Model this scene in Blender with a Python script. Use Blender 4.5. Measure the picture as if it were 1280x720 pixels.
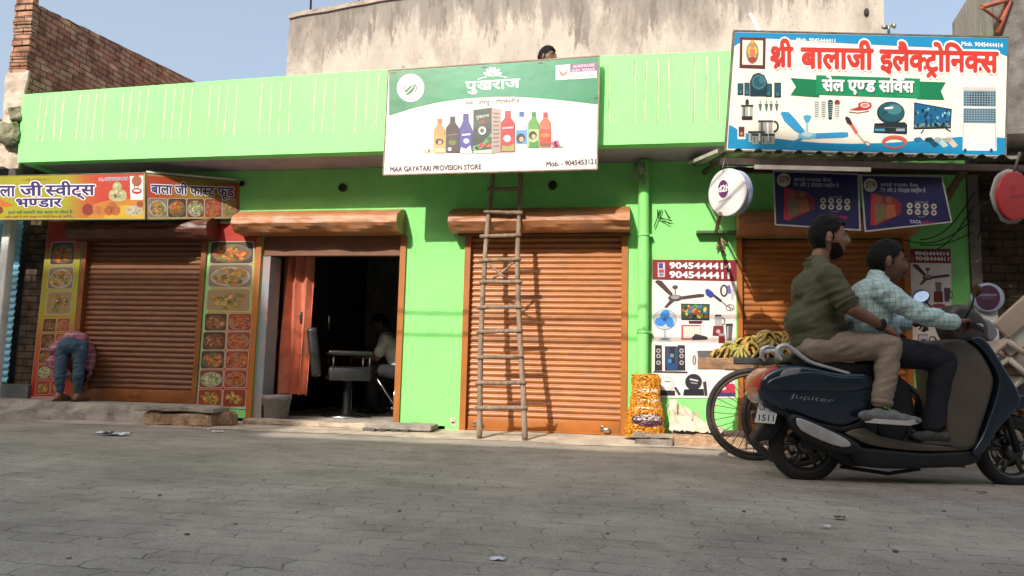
import bpy, bmesh, math, random
from mathutils import Vector, Matrix, noise

scene = bpy.context.scene
for ob in list(bpy.data.objects):
    bpy.data.objects.remove(ob, do_unlink=True)
random.seed(7)
COL = scene.collection
R_ = math.radians

# ------------------------------------------------------------------ camera
FPX, CAM_D, CAM_H = 930.0, 7.5, 0.64
_u = Vector((210, -8360, 930)).normalized()
_x = Vector((5440, 33, -930)); _x = (_x - _x.dot(_u) * _u).normalized()
_y = _u.cross(_x)
ROT = Matrix((_x, _y, _u))                      # camera (right, down, forward) -> world
EYE = Vector((0, -CAM_D, CAM_H))
cam_data = bpy.data.cameras.new('camera')
cam_data.sensor_width = 36.0
cam_data.lens = 36.0 * FPX / 1280.0
cam_data.clip_start = 0.05
cam_data.clip_end = 600
cam = bpy.data.objects.new('camera', cam_data)
COL.objects.link(cam)
cam.matrix_world = Matrix.Translation(EYE) @ Matrix((
    (ROT[0][0], -ROT[0][1], -ROT[0][2]), (ROT[1][0], -ROT[1][1], -ROT[1][2]), (ROT[2][0], -ROT[2][1], -ROT[2][2]))).to_4x4()
scene.camera = cam

# ------------------------------------------------------------------ world, sun, exposure
SUN_DIR = Vector((-0.34, -1.0, 0.735)).normalized()
SUN_EL = math.asin(SUN_DIR.z)
SUN_AZ = math.atan2(SUN_DIR.x, SUN_DIR.y)
world = bpy.data.worlds.new('World'); scene.world = world
world.use_nodes = True
nt = world.node_tree; nt.nodes.clear()
sky = nt.nodes.new('ShaderNodeTexSky'); sky.sky_type = 'NISHITA'; sky.sun_disc = False
sky.sun_elevation = SUN_EL; sky.sun_rotation = SUN_AZ
sky.air_density = 1.0; sky.dust_density = 7.0; sky.ozone_density = 1.0; sky.altitude = 200
bg = nt.nodes.new('ShaderNodeBackground'); bg.inputs[1].default_value = 0.135
wo = nt.nodes.new('ShaderNodeOutputWorld')
hz = nt.nodes.new('ShaderNodeMix'); hz.data_type = 'RGBA'; hz.blend_type = 'ADD'; hz.inputs[0].default_value = 1.0
hz.inputs[7].default_value = (1.35, 1.50, 1.50, 1)      # pale dusty haze of the sky
nt.links.new(sky.outputs[0], hz.inputs[6]); nt.links.new(hz.outputs[2], bg.inputs[0]); nt.links.new(bg.outputs[0], wo.inputs[0])
sl = bpy.data.lights.new('sun', 'SUN'); sl.energy = 3.7; sl.angle = R_(0.55); sl.color = (1.0, 0.94, 0.85)
so = bpy.data.objects.new('sun', sl); COL.objects.link(so)
so.rotation_euler = SUN_DIR.to_track_quat('Z', 'Y').to_euler()
so.location = (-6, -20, 18)
scene.view_settings.view_transform = 'Standard'
scene.view_settings.look = 'None'
scene.view_settings.gamma = 1.0
scene.view_settings.exposure = 0.42
scene.view_settings.use_curve_mapping = False

# ------------------------------------------------------------------ picture-to-place helpers
def ray(px, py):
    return ROT @ Vector((px - 640, py - 360, FPX))
def on_plane(px, py, p0, n):
    d = ray(px, py)
    return EYE + d * ((p0 - EYE).dot(n) / d.dot(n))
def PY(px, py, Y=0.0):
    d = ray(px, py); return EYE + d * ((Y - EYE.y) / d.y)
def PZ(px, py, Z=0.0):
    d = ray(px, py); return EYE + d * ((Z - EYE.z) / d.z)
def PX(px, py, X):
    d = ray(px, py); return EYE + d * ((X - EYE.x) / d.x)
def lin(c):
    c = c / 255.0
    return c / 12.92 if c <= 0.04045 else ((c + 0.055) / 1.055) ** 2.4
def S(r, g, b):
    return (lin(r), lin(g), lin(b))

# ------------------------------------------------------------------ materials
MATS = {}
def mat(name, col, rough=0.6, metal=0.0, var=0.15, scale=6.0, bump=0.0, bscale=40.0, spec=0.5, dirt=None, dirt_amt=0.0, dirt_scale=2.0,
        col2=None, fine=0.0, coat=0.0, stretch=(1, 1, 1), rvar=0.0, alpha=None, trans=0.0):
    """plain procedural surface: base colour broken up by noise, optional dirt patches and bump"""
    if name in MATS: return MATS[name]
    m = bpy.data.materials.new(name); m.use_nodes = True
    t = m.node_tree; N = t.nodes; L = t.links
    b = N['Principled BSDF']
    b.inputs['Roughness'].default_value = rough
    b.inputs['Metallic'].default_value = metal
    b.inputs['Specular IOR Level'].default_value = spec
    if coat: b.inputs['Coat Weight'].default_value = coat; b.inputs['Coat Roughness'].default_value = 0.1
    if trans: b.inputs['Transmission Weight'].default_value = trans
    tc = N.new('ShaderNodeTexCoord')
    mp = N.new('ShaderNodeMapping'); mp.inputs['Scale'].default_value = stretch
    L.new(tc.outputs['Object'], mp.inputs[0])
    n1 = N.new('ShaderNodeTexNoise'); n1.inputs['Scale'].default_value = scale; n1.inputs['Detail'].default_value = 6; n1.inputs['Roughness'].default_value = 0.65
    L.new(mp.outputs[0], n1.inputs['Vector'])
    mix = N.new('ShaderNodeMix'); mix.data_type = 'RGBA'
    c2 = col2 if col2 else tuple(c * (1 - var * 1.6) for c in col)
    c1 = col if col2 else tuple(min(1, c * (1 + var)) for c in col)
    mix.inputs[6].default_value = (*c1, 1); mix.inputs[7].default_value = (*c2, 1)
    rp = N.new('ShaderNodeMapRange'); rp.inputs[1].default_value = 0.35; rp.inputs[2].default_value = 0.68
    L.new(n1.outputs['Fac'], rp.inputs[0]); L.new(rp.outputs[0], mix.inputs[0])
    out = mix.outputs[2]
    if fine:
        n3 = N.new('ShaderNodeTexNoise'); n3.inputs['Scale'].default_value = 180; n3.inputs['Detail'].default_value = 3
        L.new(mp.outputs[0], n3.inputs['Vector'])
        mv = N.new('ShaderNodeMapRange'); mv.inputs[1].default_value = 0.3; mv.inputs[2].default_value = 0.7; mv.inputs[3].default_value = 1 - fine; mv.inputs[4].default_value = 1 + fine
        L.new(n3.outputs['Fac'], mv.inputs[0])
        hv = N.new('ShaderNodeHueSaturation'); L.new(out, hv.inputs['Color']); L.new(mv.outputs[0], hv.inputs['Value']); out = hv.outputs[0]
    if dirt:
        n2 = N.new('ShaderNodeTexNoise'); n2.inputs['Scale'].default_value = dirt_scale; n2.inputs['Detail'].default_value = 9; n2.inputs['Roughness'].default_value = 0.72
        L.new(mp.outputs[0], n2.inputs['Vector'])
        r2 = N.new('ShaderNodeMapRange'); r2.inputs[1].default_value = 0.5; r2.inputs[2].default_value = 0.72; r2.inputs[4].default_value = dirt_amt
        L.new(n2.outputs['Fac'], r2.inputs[0])
        m2 = N.new('ShaderNodeMix'); m2.data_type = 'RGBA'; m2.inputs[7].default_value = (*dirt, 1)
        L.new(out, m2.inputs[6]); L.new(r2.outputs[0], m2.inputs[0]); out = m2.outputs[2]
    L.new(out, b.inputs['Base Color'])
    if rvar:
        rr = N.new('ShaderNodeMapRange'); rr.inputs[1].default_value = 0.3; rr.inputs[2].default_value = 0.7
        rr.inputs[3].default_value = max(0, rough - rvar); rr.inputs[4].default_value = min(1, rough + rvar)
        L.new(n1.outputs['Fac'], rr.inputs[0]); L.new(rr.outputs[0], b.inputs['Roughness'])
    if bump:
        nb = N.new('ShaderNodeTexNoise'); nb.inputs['Scale'].default_value = bscale; nb.inputs['Detail'].default_value = 5
        L.new(mp.outputs[0], nb.inputs['Vector'])
        bp = N.new('ShaderNodeBump'); bp.inputs['Strength'].default_value = bump; bp.inputs['Distance'].default_value = 0.02
        L.new(nb.outputs['Fac'], bp.inputs['Height']); L.new(bp.outputs[0], b.inputs['Normal'])
    if alpha is not None: b.inputs['Alpha'].default_value = alpha
    MATS[name] = m
    return m

def print_mat(name='printed_flex', rough=0.42, bump=0.12):
    """printed vinyl: the ink colours are stored per face in the attribute Ink"""
    if name in MATS: return MATS[name]
    m = bpy.data.materials.new(name); m.use_nodes = True
    t = m.node_tree; N = t.nodes; L = t.links; b = N['Principled BSDF']
    a = N.new('ShaderNodeAttribute'); a.attribute_name = 'Ink'
    n = N.new('ShaderNodeTexNoise'); n.inputs['Scale'].default_value = 3.0; n.inputs['Detail'].default_value = 8
    tc = N.new('ShaderNodeTexCoord'); L.new(tc.outputs['Object'], n.inputs['Vector'])
    r = N.new('ShaderNodeMapRange'); r.inputs[1].default_value = 0.3; r.inputs[2].default_value = 0.75; r.inputs[3].default_value = 1.03; r.inputs[4].default_value = 0.86
    L.new(n.outputs['Fac'], r.inputs[0])
    h = N.new('ShaderNodeHueSaturation'); L.new(a.outputs['Color'], h.inputs['Color']); L.new(r.outputs[0], h.inputs['Value'])
    L.new(h.outputs[0], b.inputs['Base Color'])
    b.inputs['Roughness'].default_value = rough
    nb = N.new('ShaderNodeTexNoise'); nb.inputs['Scale'].default_value = 5.0; nb.inputs['Detail'].default_value = 2
    L.new(tc.outputs['Object'], nb.inputs['Vector'])
    bp = N.new('ShaderNodeBump'); bp.inputs['Strength'].default_value = bump; bp.inputs['Distance'].default_value = 0.03
    L.new(nb.outputs['Fac'], bp.inputs['Height']); L.new(bp.outputs[0], b.inputs['Normal'])
    MATS[name] = m
    return m

# ------------------------------------------------------------------ mesh builder
def frame_of(d):
    d = d.normalized()
    a = Vector((0, 0, 1)) if abs(d.z) < 0.9 else Vector((1, 0, 0))
    x = d.cross(a).normalized(); y = d.cross(x).normalized()
    return x, y
class MB:
    def __init__(s): s.v = []; s.f = []; s.m = []; s.c = []; s.sm = []
    def add(s, vs, fs, mi=0, col=None, smooth=False):
        o = len(s.v); s.v += [Vector(p) for p in vs]
        for f in fs:
            s.f.append([i + o for i in f]); s.m.append(mi); s.c.append(col); s.sm.append(smooth)
        return s
    def box(s, lo, hi, mi=0, M=None):
        x0, y0, z0 = lo; x1, y1, z1 = hi
        vs = [Vector(p) for p in ((x0,y0,z0),(x1,y0,z0),(x1,y1,z0),(x0,y1,z0),(x0,y0,z1),(x1,y0,z1),(x1,y1,z1),(x0,y1,z1))]
        if M: vs = [M @ p for p in vs]
        return s.add(vs, [(0,3,2,1),(4,5,6,7),(0,1,5,4),(1,2,6,5),(2,3,7,6),(3,0,4,7)], mi)
    def bevbox(s, lo, hi, r=0.01, mi=0, M=None, seg=2):
        bm = bmesh.new(); bmesh.ops.create_cube(bm, size=1)
        c = [(a + b) / 2 for a, b in zip(lo, hi)]; d = [abs(b - a) for a, b in zip(lo, hi)]
        for v in bm.verts: v.co = Vector((v.co.x * d[0] + c[0], v.co.y * d[1] + c[1], v.co.z * d[2] + c[2]))
        r = min(r, min(d) * 0.45)
        bmesh.ops.bevel(bm, geom=bm.edges[:], offset=r, segments=seg, affect='EDGES', profile=0.5)
        vs = [v.co.copy() for v in bm.verts]
        if M: vs = [M @ p for p in vs]
        bm.verts.index_update()
        fs = [[v.index for v in f.verts] for f in bm.faces]; bm.free()
        return s.add(vs, fs, mi, smooth=seg > 1)
    def tube(s, pts, r, seg=8, mi=0, cap=True, smooth=True, closed=False, flat=1.0):
        pts = [Vector(p) for p in pts]; n = len(pts)
        rs = r if isinstance(r, (list, tuple)) else [r] * n
        vs = []; fs = []; x = None
        for i, p in enumerate(pts):
            if closed: d = pts[(i + 1) % n] - pts[i - 1]
            else: d = pts[min(i + 1, n - 1)] - pts[max(i - 1, 0)]
            d.normalize()
            if x is None: x, y = frame_of(d)
            else:
                x = (x - d * x.dot(d))
                x = x.normalized() if x.length > 1e-6 else frame_of(d)[0]
                y = d.cross(x)
            for k in range(seg):
                a = 2 * math.pi * k / seg
                vs.append(p + x * math.cos(a) * rs[i] + y * math.sin(a) * rs[i] * flat)
        m = n if closed else n - 1
        for i in range(m):
            j = (i + 1) % n
            for k in range(seg):
                k2 = (k + 1) % seg
                fs.append((i*seg+k, i*seg+k2, j*seg+k2, j*seg+k))
        s.add(vs, fs, mi, smooth=smooth)
        if cap and not closed:
            o = len(s.v) - len(vs)
            s.f.append([o + k for k in range(seg)][::-1]); s.m.append(mi); s.c.append(None); s.sm.append(False)
            s.f.append([o + (n-1)*seg + k for k in range(seg)]); s.m.append(mi); s.c.append(None); s.sm.append(False)
        return s
    def lathe(s, prof, M=None, seg=24, mi=0, smooth=True):
        """prof: (radius, height) list about local z"""
        vs = []; fs = []; n = len(prof)
        for r, z in prof:
            for k in range(seg):
                a = 2 * math.pi * k / seg
                p = Vector((r * math.cos(a), r * math.sin(a), z)); vs.append(M @ p if M else p)
        for i in range(n - 1):
            for k in range(seg):
                k2 = (k + 1) % seg
                fs.append((i*seg+k, i*seg+k2, (i+1)*seg+k2, (i+1)*seg+k))
        return s.add(vs, fs, mi, smooth=smooth)
    def ell(s, c, r, M=None, u=14, v=9, mi=0):
        c = Vector(c); r = r if isinstance(r, (tuple, list)) else (r, r, r)
        vs = []; fs = []
        for i in range(v + 1):
            ph = math.pi * i / v - math.pi / 2
            for k in range(u):
                a = 2 * math.pi * k / u
                p = Vector((r[0]*math.cos(ph)*math.cos(a), r[1]*math.cos(ph)*math.sin(a), r[2]*math.sin(ph)))
                vs.append(c + (M @ p if M else p))
        for i in range(v):
            for k in range(u):
                k2 = (k + 1) % u
                fs.append((i*u+k, i*u+k2, (i+1)*u+k2, (i+1)*u+k))
        return s.add(vs, fs, mi, smooth=True)
    def cap(s, p0, r0, p1, r1, seg=14, mi=0):
        """tapered capsule"""
        p0 = Vector(p0); p1 = Vector(p1); d = p1 - p0
        if d.length < 1e-5: return s.ell(p0, r0, mi=mi)
        d.normalize(); pts = []; rs = []
        for a in (-88, -60, -30, 0): pts.append(p0 + d * r0 * math.sin(R_(a))); rs.append(max(r0 * math.cos(R_(a)), 1e-4))
        for a in (0, 30, 60, 88): pts.append(p1 + d * r1 * math.sin(R_(a))); rs.append(max(r1 * math.cos(R_(a)), 1e-4))
        return s.tube(pts, rs, seg, mi)
    def prism(s, poly, ax, lo, hi, mi=0, smooth=False):
        """poly of 2D points extruded along axis ax from lo to hi; other axes in order"""
        n = len(poly)
        def mk(p, t):
            if ax == 0: return (t, p[0], p[1])
            if ax == 1: return (p[0], t, p[1])
            return (p[0], p[1], t)
        vs = [mk(p, lo) for p in poly] + [mk(p, hi) for p in poly]
        s.add(vs, [(i, (i+1) % n, n + (i+1) % n, n + i) for i in range(n)], mi, smooth=smooth)
        s.add(vs, [list(range(n))[::-1], list(range(n, 2*n))], mi)
        return s
    def append_mesh(s, me, mi=0, M=None):
        s.add([(M @ v.co if M else v.co.copy()) for v in me.vertices], [list(p.vertices) for p in me.polygons], mi, smooth=True)
        return s
    def build(s, name, mats, parent=None, origin=None, normals=True):
        """origin: world point of the parent; vertices are stored relative to it"""
        o = Vector(origin) if origin is not None else (parent.location.copy() if parent is not None and parent.get('_w') else Vector((0, 0, 0)))
        me = bpy.data.meshes.new(name)
        me.from_pydata([tuple(p - o) for p in s.v], [], s.f)
        mats = mats if isinstance(mats, (list, tuple)) else [mats]
        for m in mats: me.materials.append(m)
        me.polygons.foreach_set('material_index', s.m)
        me.polygons.foreach_set('use_smooth', s.sm)
        if any(c is not None for c in s.c):
            at = me.color_attributes.new('Ink', 'FLOAT_COLOR', 'CORNER')
            buf = []
            for f, c in zip(s.f, s.c):
                buf += list((*(c or (0.8, 0.8, 0.8)), 1.0)) * len(f)
            at.data.foreach_set('color', buf)
        if normals:
            bm = bmesh.new(); bm.from_mesh(me)
            bmesh.ops.recalc_face_normals(bm, faces=bm.faces[:]); bm.to_mesh(me); bm.free()
        me.update()
        ob = bpy.data.objects.new(name, me); COL.objects.link(ob)
        if parent is not None: ob.parent = parent
        return ob

def tag(o, label=None, cat=None, group=None, kind=None):
    if label: o['label'] = label
    if cat: o['category'] = cat
    if group: o['group'] = group
    if kind: o['kind'] = kind
    return o
def thing(name, label, cat, loc, group=None, rot=None, world=True):
    e = bpy.data.objects.new(name, None); COL.objects.link(e)
    e.empty_display_size = 0.1
    e.location = loc
    if rot is not None: e.rotation_euler = rot
    if world and rot is None: e['_w'] = 1
    tag(e, label, cat, group)
    return e

# voxel-fused surface from overlapping closed pieces
def fuse(mb, voxel=0.012, smooth=6, disp=0.0, dscale=6.0):
    me = bpy.data.meshes.new('tmp'); me.from_pydata([tuple(p) for p in mb.v], [], mb.f)
    ob = bpy.data.objects.new('tmp', me); COL.objects.link(ob)
    md = ob.modifiers.new('r', 'REMESH'); md.mode = 'VOXEL'; md.voxel_size = voxel
    if smooth:
        sm = ob.modifiers.new('s', 'SMOOTH'); sm.iterations = smooth; sm.factor = 0.5
    dg = bpy.context.evaluated_depsgraph_get(); dg.update()
    out = bpy.data.meshes.new_from_object(ob.evaluated_get(dg))
    bpy.data.objects.remove(ob, do_unlink=True); bpy.data.meshes.remove(me)
    if disp:
        for v in out.vertices:
            n = v.normal.copy(); p = v.co
            q = Vector((p.x * dscale * 0.55 + p.z * dscale * 0.5, p.y * dscale * 0.6, p.z * dscale * 2.1 - p.x * dscale * 0.9))
            r = 1 - abs(noise.noise(q)) * 3.0
            v.co = p + n * disp * (0.6 * max(-0.6, r) + 0.5 * noise.noise(q * 0.45 + Vector((7, 3, 1))) + 0.25 * noise.noise(q * 2.3))
    return out
# ------------------------------------------------------------------ printed artwork and lettering
_TXT = {}
def _font_mesh(s, off=0.0, res=3):
    k = (s, off, res)
    if k in _TXT: return _TXT[k]
    cu = bpy.data.curves.new('t', 'FONT'); cu.body = s; cu.offset = off; cu.resolution_u = res
    o = bpy.data.objects.new('t', cu); COL.objects.link(o)
    dg = bpy.context.evaluated_depsgraph_get(); dg.update()
    me = bpy.data.meshes.new_from_object(o.evaluated_get(dg))
    vs = [(v.co.x, v.co.y) for v in me.vertices]; fs = [list(p.vertices) for p in me.polygons]
    bpy.data.objects.remove(o, do_unlink=True); bpy.data.curves.remove(cu); bpy.data.meshes.remove(me)
    _TXT[k] = (vs, fs)
    return _TXT[k]
def _clip(vs, fs, x1):
    bm = bmesh.new(); bv = [bm.verts.new((x, y, 0)) for x, y in vs]
    for f in fs:
        try: bm.faces.new([bv[i] for i in f])
        except ValueError: pass
    bmesh.ops.bisect_plane(bm, geom=bm.verts[:] + bm.edges[:] + bm.faces[:], plane_co=(x1, 0, 0), plane_no=(1, 0, 0), clear_outer=True)
    bm.verts.index_update()
    o = [(v.co.x, v.co.y) for v in bm.verts], [[v.index for v in f.verts] for f in bm.faces]
    bm.free(); return o
def _adv(s):
    a = max(x for x, y in _font_mesh(s + 'र')[0]); b = max(x for x, y in _font_mesh('र')[0])
    return a - b
HALF_CUT = {'स': 0.742, 'ण': 0.757, 'क': 0.82, 'म': 0.70, 'न': 0.68, 'श': 0.74}
def layout(tokens, off=0.0, res=3):
    """tokens: strings in visual order, or ('half', c) / ('reph',) / ('rakar', c) / ('tra',)"""
    if isinstance(tokens, str): tokens = [tokens]
    V, F, x = [], [], 0.0
    def put(vs, fs, dx):
        o = len(V); V.extend((a + dx, b) for a, b in vs); F.extend([[i + o for i in f] for f in fs])
    def stroke(pts, w):
        vs, fs = [], []
        for i, p in enumerate(pts):
            q = pts[min(i + 1, len(pts) - 1)]; r = pts[max(i - 1, 0)]
            dx, dy = q[0] - r[0], q[1] - r[1]; l = math.hypot(dx, dy) or 1
            vs += [(p[0] - dy / l * w, p[1] + dx / l * w), (p[0] + dy / l * w, p[1] - dx / l * w)]
        for i in range(len(pts) - 1): fs.append([2*i, 2*i+1, 2*i+3, 2*i+2])
        return vs, fs
    w = 0.036 + off
    for t in tokens:
        if isinstance(t, str):
            put(*_font_mesh(t, off, res), x); x += _adv(t)
        elif t[0] == 'half':
            c = t[1]; a = _adv(c); cut = a * HALF_CUT.get(c, 0.78)
            put(*_clip(*_font_mesh(c, off, res), cut), x); x += cut
        elif t[0] == 'reph':
            put(*stroke([(x - 0.12, 0.66), (x - 0.13, 0.76), (x - 0.06, 0.83), (x + 0.02, 0.80), (x + 0.04, 0.74)], w), 0)
        elif t[0] == 'rakar':
            c = t[1]; a = _adv(c); put(*_font_mesh(c, off, res), x)
            put(*stroke([(x + a * 0.78, 0.26), (x + a * 0.5, 0.12), (x + a * 0.3, -0.04)], w), 0); x += a
        elif t[0] == 'tra':
            a = _adv('ट'); put(*_font_mesh('ट', off, res), x)
            put(*stroke([(x + a * 0.2, -0.18), (x + a * 0.5, -0.04), (x + a * 0.8, -0.18)], w), 0); x += a
    return V, F, x

class Art:
    """flat print on a board: shapes given where they stand on the board, stacked in layers under a millimetre apart"""
    def __init__(s, p0, n, gap=0.0007):
        s.p0 = Vector(p0); s.n = Vector(n).normalized()
        if s.n.dot(EYE - s.p0) < 0: s.n = -s.n
        s.gap = gap; s.pic = MB(); s.let = MB(); s.k = 0
    def pt(s, px, py, k): return on_plane(px, py, s.p0 + s.n * (0.0012 + s.gap * k), s.n)
    def poly(s, pts, col, k=1, mb=None):
        (mb or s.pic).add([s.pt(x, y, k) for x, y in pts], [list(range(len(pts)))], 0, col)
    def rect(s, x0, y0, x1, y1, col, k=1, sk=0.0, ln=0.0):
        """sk: rise in y per x; ln: x shift per y"""
        q = [(x0, y0), (x1, y0), (x1, y1), (x0, y1)]
        s.poly([(x + ln * (y - y0), y + sk * (x - x0)) for x, y in q], col, k)
    def ell(s, cx, cy, rx, ry, col, k=1, n=22, rot=0.0):
        c, d = math.cos(rot), math.sin(rot); pts = []
        for i in range(n):
            a = 2 * math.pi * i / n; x, y = rx * math.cos(a), ry * math.sin(a)
            pts.append((cx + x * c - y * d, cy + x * d + y * c))
        s.poly(pts, col, k)
    def ring(s, cx, cy, rx, ry, w, col, k=1, n=28, a0=0, a1=360):
        for i in range(n):
            a, b = R_(a0 + (a1 - a0) * i / n), R_(a0 + (a1 - a0) * (i + 1) / n)
            s.poly([(cx + rx*math.cos(a), cy + ry*math.sin(a)), (cx + rx*math.cos(b), cy + ry*math.sin(b)),
                    (cx + (rx-w)*math.cos(b), cy + (ry-w)*math.sin(b)), (cx + (rx-w)*math.cos(a), cy + (ry-w)*math.sin(a))], col, k)
    def line(s, pts, w, col, k=1):
        for (ax, ay), (bx, by) in zip(pts, pts[1:]):
            l = math.hypot(bx - ax, by - ay) or 1; nx, ny = -(by - ay) / l * w / 2, (bx - ax) / l * w / 2
            s.poly([(ax+nx, ay+ny), (bx+nx, by+ny), (bx-nx, by-ny), (ax-nx, ay-ny)], col, k)
    def text(s, tok, x0, y0, x1, y1, h, col, k=3, off=0.0, lean=0.0, ref=None, out=None, outoff=0.05, res=3):
        """baseline from (x0,y0) to (x1,y1); h = height of ref character in picture units"""
        mn = 0.0
        if ref is None: ref = 'H' if (isinstance(tok, str) and tok.isascii()) else 'र'
        rh = max(p[1] for p in _font_mesh(ref)[0])
        V, F, w0 = layout(tok, 0.0, res)
        if isinstance(tok, str) and tok.isascii():
            xs = [p[0] for p in V]; mn, w = min(xs), max(xs) - min(xs)
        else: w = w0
        def mp(r, kk, mb, c, m):
            # weight comes from laying the strokes over each other, slightly shifted
            sh = [(0.0, 0.0)] + [(r * math.cos(2 * math.pi * i / m), r * math.sin(2 * math.pi * i / m)) for i in range(m)] if r > 0 else [(0.0, 0.0)]
            for j, (dx, dy) in enumerate(sh):
                vs = []
                for a, b in V:
                    t = (a + dx - mn) / w; q = (b + dy) / rh * h
                    vs.append(s.pt(x0 + (x1 - x0) * t + lean * q, y0 + (y1 - y0) * t - q, kk + j * 0.13))
                mb.add(vs, F, 0, c)
        if out is not None: mp(off + outoff, k - 1.7, s.let, out, 8)
        mp(off, k, s.let, col, 6 if off > 0.02 else 4)
    def build(s, parent, pic='printed_picture', let='lettering', m=None):
        m = m or print_mat()
        if s.pic.f: s.pic.build(pic, m, parent, normals=False)
        if s.let.f: s.let.build(let, m, parent, normals=False)

def board(parent, TL, TR, BR, BL, n, th, mat_panel, mat_frame, fr=0.02, name='panel', frame=True):
    """a flat board with given world corners, thickness th behind the face, and a thin frame"""
    n = Vector(n).normalized(); c = [Vector(p) for p in (TL, TR, BR, BL)]
    mb = MB(); mb.add(c + [p - n * th for p in c], [(0,1,2,3),(7,6,5,4),(0,4,5,1),(1,5,6,2),(2,6,7,3),(3,7,4,0)])
    mb.build(name, mat_panel, parent)
    if frame:
        fb = MB()
        for i in range(4):
            a, b = c[i], c[(i + 1) % 4]; d = (b - a).normalized(); o = d.cross(n).normalized()
            mid = (c[0] + c[1] + c[2] + c[3]) / 4
            if o.dot((a + b) / 2 - mid) < 0: o = -o
            e0 = a + o * 0.0015 - n * (th + 0.004); e1 = b + o * 0.0015 - n * (th + 0.004)
            if i % 2 == 0: e0 -= d * fr; e1 += d * fr
            q = [e0, e1, e1 + o * fr, e0 + o * fr]
            fb.add(q + [p + n * (th + 0.009) for p in q], [(0,1,2,3),(7,6,5,4),(0,4,5,1),(1,5,6,2),(2,6,7,3),(3,7,4,0)])
        fb.build('frame', mat_frame, parent)
# ------------------------------------------------------------------ ground
def road_material():
    m = bpy.data.materials.new('paving_blocks'); m.use_nodes = True
    t = m.node_tree; N = t.nodes; L = t.links; b = N['Principled BSDF']
    tc = N.new('ShaderNodeTexCoord')
    nz = N.new('ShaderNodeTexNoise'); nz.inputs['Scale'].default_value = 2.2; nz.inputs['Detail'].default_value = 3
    L.new(tc.outputs['Object'], nz.inputs['Vector'])
    sub = N.new('ShaderNodeVectorMath'); sub.operation = 'SUBTRACT'; sub.inputs[1].default_value = (0.5, 0.5, 0.5)
    L.new(nz.outputs['Color'], sub.inputs[0])
    scl = N.new('ShaderNodeVectorMath'); scl.operation = 'SCALE'; scl.inputs['Scale'].default_value = 0.07
    L.new(sub.outputs[0], scl.inputs[0])
    # zigzag sides of the interlocking blocks
    sx = N.new('ShaderNodeSeparateXYZ'); L.new(tc.outputs['Object'], sx.inputs[0])
    tri = N.new('ShaderNodeMath'); tri.operation = 'PINGPONG'; tri.inputs[1].default_value = 0.0575
    L.new(sx.outputs['X'], tri.inputs[0])
    zz = N.new('ShaderNodeMath'); zz.operation = 'MULTIPLY'; zz.inputs[1].default_value = 0.2; L.new(tri.outputs[0], zz.inputs[0])
    tri2 = N.new('ShaderNodeMath'); tri2.operation = 'PINGPONG'; tri2.inputs[1].default_value = 0.0625
    L.new(sx.outputs['Y'], tri2.inputs[0])
    zx = N.new('ShaderNodeMath'); zx.operation = 'MULTIPLY'; zx.inputs[1].default_value = 0.35; L.new(tri2.outputs[0], zx.inputs[0])
    cmb = N.new('ShaderNodeCombineXYZ'); L.new(zx.outputs[0], cmb.inputs[0]); L.new(zz.outputs[0], cmb.inputs[1])
    ad = N.new('ShaderNodeVectorMath'); L.new(tc.outputs['Object'], ad.inputs[0]); L.new(scl.outputs[0], ad.inputs[1])
    ad2 = N.new('ShaderNodeVectorMath'); L.new(ad.outputs[0], ad2.inputs[0]); L.new(cmb.outputs[0], ad2.inputs[1])
    br = N.new('ShaderNodeTexBrick'); br.offset = 0.5
    br.inputs['Scale'].default_value = 1.0; br.inputs['Brick Width'].default_value = 0.245; br.inputs['Row Height'].default_value = 0.125
    br.inputs['Mortar Size'].default_value = 0.0048; br.inputs['Mortar Smooth'].default_value = 0.5; br.inputs['Bias'].default_value = 0.0
    br.inputs['Color1'].default_value = (0.36, 0.318, 0.275, 1); br.inputs['Color2'].default_value = (0.27, 0.236, 0.204, 1)
    br.inputs['Mortar'].default_value = (0.085, 0.075, 0.066, 1)
    L.new(ad2.outputs[0], br.inputs['Vector'])
    # dust that fills most of the joints
    dn = N.new('ShaderNodeTexNoise'); dn.inputs['Scale'].default_value = 4.5; dn.inputs['Detail'].default_value = 6; dn.inputs['Roughness'].default_value = 0.75
    L.new(tc.outputs['Object'], dn.inputs['Vector'])
    dr = N.new('ShaderNodeMapRange'); dr.inputs[1].default_value = 0.38; dr.inputs[2].default_value = 0.58; dr.inputs[3].default_value = 0.08; dr.inputs[4].default_value = 0.95
    L.new(dn.outputs['Fac'], dr.inputs[0])
    dust = N.new('ShaderNodeMix'); dust.data_type = 'RGBA'; dust.inputs[7].default_value = (0.36, 0.314, 0.265, 1)
    L.new(dr.outputs[0], dust.inputs[0]); L.new(br.outputs['Color'], dust.inputs[6])
    # stains
    sn = N.new('ShaderNodeTexNoise'); sn.inputs['Scale'].default_value = 0.9; sn.inputs['Detail'].default_value = 8; sn.inputs['Roughness'].default_value = 0.7
    L.new(tc.outputs['Object'], sn.inputs['Vector'])
    sr = N.new('ShaderNodeMapRange'); sr.inputs[1].default_value = 0.35; sr.inputs[2].default_value = 0.7; sr.inputs[3].default_value = 1.22; sr.inputs[4].default_value = 0.66
    L.new(sn.outputs['Fac'], sr.inputs[0])
    gn = N.new('ShaderNodeTexNoise'); gn.inputs['Scale'].default_value = 130; gn.inputs['Detail'].default_value = 4
    L.new(tc.outputs['Object'], gn.inputs['Vector'])
    gr = N.new('ShaderNodeMapRange'); gr.inputs[1].default_value = 0.25; gr.inputs[2].default_value = 0.75; gr.inputs[3].default_value = 0.72; gr.inputs[4].default_value = 1.28
    L.new(gn.outputs['Fac'], gr.inputs[0])
    mu = N.new('ShaderNodeMath'); mu.operation = 'MULTIPLY'; L.new(sr.outputs[0], mu.inputs[0]); L.new(gr.outputs[0], mu.inputs[1])
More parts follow.
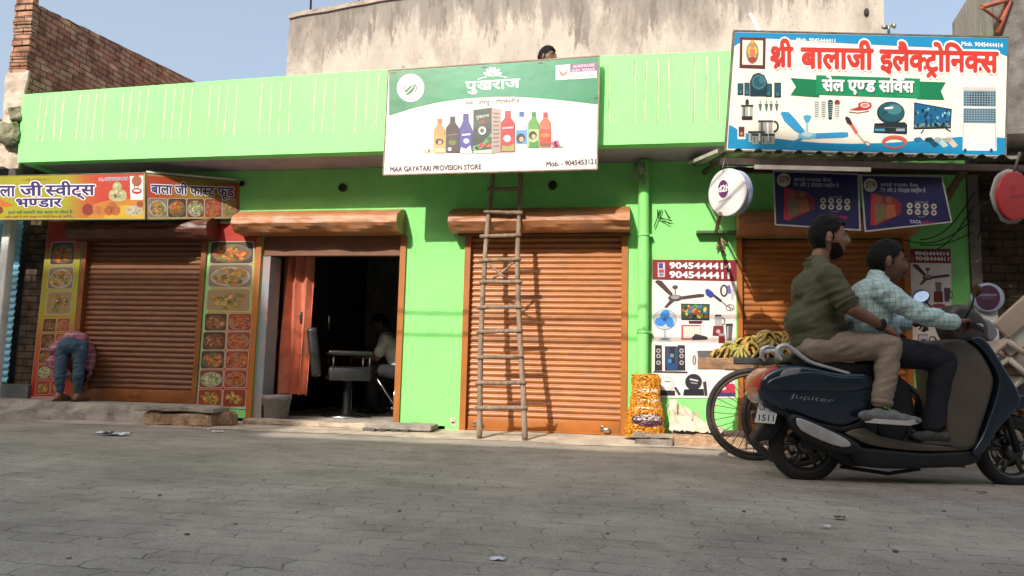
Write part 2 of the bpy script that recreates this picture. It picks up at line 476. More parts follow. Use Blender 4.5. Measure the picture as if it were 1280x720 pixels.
    hs = N.new('ShaderNodeHueSaturation'); L.new(dust.outputs[2], hs.inputs['Color']); L.new(mu.outputs[0], hs.inputs['Value'])
    # small dark specks and grit
    vo = N.new('ShaderNodeTexVoronoi'); vo.inputs['Scale'].default_value = 11; L.new(tc.outputs['Object'], vo.inputs['Vector'])
    vr = N.new('ShaderNodeMapRange'); vr.inputs[1].default_value = 0.05; vr.inputs[2].default_value = 0.09; vr.inputs[3].default_value = 0.75; vr.inputs[4].default_value = 0.0
    L.new(vo.outputs['Distance'], vr.inputs[0])
    sp = N.new('ShaderNodeMix'); sp.data_type = 'RGBA'; sp.inputs[7].default_value = (0.07, 0.062, 0.055, 1)
    L.new(vr.outputs[0], sp.inputs[0]); L.new(hs.outputs[0], sp.inputs[6])
    L.new(sp.outputs[2], b.inputs['Base Color'])
    b.inputs['Roughness'].default_value = 0.88; b.inputs['Specular IOR Level'].default_value = 0.25
    inv = N.new('ShaderNodeMath'); inv.operation = 'MULTIPLY'; L.new(br.outputs['Fac'], inv.inputs[0])
    one = N.new('ShaderNodeMath'); one.operation = 'SUBTRACT'; one.inputs[0].default_value = 1.0; L.new(dr.outputs[0], one.inputs[1]); L.new(one.outputs[0], inv.inputs[1])
    hh = N.new('ShaderNodeMath'); hh.operation = 'MULTIPLY_ADD'; hh.inputs[1].default_value = -1.0; L.new(inv.outputs[0], hh.inputs[0])
    gs = N.new('ShaderNodeMath'); gs.operation = 'MULTIPLY'; gs.inputs[1].default_value = 0.35; L.new(gn.outputs['Fac'], gs.inputs[0]); L.new(gs.outputs[0], hh.inputs[2])
    bp = N.new('ShaderNodeBump'); bp.inputs['Strength'].default_value = 0.55; bp.inputs['Distance'].default_value = 0.012
    L.new(hh.outputs[0], bp.inputs['Height']); L.new(bp.outputs[0], b.inputs['Normal'])
    return m
ROAD = road_material()
gb = MB()
def road_z(x, y):
    if y > -0.9 or y < -14: return 0.0
    return 0.010 * (noise.noise(Vector((x * 0.8, y * 0.9, 3.1))) ) * min(1, (-0.9 - y)) 
xs = [-60, -30, -16] + [-10 + 0.25 * i for i in range(57)] + [8, 16, 30, 60]
ys = [-60, -30, -14] + [-9 + 0.2 * i for i in range(42)] + [0.0, 4, 20, 60]
vs = [(x, y, road_z(x, y) if (-10 <= x <= 4.1 and -9 <= y <= -0.8) else 0.0) for y in ys for x in xs]
nx = len(xs)
gb.add(vs, [(j*nx+i, j*nx+i+1, (j+1)*nx+i+1, (j+1)*nx+i) for j in range(len(ys)-1) for i in range(nx-1)], 0, smooth=True)
tag(gb.build('road', ROAD), kind='structure')

M_conc = mat('dusty_concrete', (0.50, 0.42, 0.33), 0.9, var=0.18, scale=3, bump=0.5, bscale=60, dirt=(0.20, 0.165, 0.13), dirt_amt=0.7, dirt_scale=3.5, fine=0.18, spec=0.2)
M_conc_d = mat('worn_step_concrete', (0.36, 0.32, 0.27), 0.92, var=0.22, scale=4, bump=0.9, bscale=26, dirt=(0.13, 0.11, 0.09), dirt_amt=0.7, dirt_scale=4, fine=0.2, spec=0.2)
M_brickpiece = mat('broken_brick_rubble', (0.42, 0.27, 0.17), 0.95, var=0.3, scale=9, bump=1.0, bscale=40, dirt=(0.45, 0.37, 0.28), dirt_amt=0.8, dirt_scale=7, fine=0.2, spec=0.15)
# worn strip along the shop fronts: irregular front edge, rising a little to the doors
pv = MB(); n = 120; vs = []; fs = []
for i in range(n + 1):
    x = -7.6 + 11.6 * i / n
    fy = -0.72 + 0.10 * noise.noise(Vector((x * 1.3, 0, 0))) + 0.05 * noise.noise(Vector((x * 5, 2, 0)))
    for k, (yy, zz) in enumerate(((fy, 0.003), (fy + 0.07, 0.012), (fy * 0.5, 0.022), (0.0, 0.03), (0.16, 0.03))):
        vs.append((x, yy, zz + 0.006 * noise.noise(Vector((x * 2.2, yy * 4, 1)))))
for i in range(n):
    for k in range(4): fs.append((i*5+k, (i+1)*5+k, (i+1)*5+k+1, i*5+k+1))
pv.add(vs, fs, 0, smooth=True)
tag(pv.build('pavement', M_conc), kind='structure')

def rough_block(mb, lo, hi, amp=0.012, n=6, seed=0, mi=0, rot=0.0):
    """a chunk of masonry with knocked edges"""
    bm = bmesh.new(); bmesh.ops.create_cube(bm, size=1)
    c = [(a + b) / 2 for a, b in zip(lo, hi)]; d = [abs(b - a) for a, b in zip(lo, hi)]
    for v in bm.verts: v.co = Vector((v.co.x * d[0], v.co.y * d[1], v.co.z * d[2]))
    bmesh.ops.bevel(bm, geom=bm.edges[:], offset=min(d) * 0.16, segments=1, affect='EDGES')
    bmesh.ops.subdivide_edges(bm, edges=bm.edges[:], cuts=n, use_grid_fill=True)
    cr, sr = math.cos(rot), math.sin(rot)
    for v in bm.verts:
        p = v.co; q = p * 9 + Vector((seed * 3.7, seed * 1.3, seed))
        p = p + Vector((noise.noise(q), noise.noise(q + Vector((9, 0, 0))), noise.noise(q + Vector((0, 9, 0))))) * amp * 1.6
        v.co = Vector((c[0] + p.x * cr - p.y * sr, c[1] + p.x * sr + p.y * cr, c[2] + p.z))
    bm.verts.index_update()
    mb.add([v.co.copy() for v in bm.verts], [[v.index for v in f.verts] for f in bm.faces], mi)
    bm.free()

# raised step before the sweet shop
st = MB(); n = 60; vs = []; fs = []
for i in range(n + 1):
    x = -9.5 + 5.1 * i / n
    k = max(0.0, (-5.75 - x) / 0.7)
    by = -0.50 - 0.45 * min(k, 1.6)
    w1 = 0.018 * noise.noise(Vector((x * 3, 0, 5))); w2 = 0.03 * noise.noise(Vector((x * 4, 3, 5)))
    rows = ((by, -0.01), (by + 0.03 + w2, 0.07), (by * 0.0 - 0.46 + w1 * 1.5, 0.13), (-0.44 + w1, 0.178), (-0.40 + w1, 0.19), (-0.2, 0.192), (0.0, 0.192), (0.12, 0.192))
    for yy, zz in rows: vs.append((x, yy, zz))
m_ = 8
for i in range(n):
    for k in range(m_ - 1): fs.append((i*m_+k, (i+1)*m_+k, (i+1)*m_+k+1, i*m_+k+1))
fs.append([n*m_+k for k in range(m_)])
st.add(vs, fs, 0)
tag(st.build('entrance_step', M_conc_d), 'long raised grey concrete step running before the shuttered sweet shop', 'step')

# ------------------------------------------------------------------ the green building
M_green = mat('green_wall_paint', (0.245, 0.71, 0.20), 0.62, var=0.05, scale=3, bump=0.25, bscale=28, dirt=(0.20, 0.52, 0.17), dirt_amt=0.65, dirt_scale=1.7, stretch=(1, 1, 0.6), spec=0.35)
M_parapet = mat('light_green_parapet_paint', (0.27, 0.86, 0.25), 0.6, var=0.05, scale=2, bump=0.25, bscale=22, dirt=(0.24, 0.66, 0.22), dirt_amt=0.5, dirt_scale=1.9, stretch=(1.3, 1, 0.5), spec=0.35)
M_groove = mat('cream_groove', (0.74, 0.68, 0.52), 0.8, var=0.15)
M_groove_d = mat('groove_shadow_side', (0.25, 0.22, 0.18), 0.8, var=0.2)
M_soffit = mat('lilac_soffit', (0.42, 0.34, 0.42), 0.75, var=0.12, scale=3, bump=0.2, dirt=(0.30, 0.22, 0.22), dirt_amt=0.6, dirt_scale=1.2)
M_orange = mat('orange_brown_enamel', (0.38, 0.125, 0.022), 0.42, var=0.10, scale=5, bump=0.06, bscale=14, dirt=(0.32, 0.12, 0.04), dirt_amt=0.4, dirt_scale=5, spec=0.5)
M_hood = mat('orange_brown_dented_tin', (0.38, 0.15, 0.055), 0.5, var=0.12, scale=4, bump=0.2, bscale=9, dirt=(0.42, 0.30, 0.22), dirt_amt=0.7, dirt_scale=3, spec=0.5)
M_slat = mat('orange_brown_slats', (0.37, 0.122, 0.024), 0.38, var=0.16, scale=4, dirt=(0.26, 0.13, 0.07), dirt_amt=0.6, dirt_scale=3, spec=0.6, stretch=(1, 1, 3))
M_slat_d = mat('shaded_brown_slats', (0.16, 0.052, 0.013), 0.5, var=0.15, scale=4, dirt=(0.22, 0.10, 0.06), dirt_amt=0.4, dirt_scale=3, spec=0.6, stretch=(1, 1, 3))  # slat colour lowered to stand in for the sweet shop's shade
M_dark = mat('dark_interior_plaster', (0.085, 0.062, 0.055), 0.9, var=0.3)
M_steel = mat('padlock_steel', (0.55, 0.53, 0.50), 0.3, 1.0, var=0.2)
M_black = mat('black_rubber', (0.012, 0.012, 0.012), 0.6, var=0.2, spec=0.4)
M_tan_plaster = mat('bare_plaster_chip', (0.55, 0.46, 0.34), 0.9, var=0.25, bump=0.5)

WL, WR, ZS = -6.78, 3.04, 2.787
bld = thing('shop_building', 'long bright green single-storey shop row with striped light green parapet', 'building', (-1.9, 0, 0))
opens = [(-6.30, -4.76, 0.19, 2.06), (-4.08, -2.50, 0.03, 2.06), (-1.79, -0.17, 0.0, 2.06), (0.99, 2.49, 0.0, 2.0)]
T = 0.16
wb = MB(); x = WL
for a, b, z0, z1 in opens:
    wb.box((x, 0, 0), (a, T, ZS))
    wb.box((a, 0, z1), (b, T, ZS))
    if z0 > 0.1: wb.box((a, 0, 0), (b, T, z0))
    x = b
wb.box((x, 0, 0), (WR, T, ZS))
for xx in (WL, WR - 0.16): wb.box((xx, T, 0), (xx + 0.16, 6.0, ZS))
wb.box((WL, 6.0, 0), (WR, 6.16, ZS))
wb.build('wall', M_green, bld)
# chipped plaster at the foot of the wall
cb = MB()
def chip(px, py, r, seed, Y=-0.004):
    c = PY(px, py, Y); pts = []
    for i in range(14):
        a = 2 * math.pi * i / 14; q = r * (0.6 + 0.6 * abs(noise.noise(Vector((math.cos(a) * 2, math.sin(a) * 2, seed)))))
        pts.append((c.x + q * math.cos(a), c.z + 0.7 * q * math.sin(a)))
    cb.prism(pts, 1, Y, Y + 0.01)
for i, (px, py, r) in enumerate(((566, 525, .05), (567, 530, .04), (508, 531, .03), (560, 500, .025), (815, 500, .03), (852, 515, .05), (870, 519, .06), (893, 505, .04), (1214, 380, .05), (1216, 330, .03), (1213, 300, .03))):
    cb = MB(); chip(px, py, r, i); cb.build('plaster_chip', M_tan_plaster, bld)

# projecting slab and parapet
SO = 0.60
PT = [(-6.72, 3.535), (-3.24, 3.62), (-0.4, 3.672), (0.83, 3.665)]
pb = MB()
top = PT; bot = [(0.79, 2.79), (-2.7, 2.785), (-6.70, 2.765)]
poly = top + bot
pb.prism(poly, 1, -SO, -SO + 0.13, 0)
# rest of parapet over the right-hand shop, set back on the wall line, and the left return
pb.prism([(0.83, 2.79), (0.83, 3.64), (3.04, 3.60), (3.04, 2.79)][::-1], 1, -0.02, 0.12, 0)
pb.prism([(-6.72, 2.77), (-6.72, 3.535), (-6.60, 3.535), (-6.60, 2.77)], 1, -SO + 0.131, 0.4, 0)
pb.prism([(0.70, 2.80), (0.70, 3.655), (0.825, 3.655), (0.825, 2.80)], 1, -SO + 0.131, -0.021, 0)
for px_t, px_b in ((53, 47), (63.5, 57), (73.5, 67.5), (83, 76.5), (105, 98.5), (115.5, 110), (125.5, 120.5), (136.5, 131.5), (157, 153.5), (167.5, 164.5), (177.5, 173.5), (190, 184),
                   (223, 207), (233.5, 218.5), (243.5, 229), (253.5, 239)):
    pass
gx = [(53, 47), (63, 57), (73, 67), (82, 76), (105, 99), (115, 110), (125, 120), (135, 131), (157, 153), (167, 164), (177, 174), (188, 184), (222, 208), (233, 219), (243, 229), (253, 239),
      (267, 263), (279, 275), (290, 287), (302, 299), (348, 344), (359, 355), (371, 367), (382, 378), (411, 406), (423, 420), (448, 446), (461, 459), (474, 472)]
for a, b in (((60, 113), 50), ((71, 113), 61), ((82, 112), 71)): pass
xs_g = [51.5, 60.5, 70.5, 80.5, 101, 111, 121, 132, 155, 165, 175.5, 186, 208, 219, 230, 241, 264, 275, 286, 297, 328, 340, 352, 364, 395, 408, 420, 447, 460, 473]
xs_r = [762, 793.5, 808, 822.5, 835.5, 868.5, 883, 898]
gm = MB()
for i, gxp in enumerate(xs_g + xs_r):
    ty = 94 - (gxp - 400) * 0.062 if gxp < 500 else 72 - (gxp - 748) * 0.045
    by_ = 168 - (gxp - 400) * 0.036 if gxp < 500 else 155 - (gxp - 748) * 0.03
    p1 = PY(gxp, ty + 4, -SO); lean = 0.004 * noise.noise(Vector((i * 1.7, 0, 0)))
    zt = p1.z - 0.01; zb = 2.985 + 0.02 * noise.noise(Vector((i * 2.1, 4, 0)))
    k = 10; vs = []; w = 0.0075
    for j in range(k + 1):
        z = zt + (zb - zt) * j / k; wob = 0.004 * noise.noise(Vector((i * 3.3, z * 4, 0)))
        xx = p1.x + lean * j + wob
        vs += [(xx - w, -SO - 0.0015, z), (xx - w * 0.3, -SO - 0.007, z), (xx + w, -SO - 0.0015, z)]
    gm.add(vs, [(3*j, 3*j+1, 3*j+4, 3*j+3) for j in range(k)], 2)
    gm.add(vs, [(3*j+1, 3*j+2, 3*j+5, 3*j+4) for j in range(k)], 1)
pb.v and None
o0 = len(pb.v); pb.v += gm.v; pb.f += [[q + o0 for q in f] for f in gm.f]; pb.m += gm.m; pb.c += gm.c; pb.sm += gm.sm
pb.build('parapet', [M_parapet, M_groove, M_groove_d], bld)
sb = MB(); sb.box((-6.70, -SO + 0.002, 2.79), (0.80, 6.1, 2.92)); sb.box((0.802, 0.0, 2.79), (3.04, 6.1, 2.92))
sb.build('roof_slab', M_soffit, bld)
# junction boxes on the wall
for px, py in ((429, 235), (691, 232)):
    c = PY(px, py, 0); jb = MB()
    Mx = Matrix.Translation((c.x, 0, c.z)) @ Matrix.Rotation(R_(90), 4, 'X')
    jb.lathe([(0.046, 0.0), (0.046, 0.03), (0.036, 0.036), (0.034, 0.012), (0.001, 0.012)], Mx, 14)
    jb.tube([(c.x - 0.02, -0.02, c.z), (c.x + 0.01, -0.05, c.z + 0.02), (c.x + 0.03, -0.03, c.z - 0.03)], 0.006, 5)
    jb.build('junction_box', mat('dark_conduit_box', (0.035, 0.05, 0.03), 0.6), bld)

def slat_mesh(x0, x1, z0, z1, y, pitch=0.058, depth=0.013):
    mb = MB(); k = 8; n = int((z1 - z0) / pitch); vs = []; segx = 10; rows = []
    z = z0
    for i in range(n):
        for j in range(k):
            t = j / k; zz = z0 + (i + t) * (z1 - z0) / n
            yy = y - depth * (math.sin(math.pi * min(t / 0.78, 1)) ** 0.7 if t < 0.78 else 0) + (0.004 if t >= 0.78 else 0)
            rows.append((zz, yy))
    rows.append((z1, y))
    for zz, yy in rows:
        for i in range(segx + 1):
            x = x0 + (x1 - x0) * i / segx
            q = 0.0045 * noise.noise(Vector((x * 1.4, zz * 1.1, x0))) + 0.002 * noise.noise(Vector((x * 5, zz * 6, x0)))
            vs.append((x, yy + q, zz))
    m = segx + 1
    mb.add(vs, [(r*m+i, r*m+i+1, (r+1)*m+i+1, (r+1)*m+i) for r in range(len(rows)-1) for i in range(segx)], 0, smooth=True)
    return mb
def hood_mesh(x0, x1, zt, dent, seed, prof=None):
    prof = prof or [(0.0, 0.0), (-0.10, -0.012), (-0.115, -0.018), (-0.25, -0.085), (-0.27, -0.11), (-0.285, -0.17), (-0.286, -0.185), (-0.215, -0.265), (-0.20, -0.27), (0.0, -0.275)]
    mb = MB(); n = 60; vs = []; fs = []; m = len(prof)
    # resample the profile finely
    fine = []
    for (a, b), (c, d) in zip(prof, prof[1:]):
        k = 3 if math.hypot(c - a, d - b) > 0.04 else 1
        for j in range(k): fine.append((a + (c - a) * j / k, b + (d - b) * j / k))
    fine.append(prof[-1]); m = len(fine)
    for i in range(n + 1):
        x = x0 + (x1 - x0) * i / n
        for (y, z) in fine:
            q = Vector((x * 2.6, z * 9, seed)); e = min(1, -y / 0.15)
            d = dent * e * (abs(noise.noise(q)) * 1.6 - 0.3 + 0.5 * noise.noise(q * 2.7))
            vs.append((x, y + d, zt + z + 0.5 * d))
    for i in range(n):
        for k in range(m - 1): fs.append((i*m+k, (i+1)*m+k, (i+1)*m+k+1, i*m+k+1))
    mb.add(vs, fs, 0, smooth=False)
    mb.add([vs[k] for k in range(m)], [list(range(m))], 0); mb.add([vs[n*m+k] for k in range(m)], [list(range(m))], 0)
    return mb
def padlock(x, z, y):
    mb = MB()
    mb.bevbox((x - 0.03, y - 0.045, z - 0.03), (x + 0.035, y - 0.012, z + 0.02), 0.012)
    mb.tube([(x - 0.02, y - 0.028, z + 0.015), (x - 0.05, y - 0.028, z + 0.04), (x - 0.055, y - 0.02, z + 0.01)], 0.006, 6)
    mb.box((x - 0.065, y - 0.016, z - 0.012), (x + 0.045, y - 0.004, z + 0.006))
    return mb
def pull(x, z, y):
    mb = MB(); mb.tube([(x - 0.055, y, z + 0.012), (x - 0.05, y - 0.025, z), (x + 0.04, y - 0.03, z - 0.004), (x + 0.055, y, z + 0.012)], 0.007, 6); return mb
def shutter(x0, x1, z0, z1, ms, mf, railw, y=0.05, locks=(), handle=None):
    sh = slat_mesh(x0 + 0.002, x1 - 0.002, z0 + 0.14, z1, y).build('rolling_shutter', ms, bld)
    bb = MB(); bb.bevbox((x0 + 0.004, y - 0.016, z0 + 0.006), (x1 - 0.004, y + 0.006, z0 + 0.138), 0.004)
    bb.box((x0 + 0.004, y - 0.03, z0 + 0.0045), (x1 - 0.004, y - 0.0162, z0 + 0.020))
    bo = bld.location
    bb.build('bottom_rail', mf, sh, origin=bo)
    for s, xx in ((-1, x0), (1, x1)):
        r = MB(); a, b = (xx - railw, xx) if s < 0 else (xx, xx + railw)
        r.box((a, -0.022, z0 - 0.004), (b, y + 0.05, z1 + 0.07)); r.build('guide_rail', mf, sh, origin=bo)
    for lx, lz in locks: padlock(lx, lz, y - 0.016).build('padlock', M_steel, sh, origin=bo)
    if handle: pull(handle[0], handle[1], y - 0.016).build('handle', mf, sh, origin=bo)
    return sh
# sweet shop: closed shutter in a recess, shade put into its slat colour
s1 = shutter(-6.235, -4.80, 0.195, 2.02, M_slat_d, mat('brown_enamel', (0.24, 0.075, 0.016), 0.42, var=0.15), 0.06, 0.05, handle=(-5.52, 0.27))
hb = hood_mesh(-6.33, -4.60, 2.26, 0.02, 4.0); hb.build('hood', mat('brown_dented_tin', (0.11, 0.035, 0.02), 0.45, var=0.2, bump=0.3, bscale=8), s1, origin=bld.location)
# barber shop: shutter rolled up, door frame
dfm = MB(); dfm.box((-4.145, -0.024, 0.028), (-4.082, 0.11, 2.03)); df = dfm.build('door_post', M_orange, bld)
dfm = MB(); dfm.box((-2.498, -0.024, 0.03), (-2.435, 0.11, 2.03)); dfm.build('door_post', M_orange, bld)
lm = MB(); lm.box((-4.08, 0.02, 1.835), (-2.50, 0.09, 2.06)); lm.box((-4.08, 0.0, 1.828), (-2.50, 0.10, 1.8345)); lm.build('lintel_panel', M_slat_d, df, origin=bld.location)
hood_mesh(-4.31, -2.465, 2.315, 0.016, 1.0).build('hood', M_hood, df, origin=bld.location)
# provision store: closed orange shutter
s2 = shutter(-1.735, -0.175, 0.03, 2.04, M_slat, M_orange, 0.062, 0.05, locks=((-1.60, 0.085), (-0.31, 0.085)), handle=(-0.86, 0.115))
hood_mesh(-1.92, -0.095, 2.315, 0.022, 2.0).build('hood', M_hood, s2, origin=bld.location)
bb = MB(); bb.box((-1.86, -0.10, 2.025), (-0.09, -0.002, 2.0385)); bb.build('hood_bracket', mat('rusty_angle', (0.10, 0.05, 0.03), 0.7), s2, origin=bld.location)
# electronics shop shutter under the tin canopy
s3 = shutter(0.992, 2.47, 0.07, 1.98, M_slat, M_orange, 0.05, 0.05)
hood_mesh(0.93, 2.53, 2.27, 0.012, 3.0).build('hood', M_hood, s3, origin=bld.location)

# barber's room behind the door
rm = MB()
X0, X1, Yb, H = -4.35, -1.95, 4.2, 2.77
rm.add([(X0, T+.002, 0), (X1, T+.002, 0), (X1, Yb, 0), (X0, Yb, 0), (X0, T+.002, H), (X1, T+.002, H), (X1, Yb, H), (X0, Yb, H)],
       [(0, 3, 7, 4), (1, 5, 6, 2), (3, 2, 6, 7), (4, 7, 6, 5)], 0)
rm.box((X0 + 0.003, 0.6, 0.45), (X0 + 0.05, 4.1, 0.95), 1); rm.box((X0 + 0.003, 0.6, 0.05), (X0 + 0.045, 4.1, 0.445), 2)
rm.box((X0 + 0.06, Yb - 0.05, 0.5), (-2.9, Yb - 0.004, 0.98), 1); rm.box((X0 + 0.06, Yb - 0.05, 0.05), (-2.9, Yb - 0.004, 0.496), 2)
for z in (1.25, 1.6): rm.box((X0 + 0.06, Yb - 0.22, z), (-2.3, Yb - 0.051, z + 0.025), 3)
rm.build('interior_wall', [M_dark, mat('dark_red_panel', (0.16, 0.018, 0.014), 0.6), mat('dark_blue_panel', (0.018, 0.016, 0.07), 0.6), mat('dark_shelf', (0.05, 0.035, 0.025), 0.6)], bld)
fl = MB(); fl.box((X0, 0.0, 0.02), (X1, Yb, 0.062)); fl.build('shop_floor', M_conc_d, bld)
jm = MB(); jm.box((-4.0795, 0.012, 0.063), (-3.985, 0.26, 1.8275)); jm.build('door_jamb', [mat('pink_blue_peeling_plaster', (0.36, 0.24, 0.24), 0.85, col2=(0.20, 0.27, 0.30), scale=2.5, bump=0.4)], bld)

# ------------------------------------------------------------------ weathered block behind
M_weather = mat('weathered_lime_plaster', (0.46, 0.405, 0.35), 0.92, col2=(0.33, 0.295, 0.26), scale=2.6, bump=0.5, bscale=14, dirt=(0.13, 0.11, 0.095), dirt_amt=1.0, dirt_scale=0.9, fine=0.15, spec=0.15, stretch=(1, 1, 0.45))
def weather_mat():
    t = M_weather.node_tree; N = t.nodes; L = t.links; b = N['Principled BSDF']; src = b.inputs['Base Color'].links[0].from_socket
    tc = N.new('ShaderNodeTexCoord'); out = src
    def layer(scale, stretch, lo, hi, zlo, zhi, zw, col, amt):
        nonlocal out
        mp = N.new('ShaderNodeMapping'); mp.inputs['Scale'].default_value = stretch; L.new(tc.outputs['Object'], mp.inputs[0])
        n = N.new('ShaderNodeTexNoise'); n.inputs['Scale'].default_value = scale; n.inputs['Detail'].default_value = 10; n.inputs['Roughness'].default_value = 0.75; L.new(mp.outputs[0], n.inputs['Vector'])
        sp = N.new('ShaderNodeSeparateXYZ'); L.new(tc.outputs['Object'], sp.inputs[0])
        zr = N.new('ShaderNodeMapRange'); zr.inputs[1].default_value = zlo; zr.inputs[2].default_value = zhi; zr.inputs[3].default_value = -zw; zr.inputs[4].default_value = zw; L.new(sp.outputs['Z'], zr.inputs[0])
        ad = N.new('ShaderNodeMath'); L.new(n.outputs['Fac'], ad.inputs[0]); L.new(zr.outputs[0], ad.inputs[1])
        r = N.new('ShaderNodeMapRange'); r.inputs[1].default_value = lo; r.inputs[2].default_value = hi; r.inputs[4].default_value = amt; L.new(ad.outputs[0], r.inputs[0])
        m = N.new('ShaderNodeMix'); m.data_type = 'RGBA'; m.inputs[7].default_value = (*col, 1); L.new(r.outputs[0], m.inputs[0]); L.new(out, m.inputs[6]); out = m.outputs[2]
    layer(1.5, (1.6, 1.6, 0.35), 0.43, 0.54, 5.7, 7.0, 0.17, (0.20, 0.178, 0.16), 0.85)
    layer(5.0, (1, 1, 0.22), 0.53, 0.60, 5.6, 7.0, 0.07, (0.15, 0.13, 0.115), 0.8)
    layer(9.0, (1, 1, 1), 0.60, 0.68, 5.4, 7.0, 0.0, (0.14, 0.12, 0.10), 0.7)
    L.new(out, b.inputs['Base Color'])
weather_mat()
wbk = thing('old_plastered_building', 'tall weathered cream plastered building rising behind the green parapet', 'building', (-1.3, 3.4, 0))
A = PY(362, 22, 4.0); zt = A.z; B = PZ(500, 6, zt); d = (B - A); d.z = 0; d.normalize()
d = Vector((1, -0.055, 0)).normalized(); nrm = Vector((d.y, -d.x, 0))
mats_len = 0
# right end where its plane passes picture column 1105
tmp = on_plane(1105, 20, A, Vector((d.y, -d.x, 0))); Lw = (tmp - A).dot(d)
n = 40; mb = MB(); vs = []; 
for i in range(n + 1):
    s_ = Lw * i / n; zz = zt + s_ * 0.115 * max(0, 1 - s_ / 9) + 0.02 * noise.noise(Vector((s_ * 2, 0, 0)))
    p = A + d * s_; q = p - nrm * 5.0
    vs += [(p.x, p.y, 0), (p.x, p.y, zz), (q.x, q.y, zz), (q.x, q.y, 0)]
mb.add(vs, [(4*i+k, 4*(i+1)+k, 4*(i+1)+k+1, 4*i+k+1) for i in range(n) for k in range(3)] + [(0, 1, 2, 3), (4*n, 4*n+3, 4*n+2, 4*n+1)], 0)
mb.build('wall', M_weather, wbk)
cp = MB(); vs = []
for i in range(n + 1):
    p = Vector(mb.v[4*i+1]); 
    for o, zz in ((-0.035, -0.03), (-0.035, 0.045), (0.22, 0.045), (0.22, -0.03)):
        q = p - nrm * o; vs.append((q.x, q.y, p.z + zz))
cp.add(vs, [(4*i+k, 4*(i+1)+k, 4*(i+1)+(k+1) % 4, 4*i+(k+1) % 4) for i in range(n) for k in range(4)] + [(0, 1, 2, 3), (4*n, 4*n+3, 4*n+2, 4*n+1)], 0)
cp.build('coping', mat('dark_coping', (0.30, 0.25, 0.21), 0.92, var=0.3, scale=5, bump=0.5), wbk)
hp = on_plane(1083, 15, A + nrm * 0.02, nrm); hm = MB(); hm.ell(hp, (0.035, 0.03, 0.06)); hm.build('drain_hole', mat('hole_black', (0.03, 0.025, 0.02), 0.9), wbk)  # near-black lump set on the wall in place of a hole

# thin rod and aerial on the roof line
rd = MB(); p = PY(388, 19, 4.3); q = PY(391, -60, 4.3); rd.tube([p, q], 0.018, 6); 
tag(rd.build('roof_rod', mat('dark_iron_rod', (0.06, 0.04, 0.06), 0.5, 0.6)), 'thin dark iron rod standing on top of the weathered plastered building', 'rod')

# ------------------------------------------------------------------ brick wall, left
def brick_mat(name, c1, c2, mortar, sc=1.0, bump=0.6, axis='Y'):
    m = bpy.data.materials.new(name); m.use_nodes = True; t = m.node_tree; N = t.nodes; L = t.links; b = N['Principled BSDF']
    tc = N.new('ShaderNodeTexCoord'); sp = N.new('ShaderNodeSeparateXYZ'); L.new(tc.outputs['Object'], sp.inputs[0])
    ad = N.new('ShaderNodeMath'); L.new(sp.outputs['X'], ad.inputs[0]); L.new(sp.outputs['Y'], ad.inputs[1])
    cm = N.new('ShaderNodeCombineXYZ'); L.new(ad.outputs[0], cm.inputs[0]); L.new(sp.outputs['Z'], cm.inputs[1])
    nz = N.new('ShaderNodeTexNoise'); nz.inputs['Scale'].default_value = 3.5; nz.inputs['Detail'].default_value = 3; L.new(tc.outputs['Object'], nz.inputs['Vector'])
    sc_ = N.new('ShaderNodeVectorMath'); sc_.operation = 'SCALE'; sc_.inputs['Scale'].default_value = 0.045; L.new(nz.outputs['Color'], sc_.inputs[0])
    av = N.new('ShaderNodeVectorMath'); L.new(cm.outputs[0], av.inputs[0]); L.new(sc_.outputs[0], av.inputs[1])
    br = N.new('ShaderNodeTexBrick'); L.new(av.outputs[0], br.inputs['Vector']); br.inputs['Scale'].default_value = sc
    br.inputs['Brick Width'].default_value = 0.23; br.inputs['Row Height'].default_value = 0.082; br.inputs['Mortar Size'].default_value = 0.009; br.inputs['Mortar Smooth'].default_value = 0.25
    br.inputs['Color1'].default_value = (*c1, 1); br.inputs['Color2'].default_value = (*c2, 1); br.inputs['Mortar'].default_value = (*mortar, 1)
    n2 = N.new('ShaderNodeTexNoise'); n2.inputs['Scale'].default_value = 7; n2.inputs['Detail'].default_value = 7; L.new(tc.outputs['Object'], n2.inputs['Vector'])
    r = N.new('ShaderNodeMapRange'); r.inputs[1].default_value = 0.3; r.inputs[2].default_value = 0.7; r.inputs[3].default_value = 0.5; r.inputs[4].default_value = 1.45; L.new(n2.outputs['Fac'], r.inputs[0])
    h = N.new('ShaderNodeHueSaturation'); L.new(br.outputs['Color'], h.inputs['Color']); L.new(r.outputs[0], h.inputs['Value']); L.new(h.outputs[0], b.inputs['Base Color'])
    b.inputs['Roughness'].default_value = 0.93; b.inputs['Specular IOR Level'].default_value = 0.15
    mu = N.new('ShaderNodeMath'); mu.operation = 'MULTIPLY_ADD'; mu.inputs[1].default_value = -1.0; L.new(br.outputs['Fac'], mu.inputs[0]); L.new(n2.outputs['Fac'], mu.inputs[2])
    bp = N.new('ShaderNodeBump'); bp.inputs['Strength'].default_value = bump; bp.inputs['Distance'].default_value = 0.03; L.new(mu.outputs[0], bp.inputs['Height']); L.new(bp.outputs[0], b.inputs['Normal'])
    MATS[name] = m; return m
M_brick = brick_mat('rough_red_bricks', (0.29, 0.125, 0.078), (0.40, 0.25, 0.165), (0.095, 0.065, 0.05), sc=1.2)
bw = thing('brick_wall', 'tall raw red brick wall standing at the left end of the green parapet', 'wall', (-6.87, -0.5, 0))
XB = -6.79
mb = MB(); n = 46; Y0, Y1 = -0.44, 3.1; vs = []; rng = random.Random(3)
zprev = None
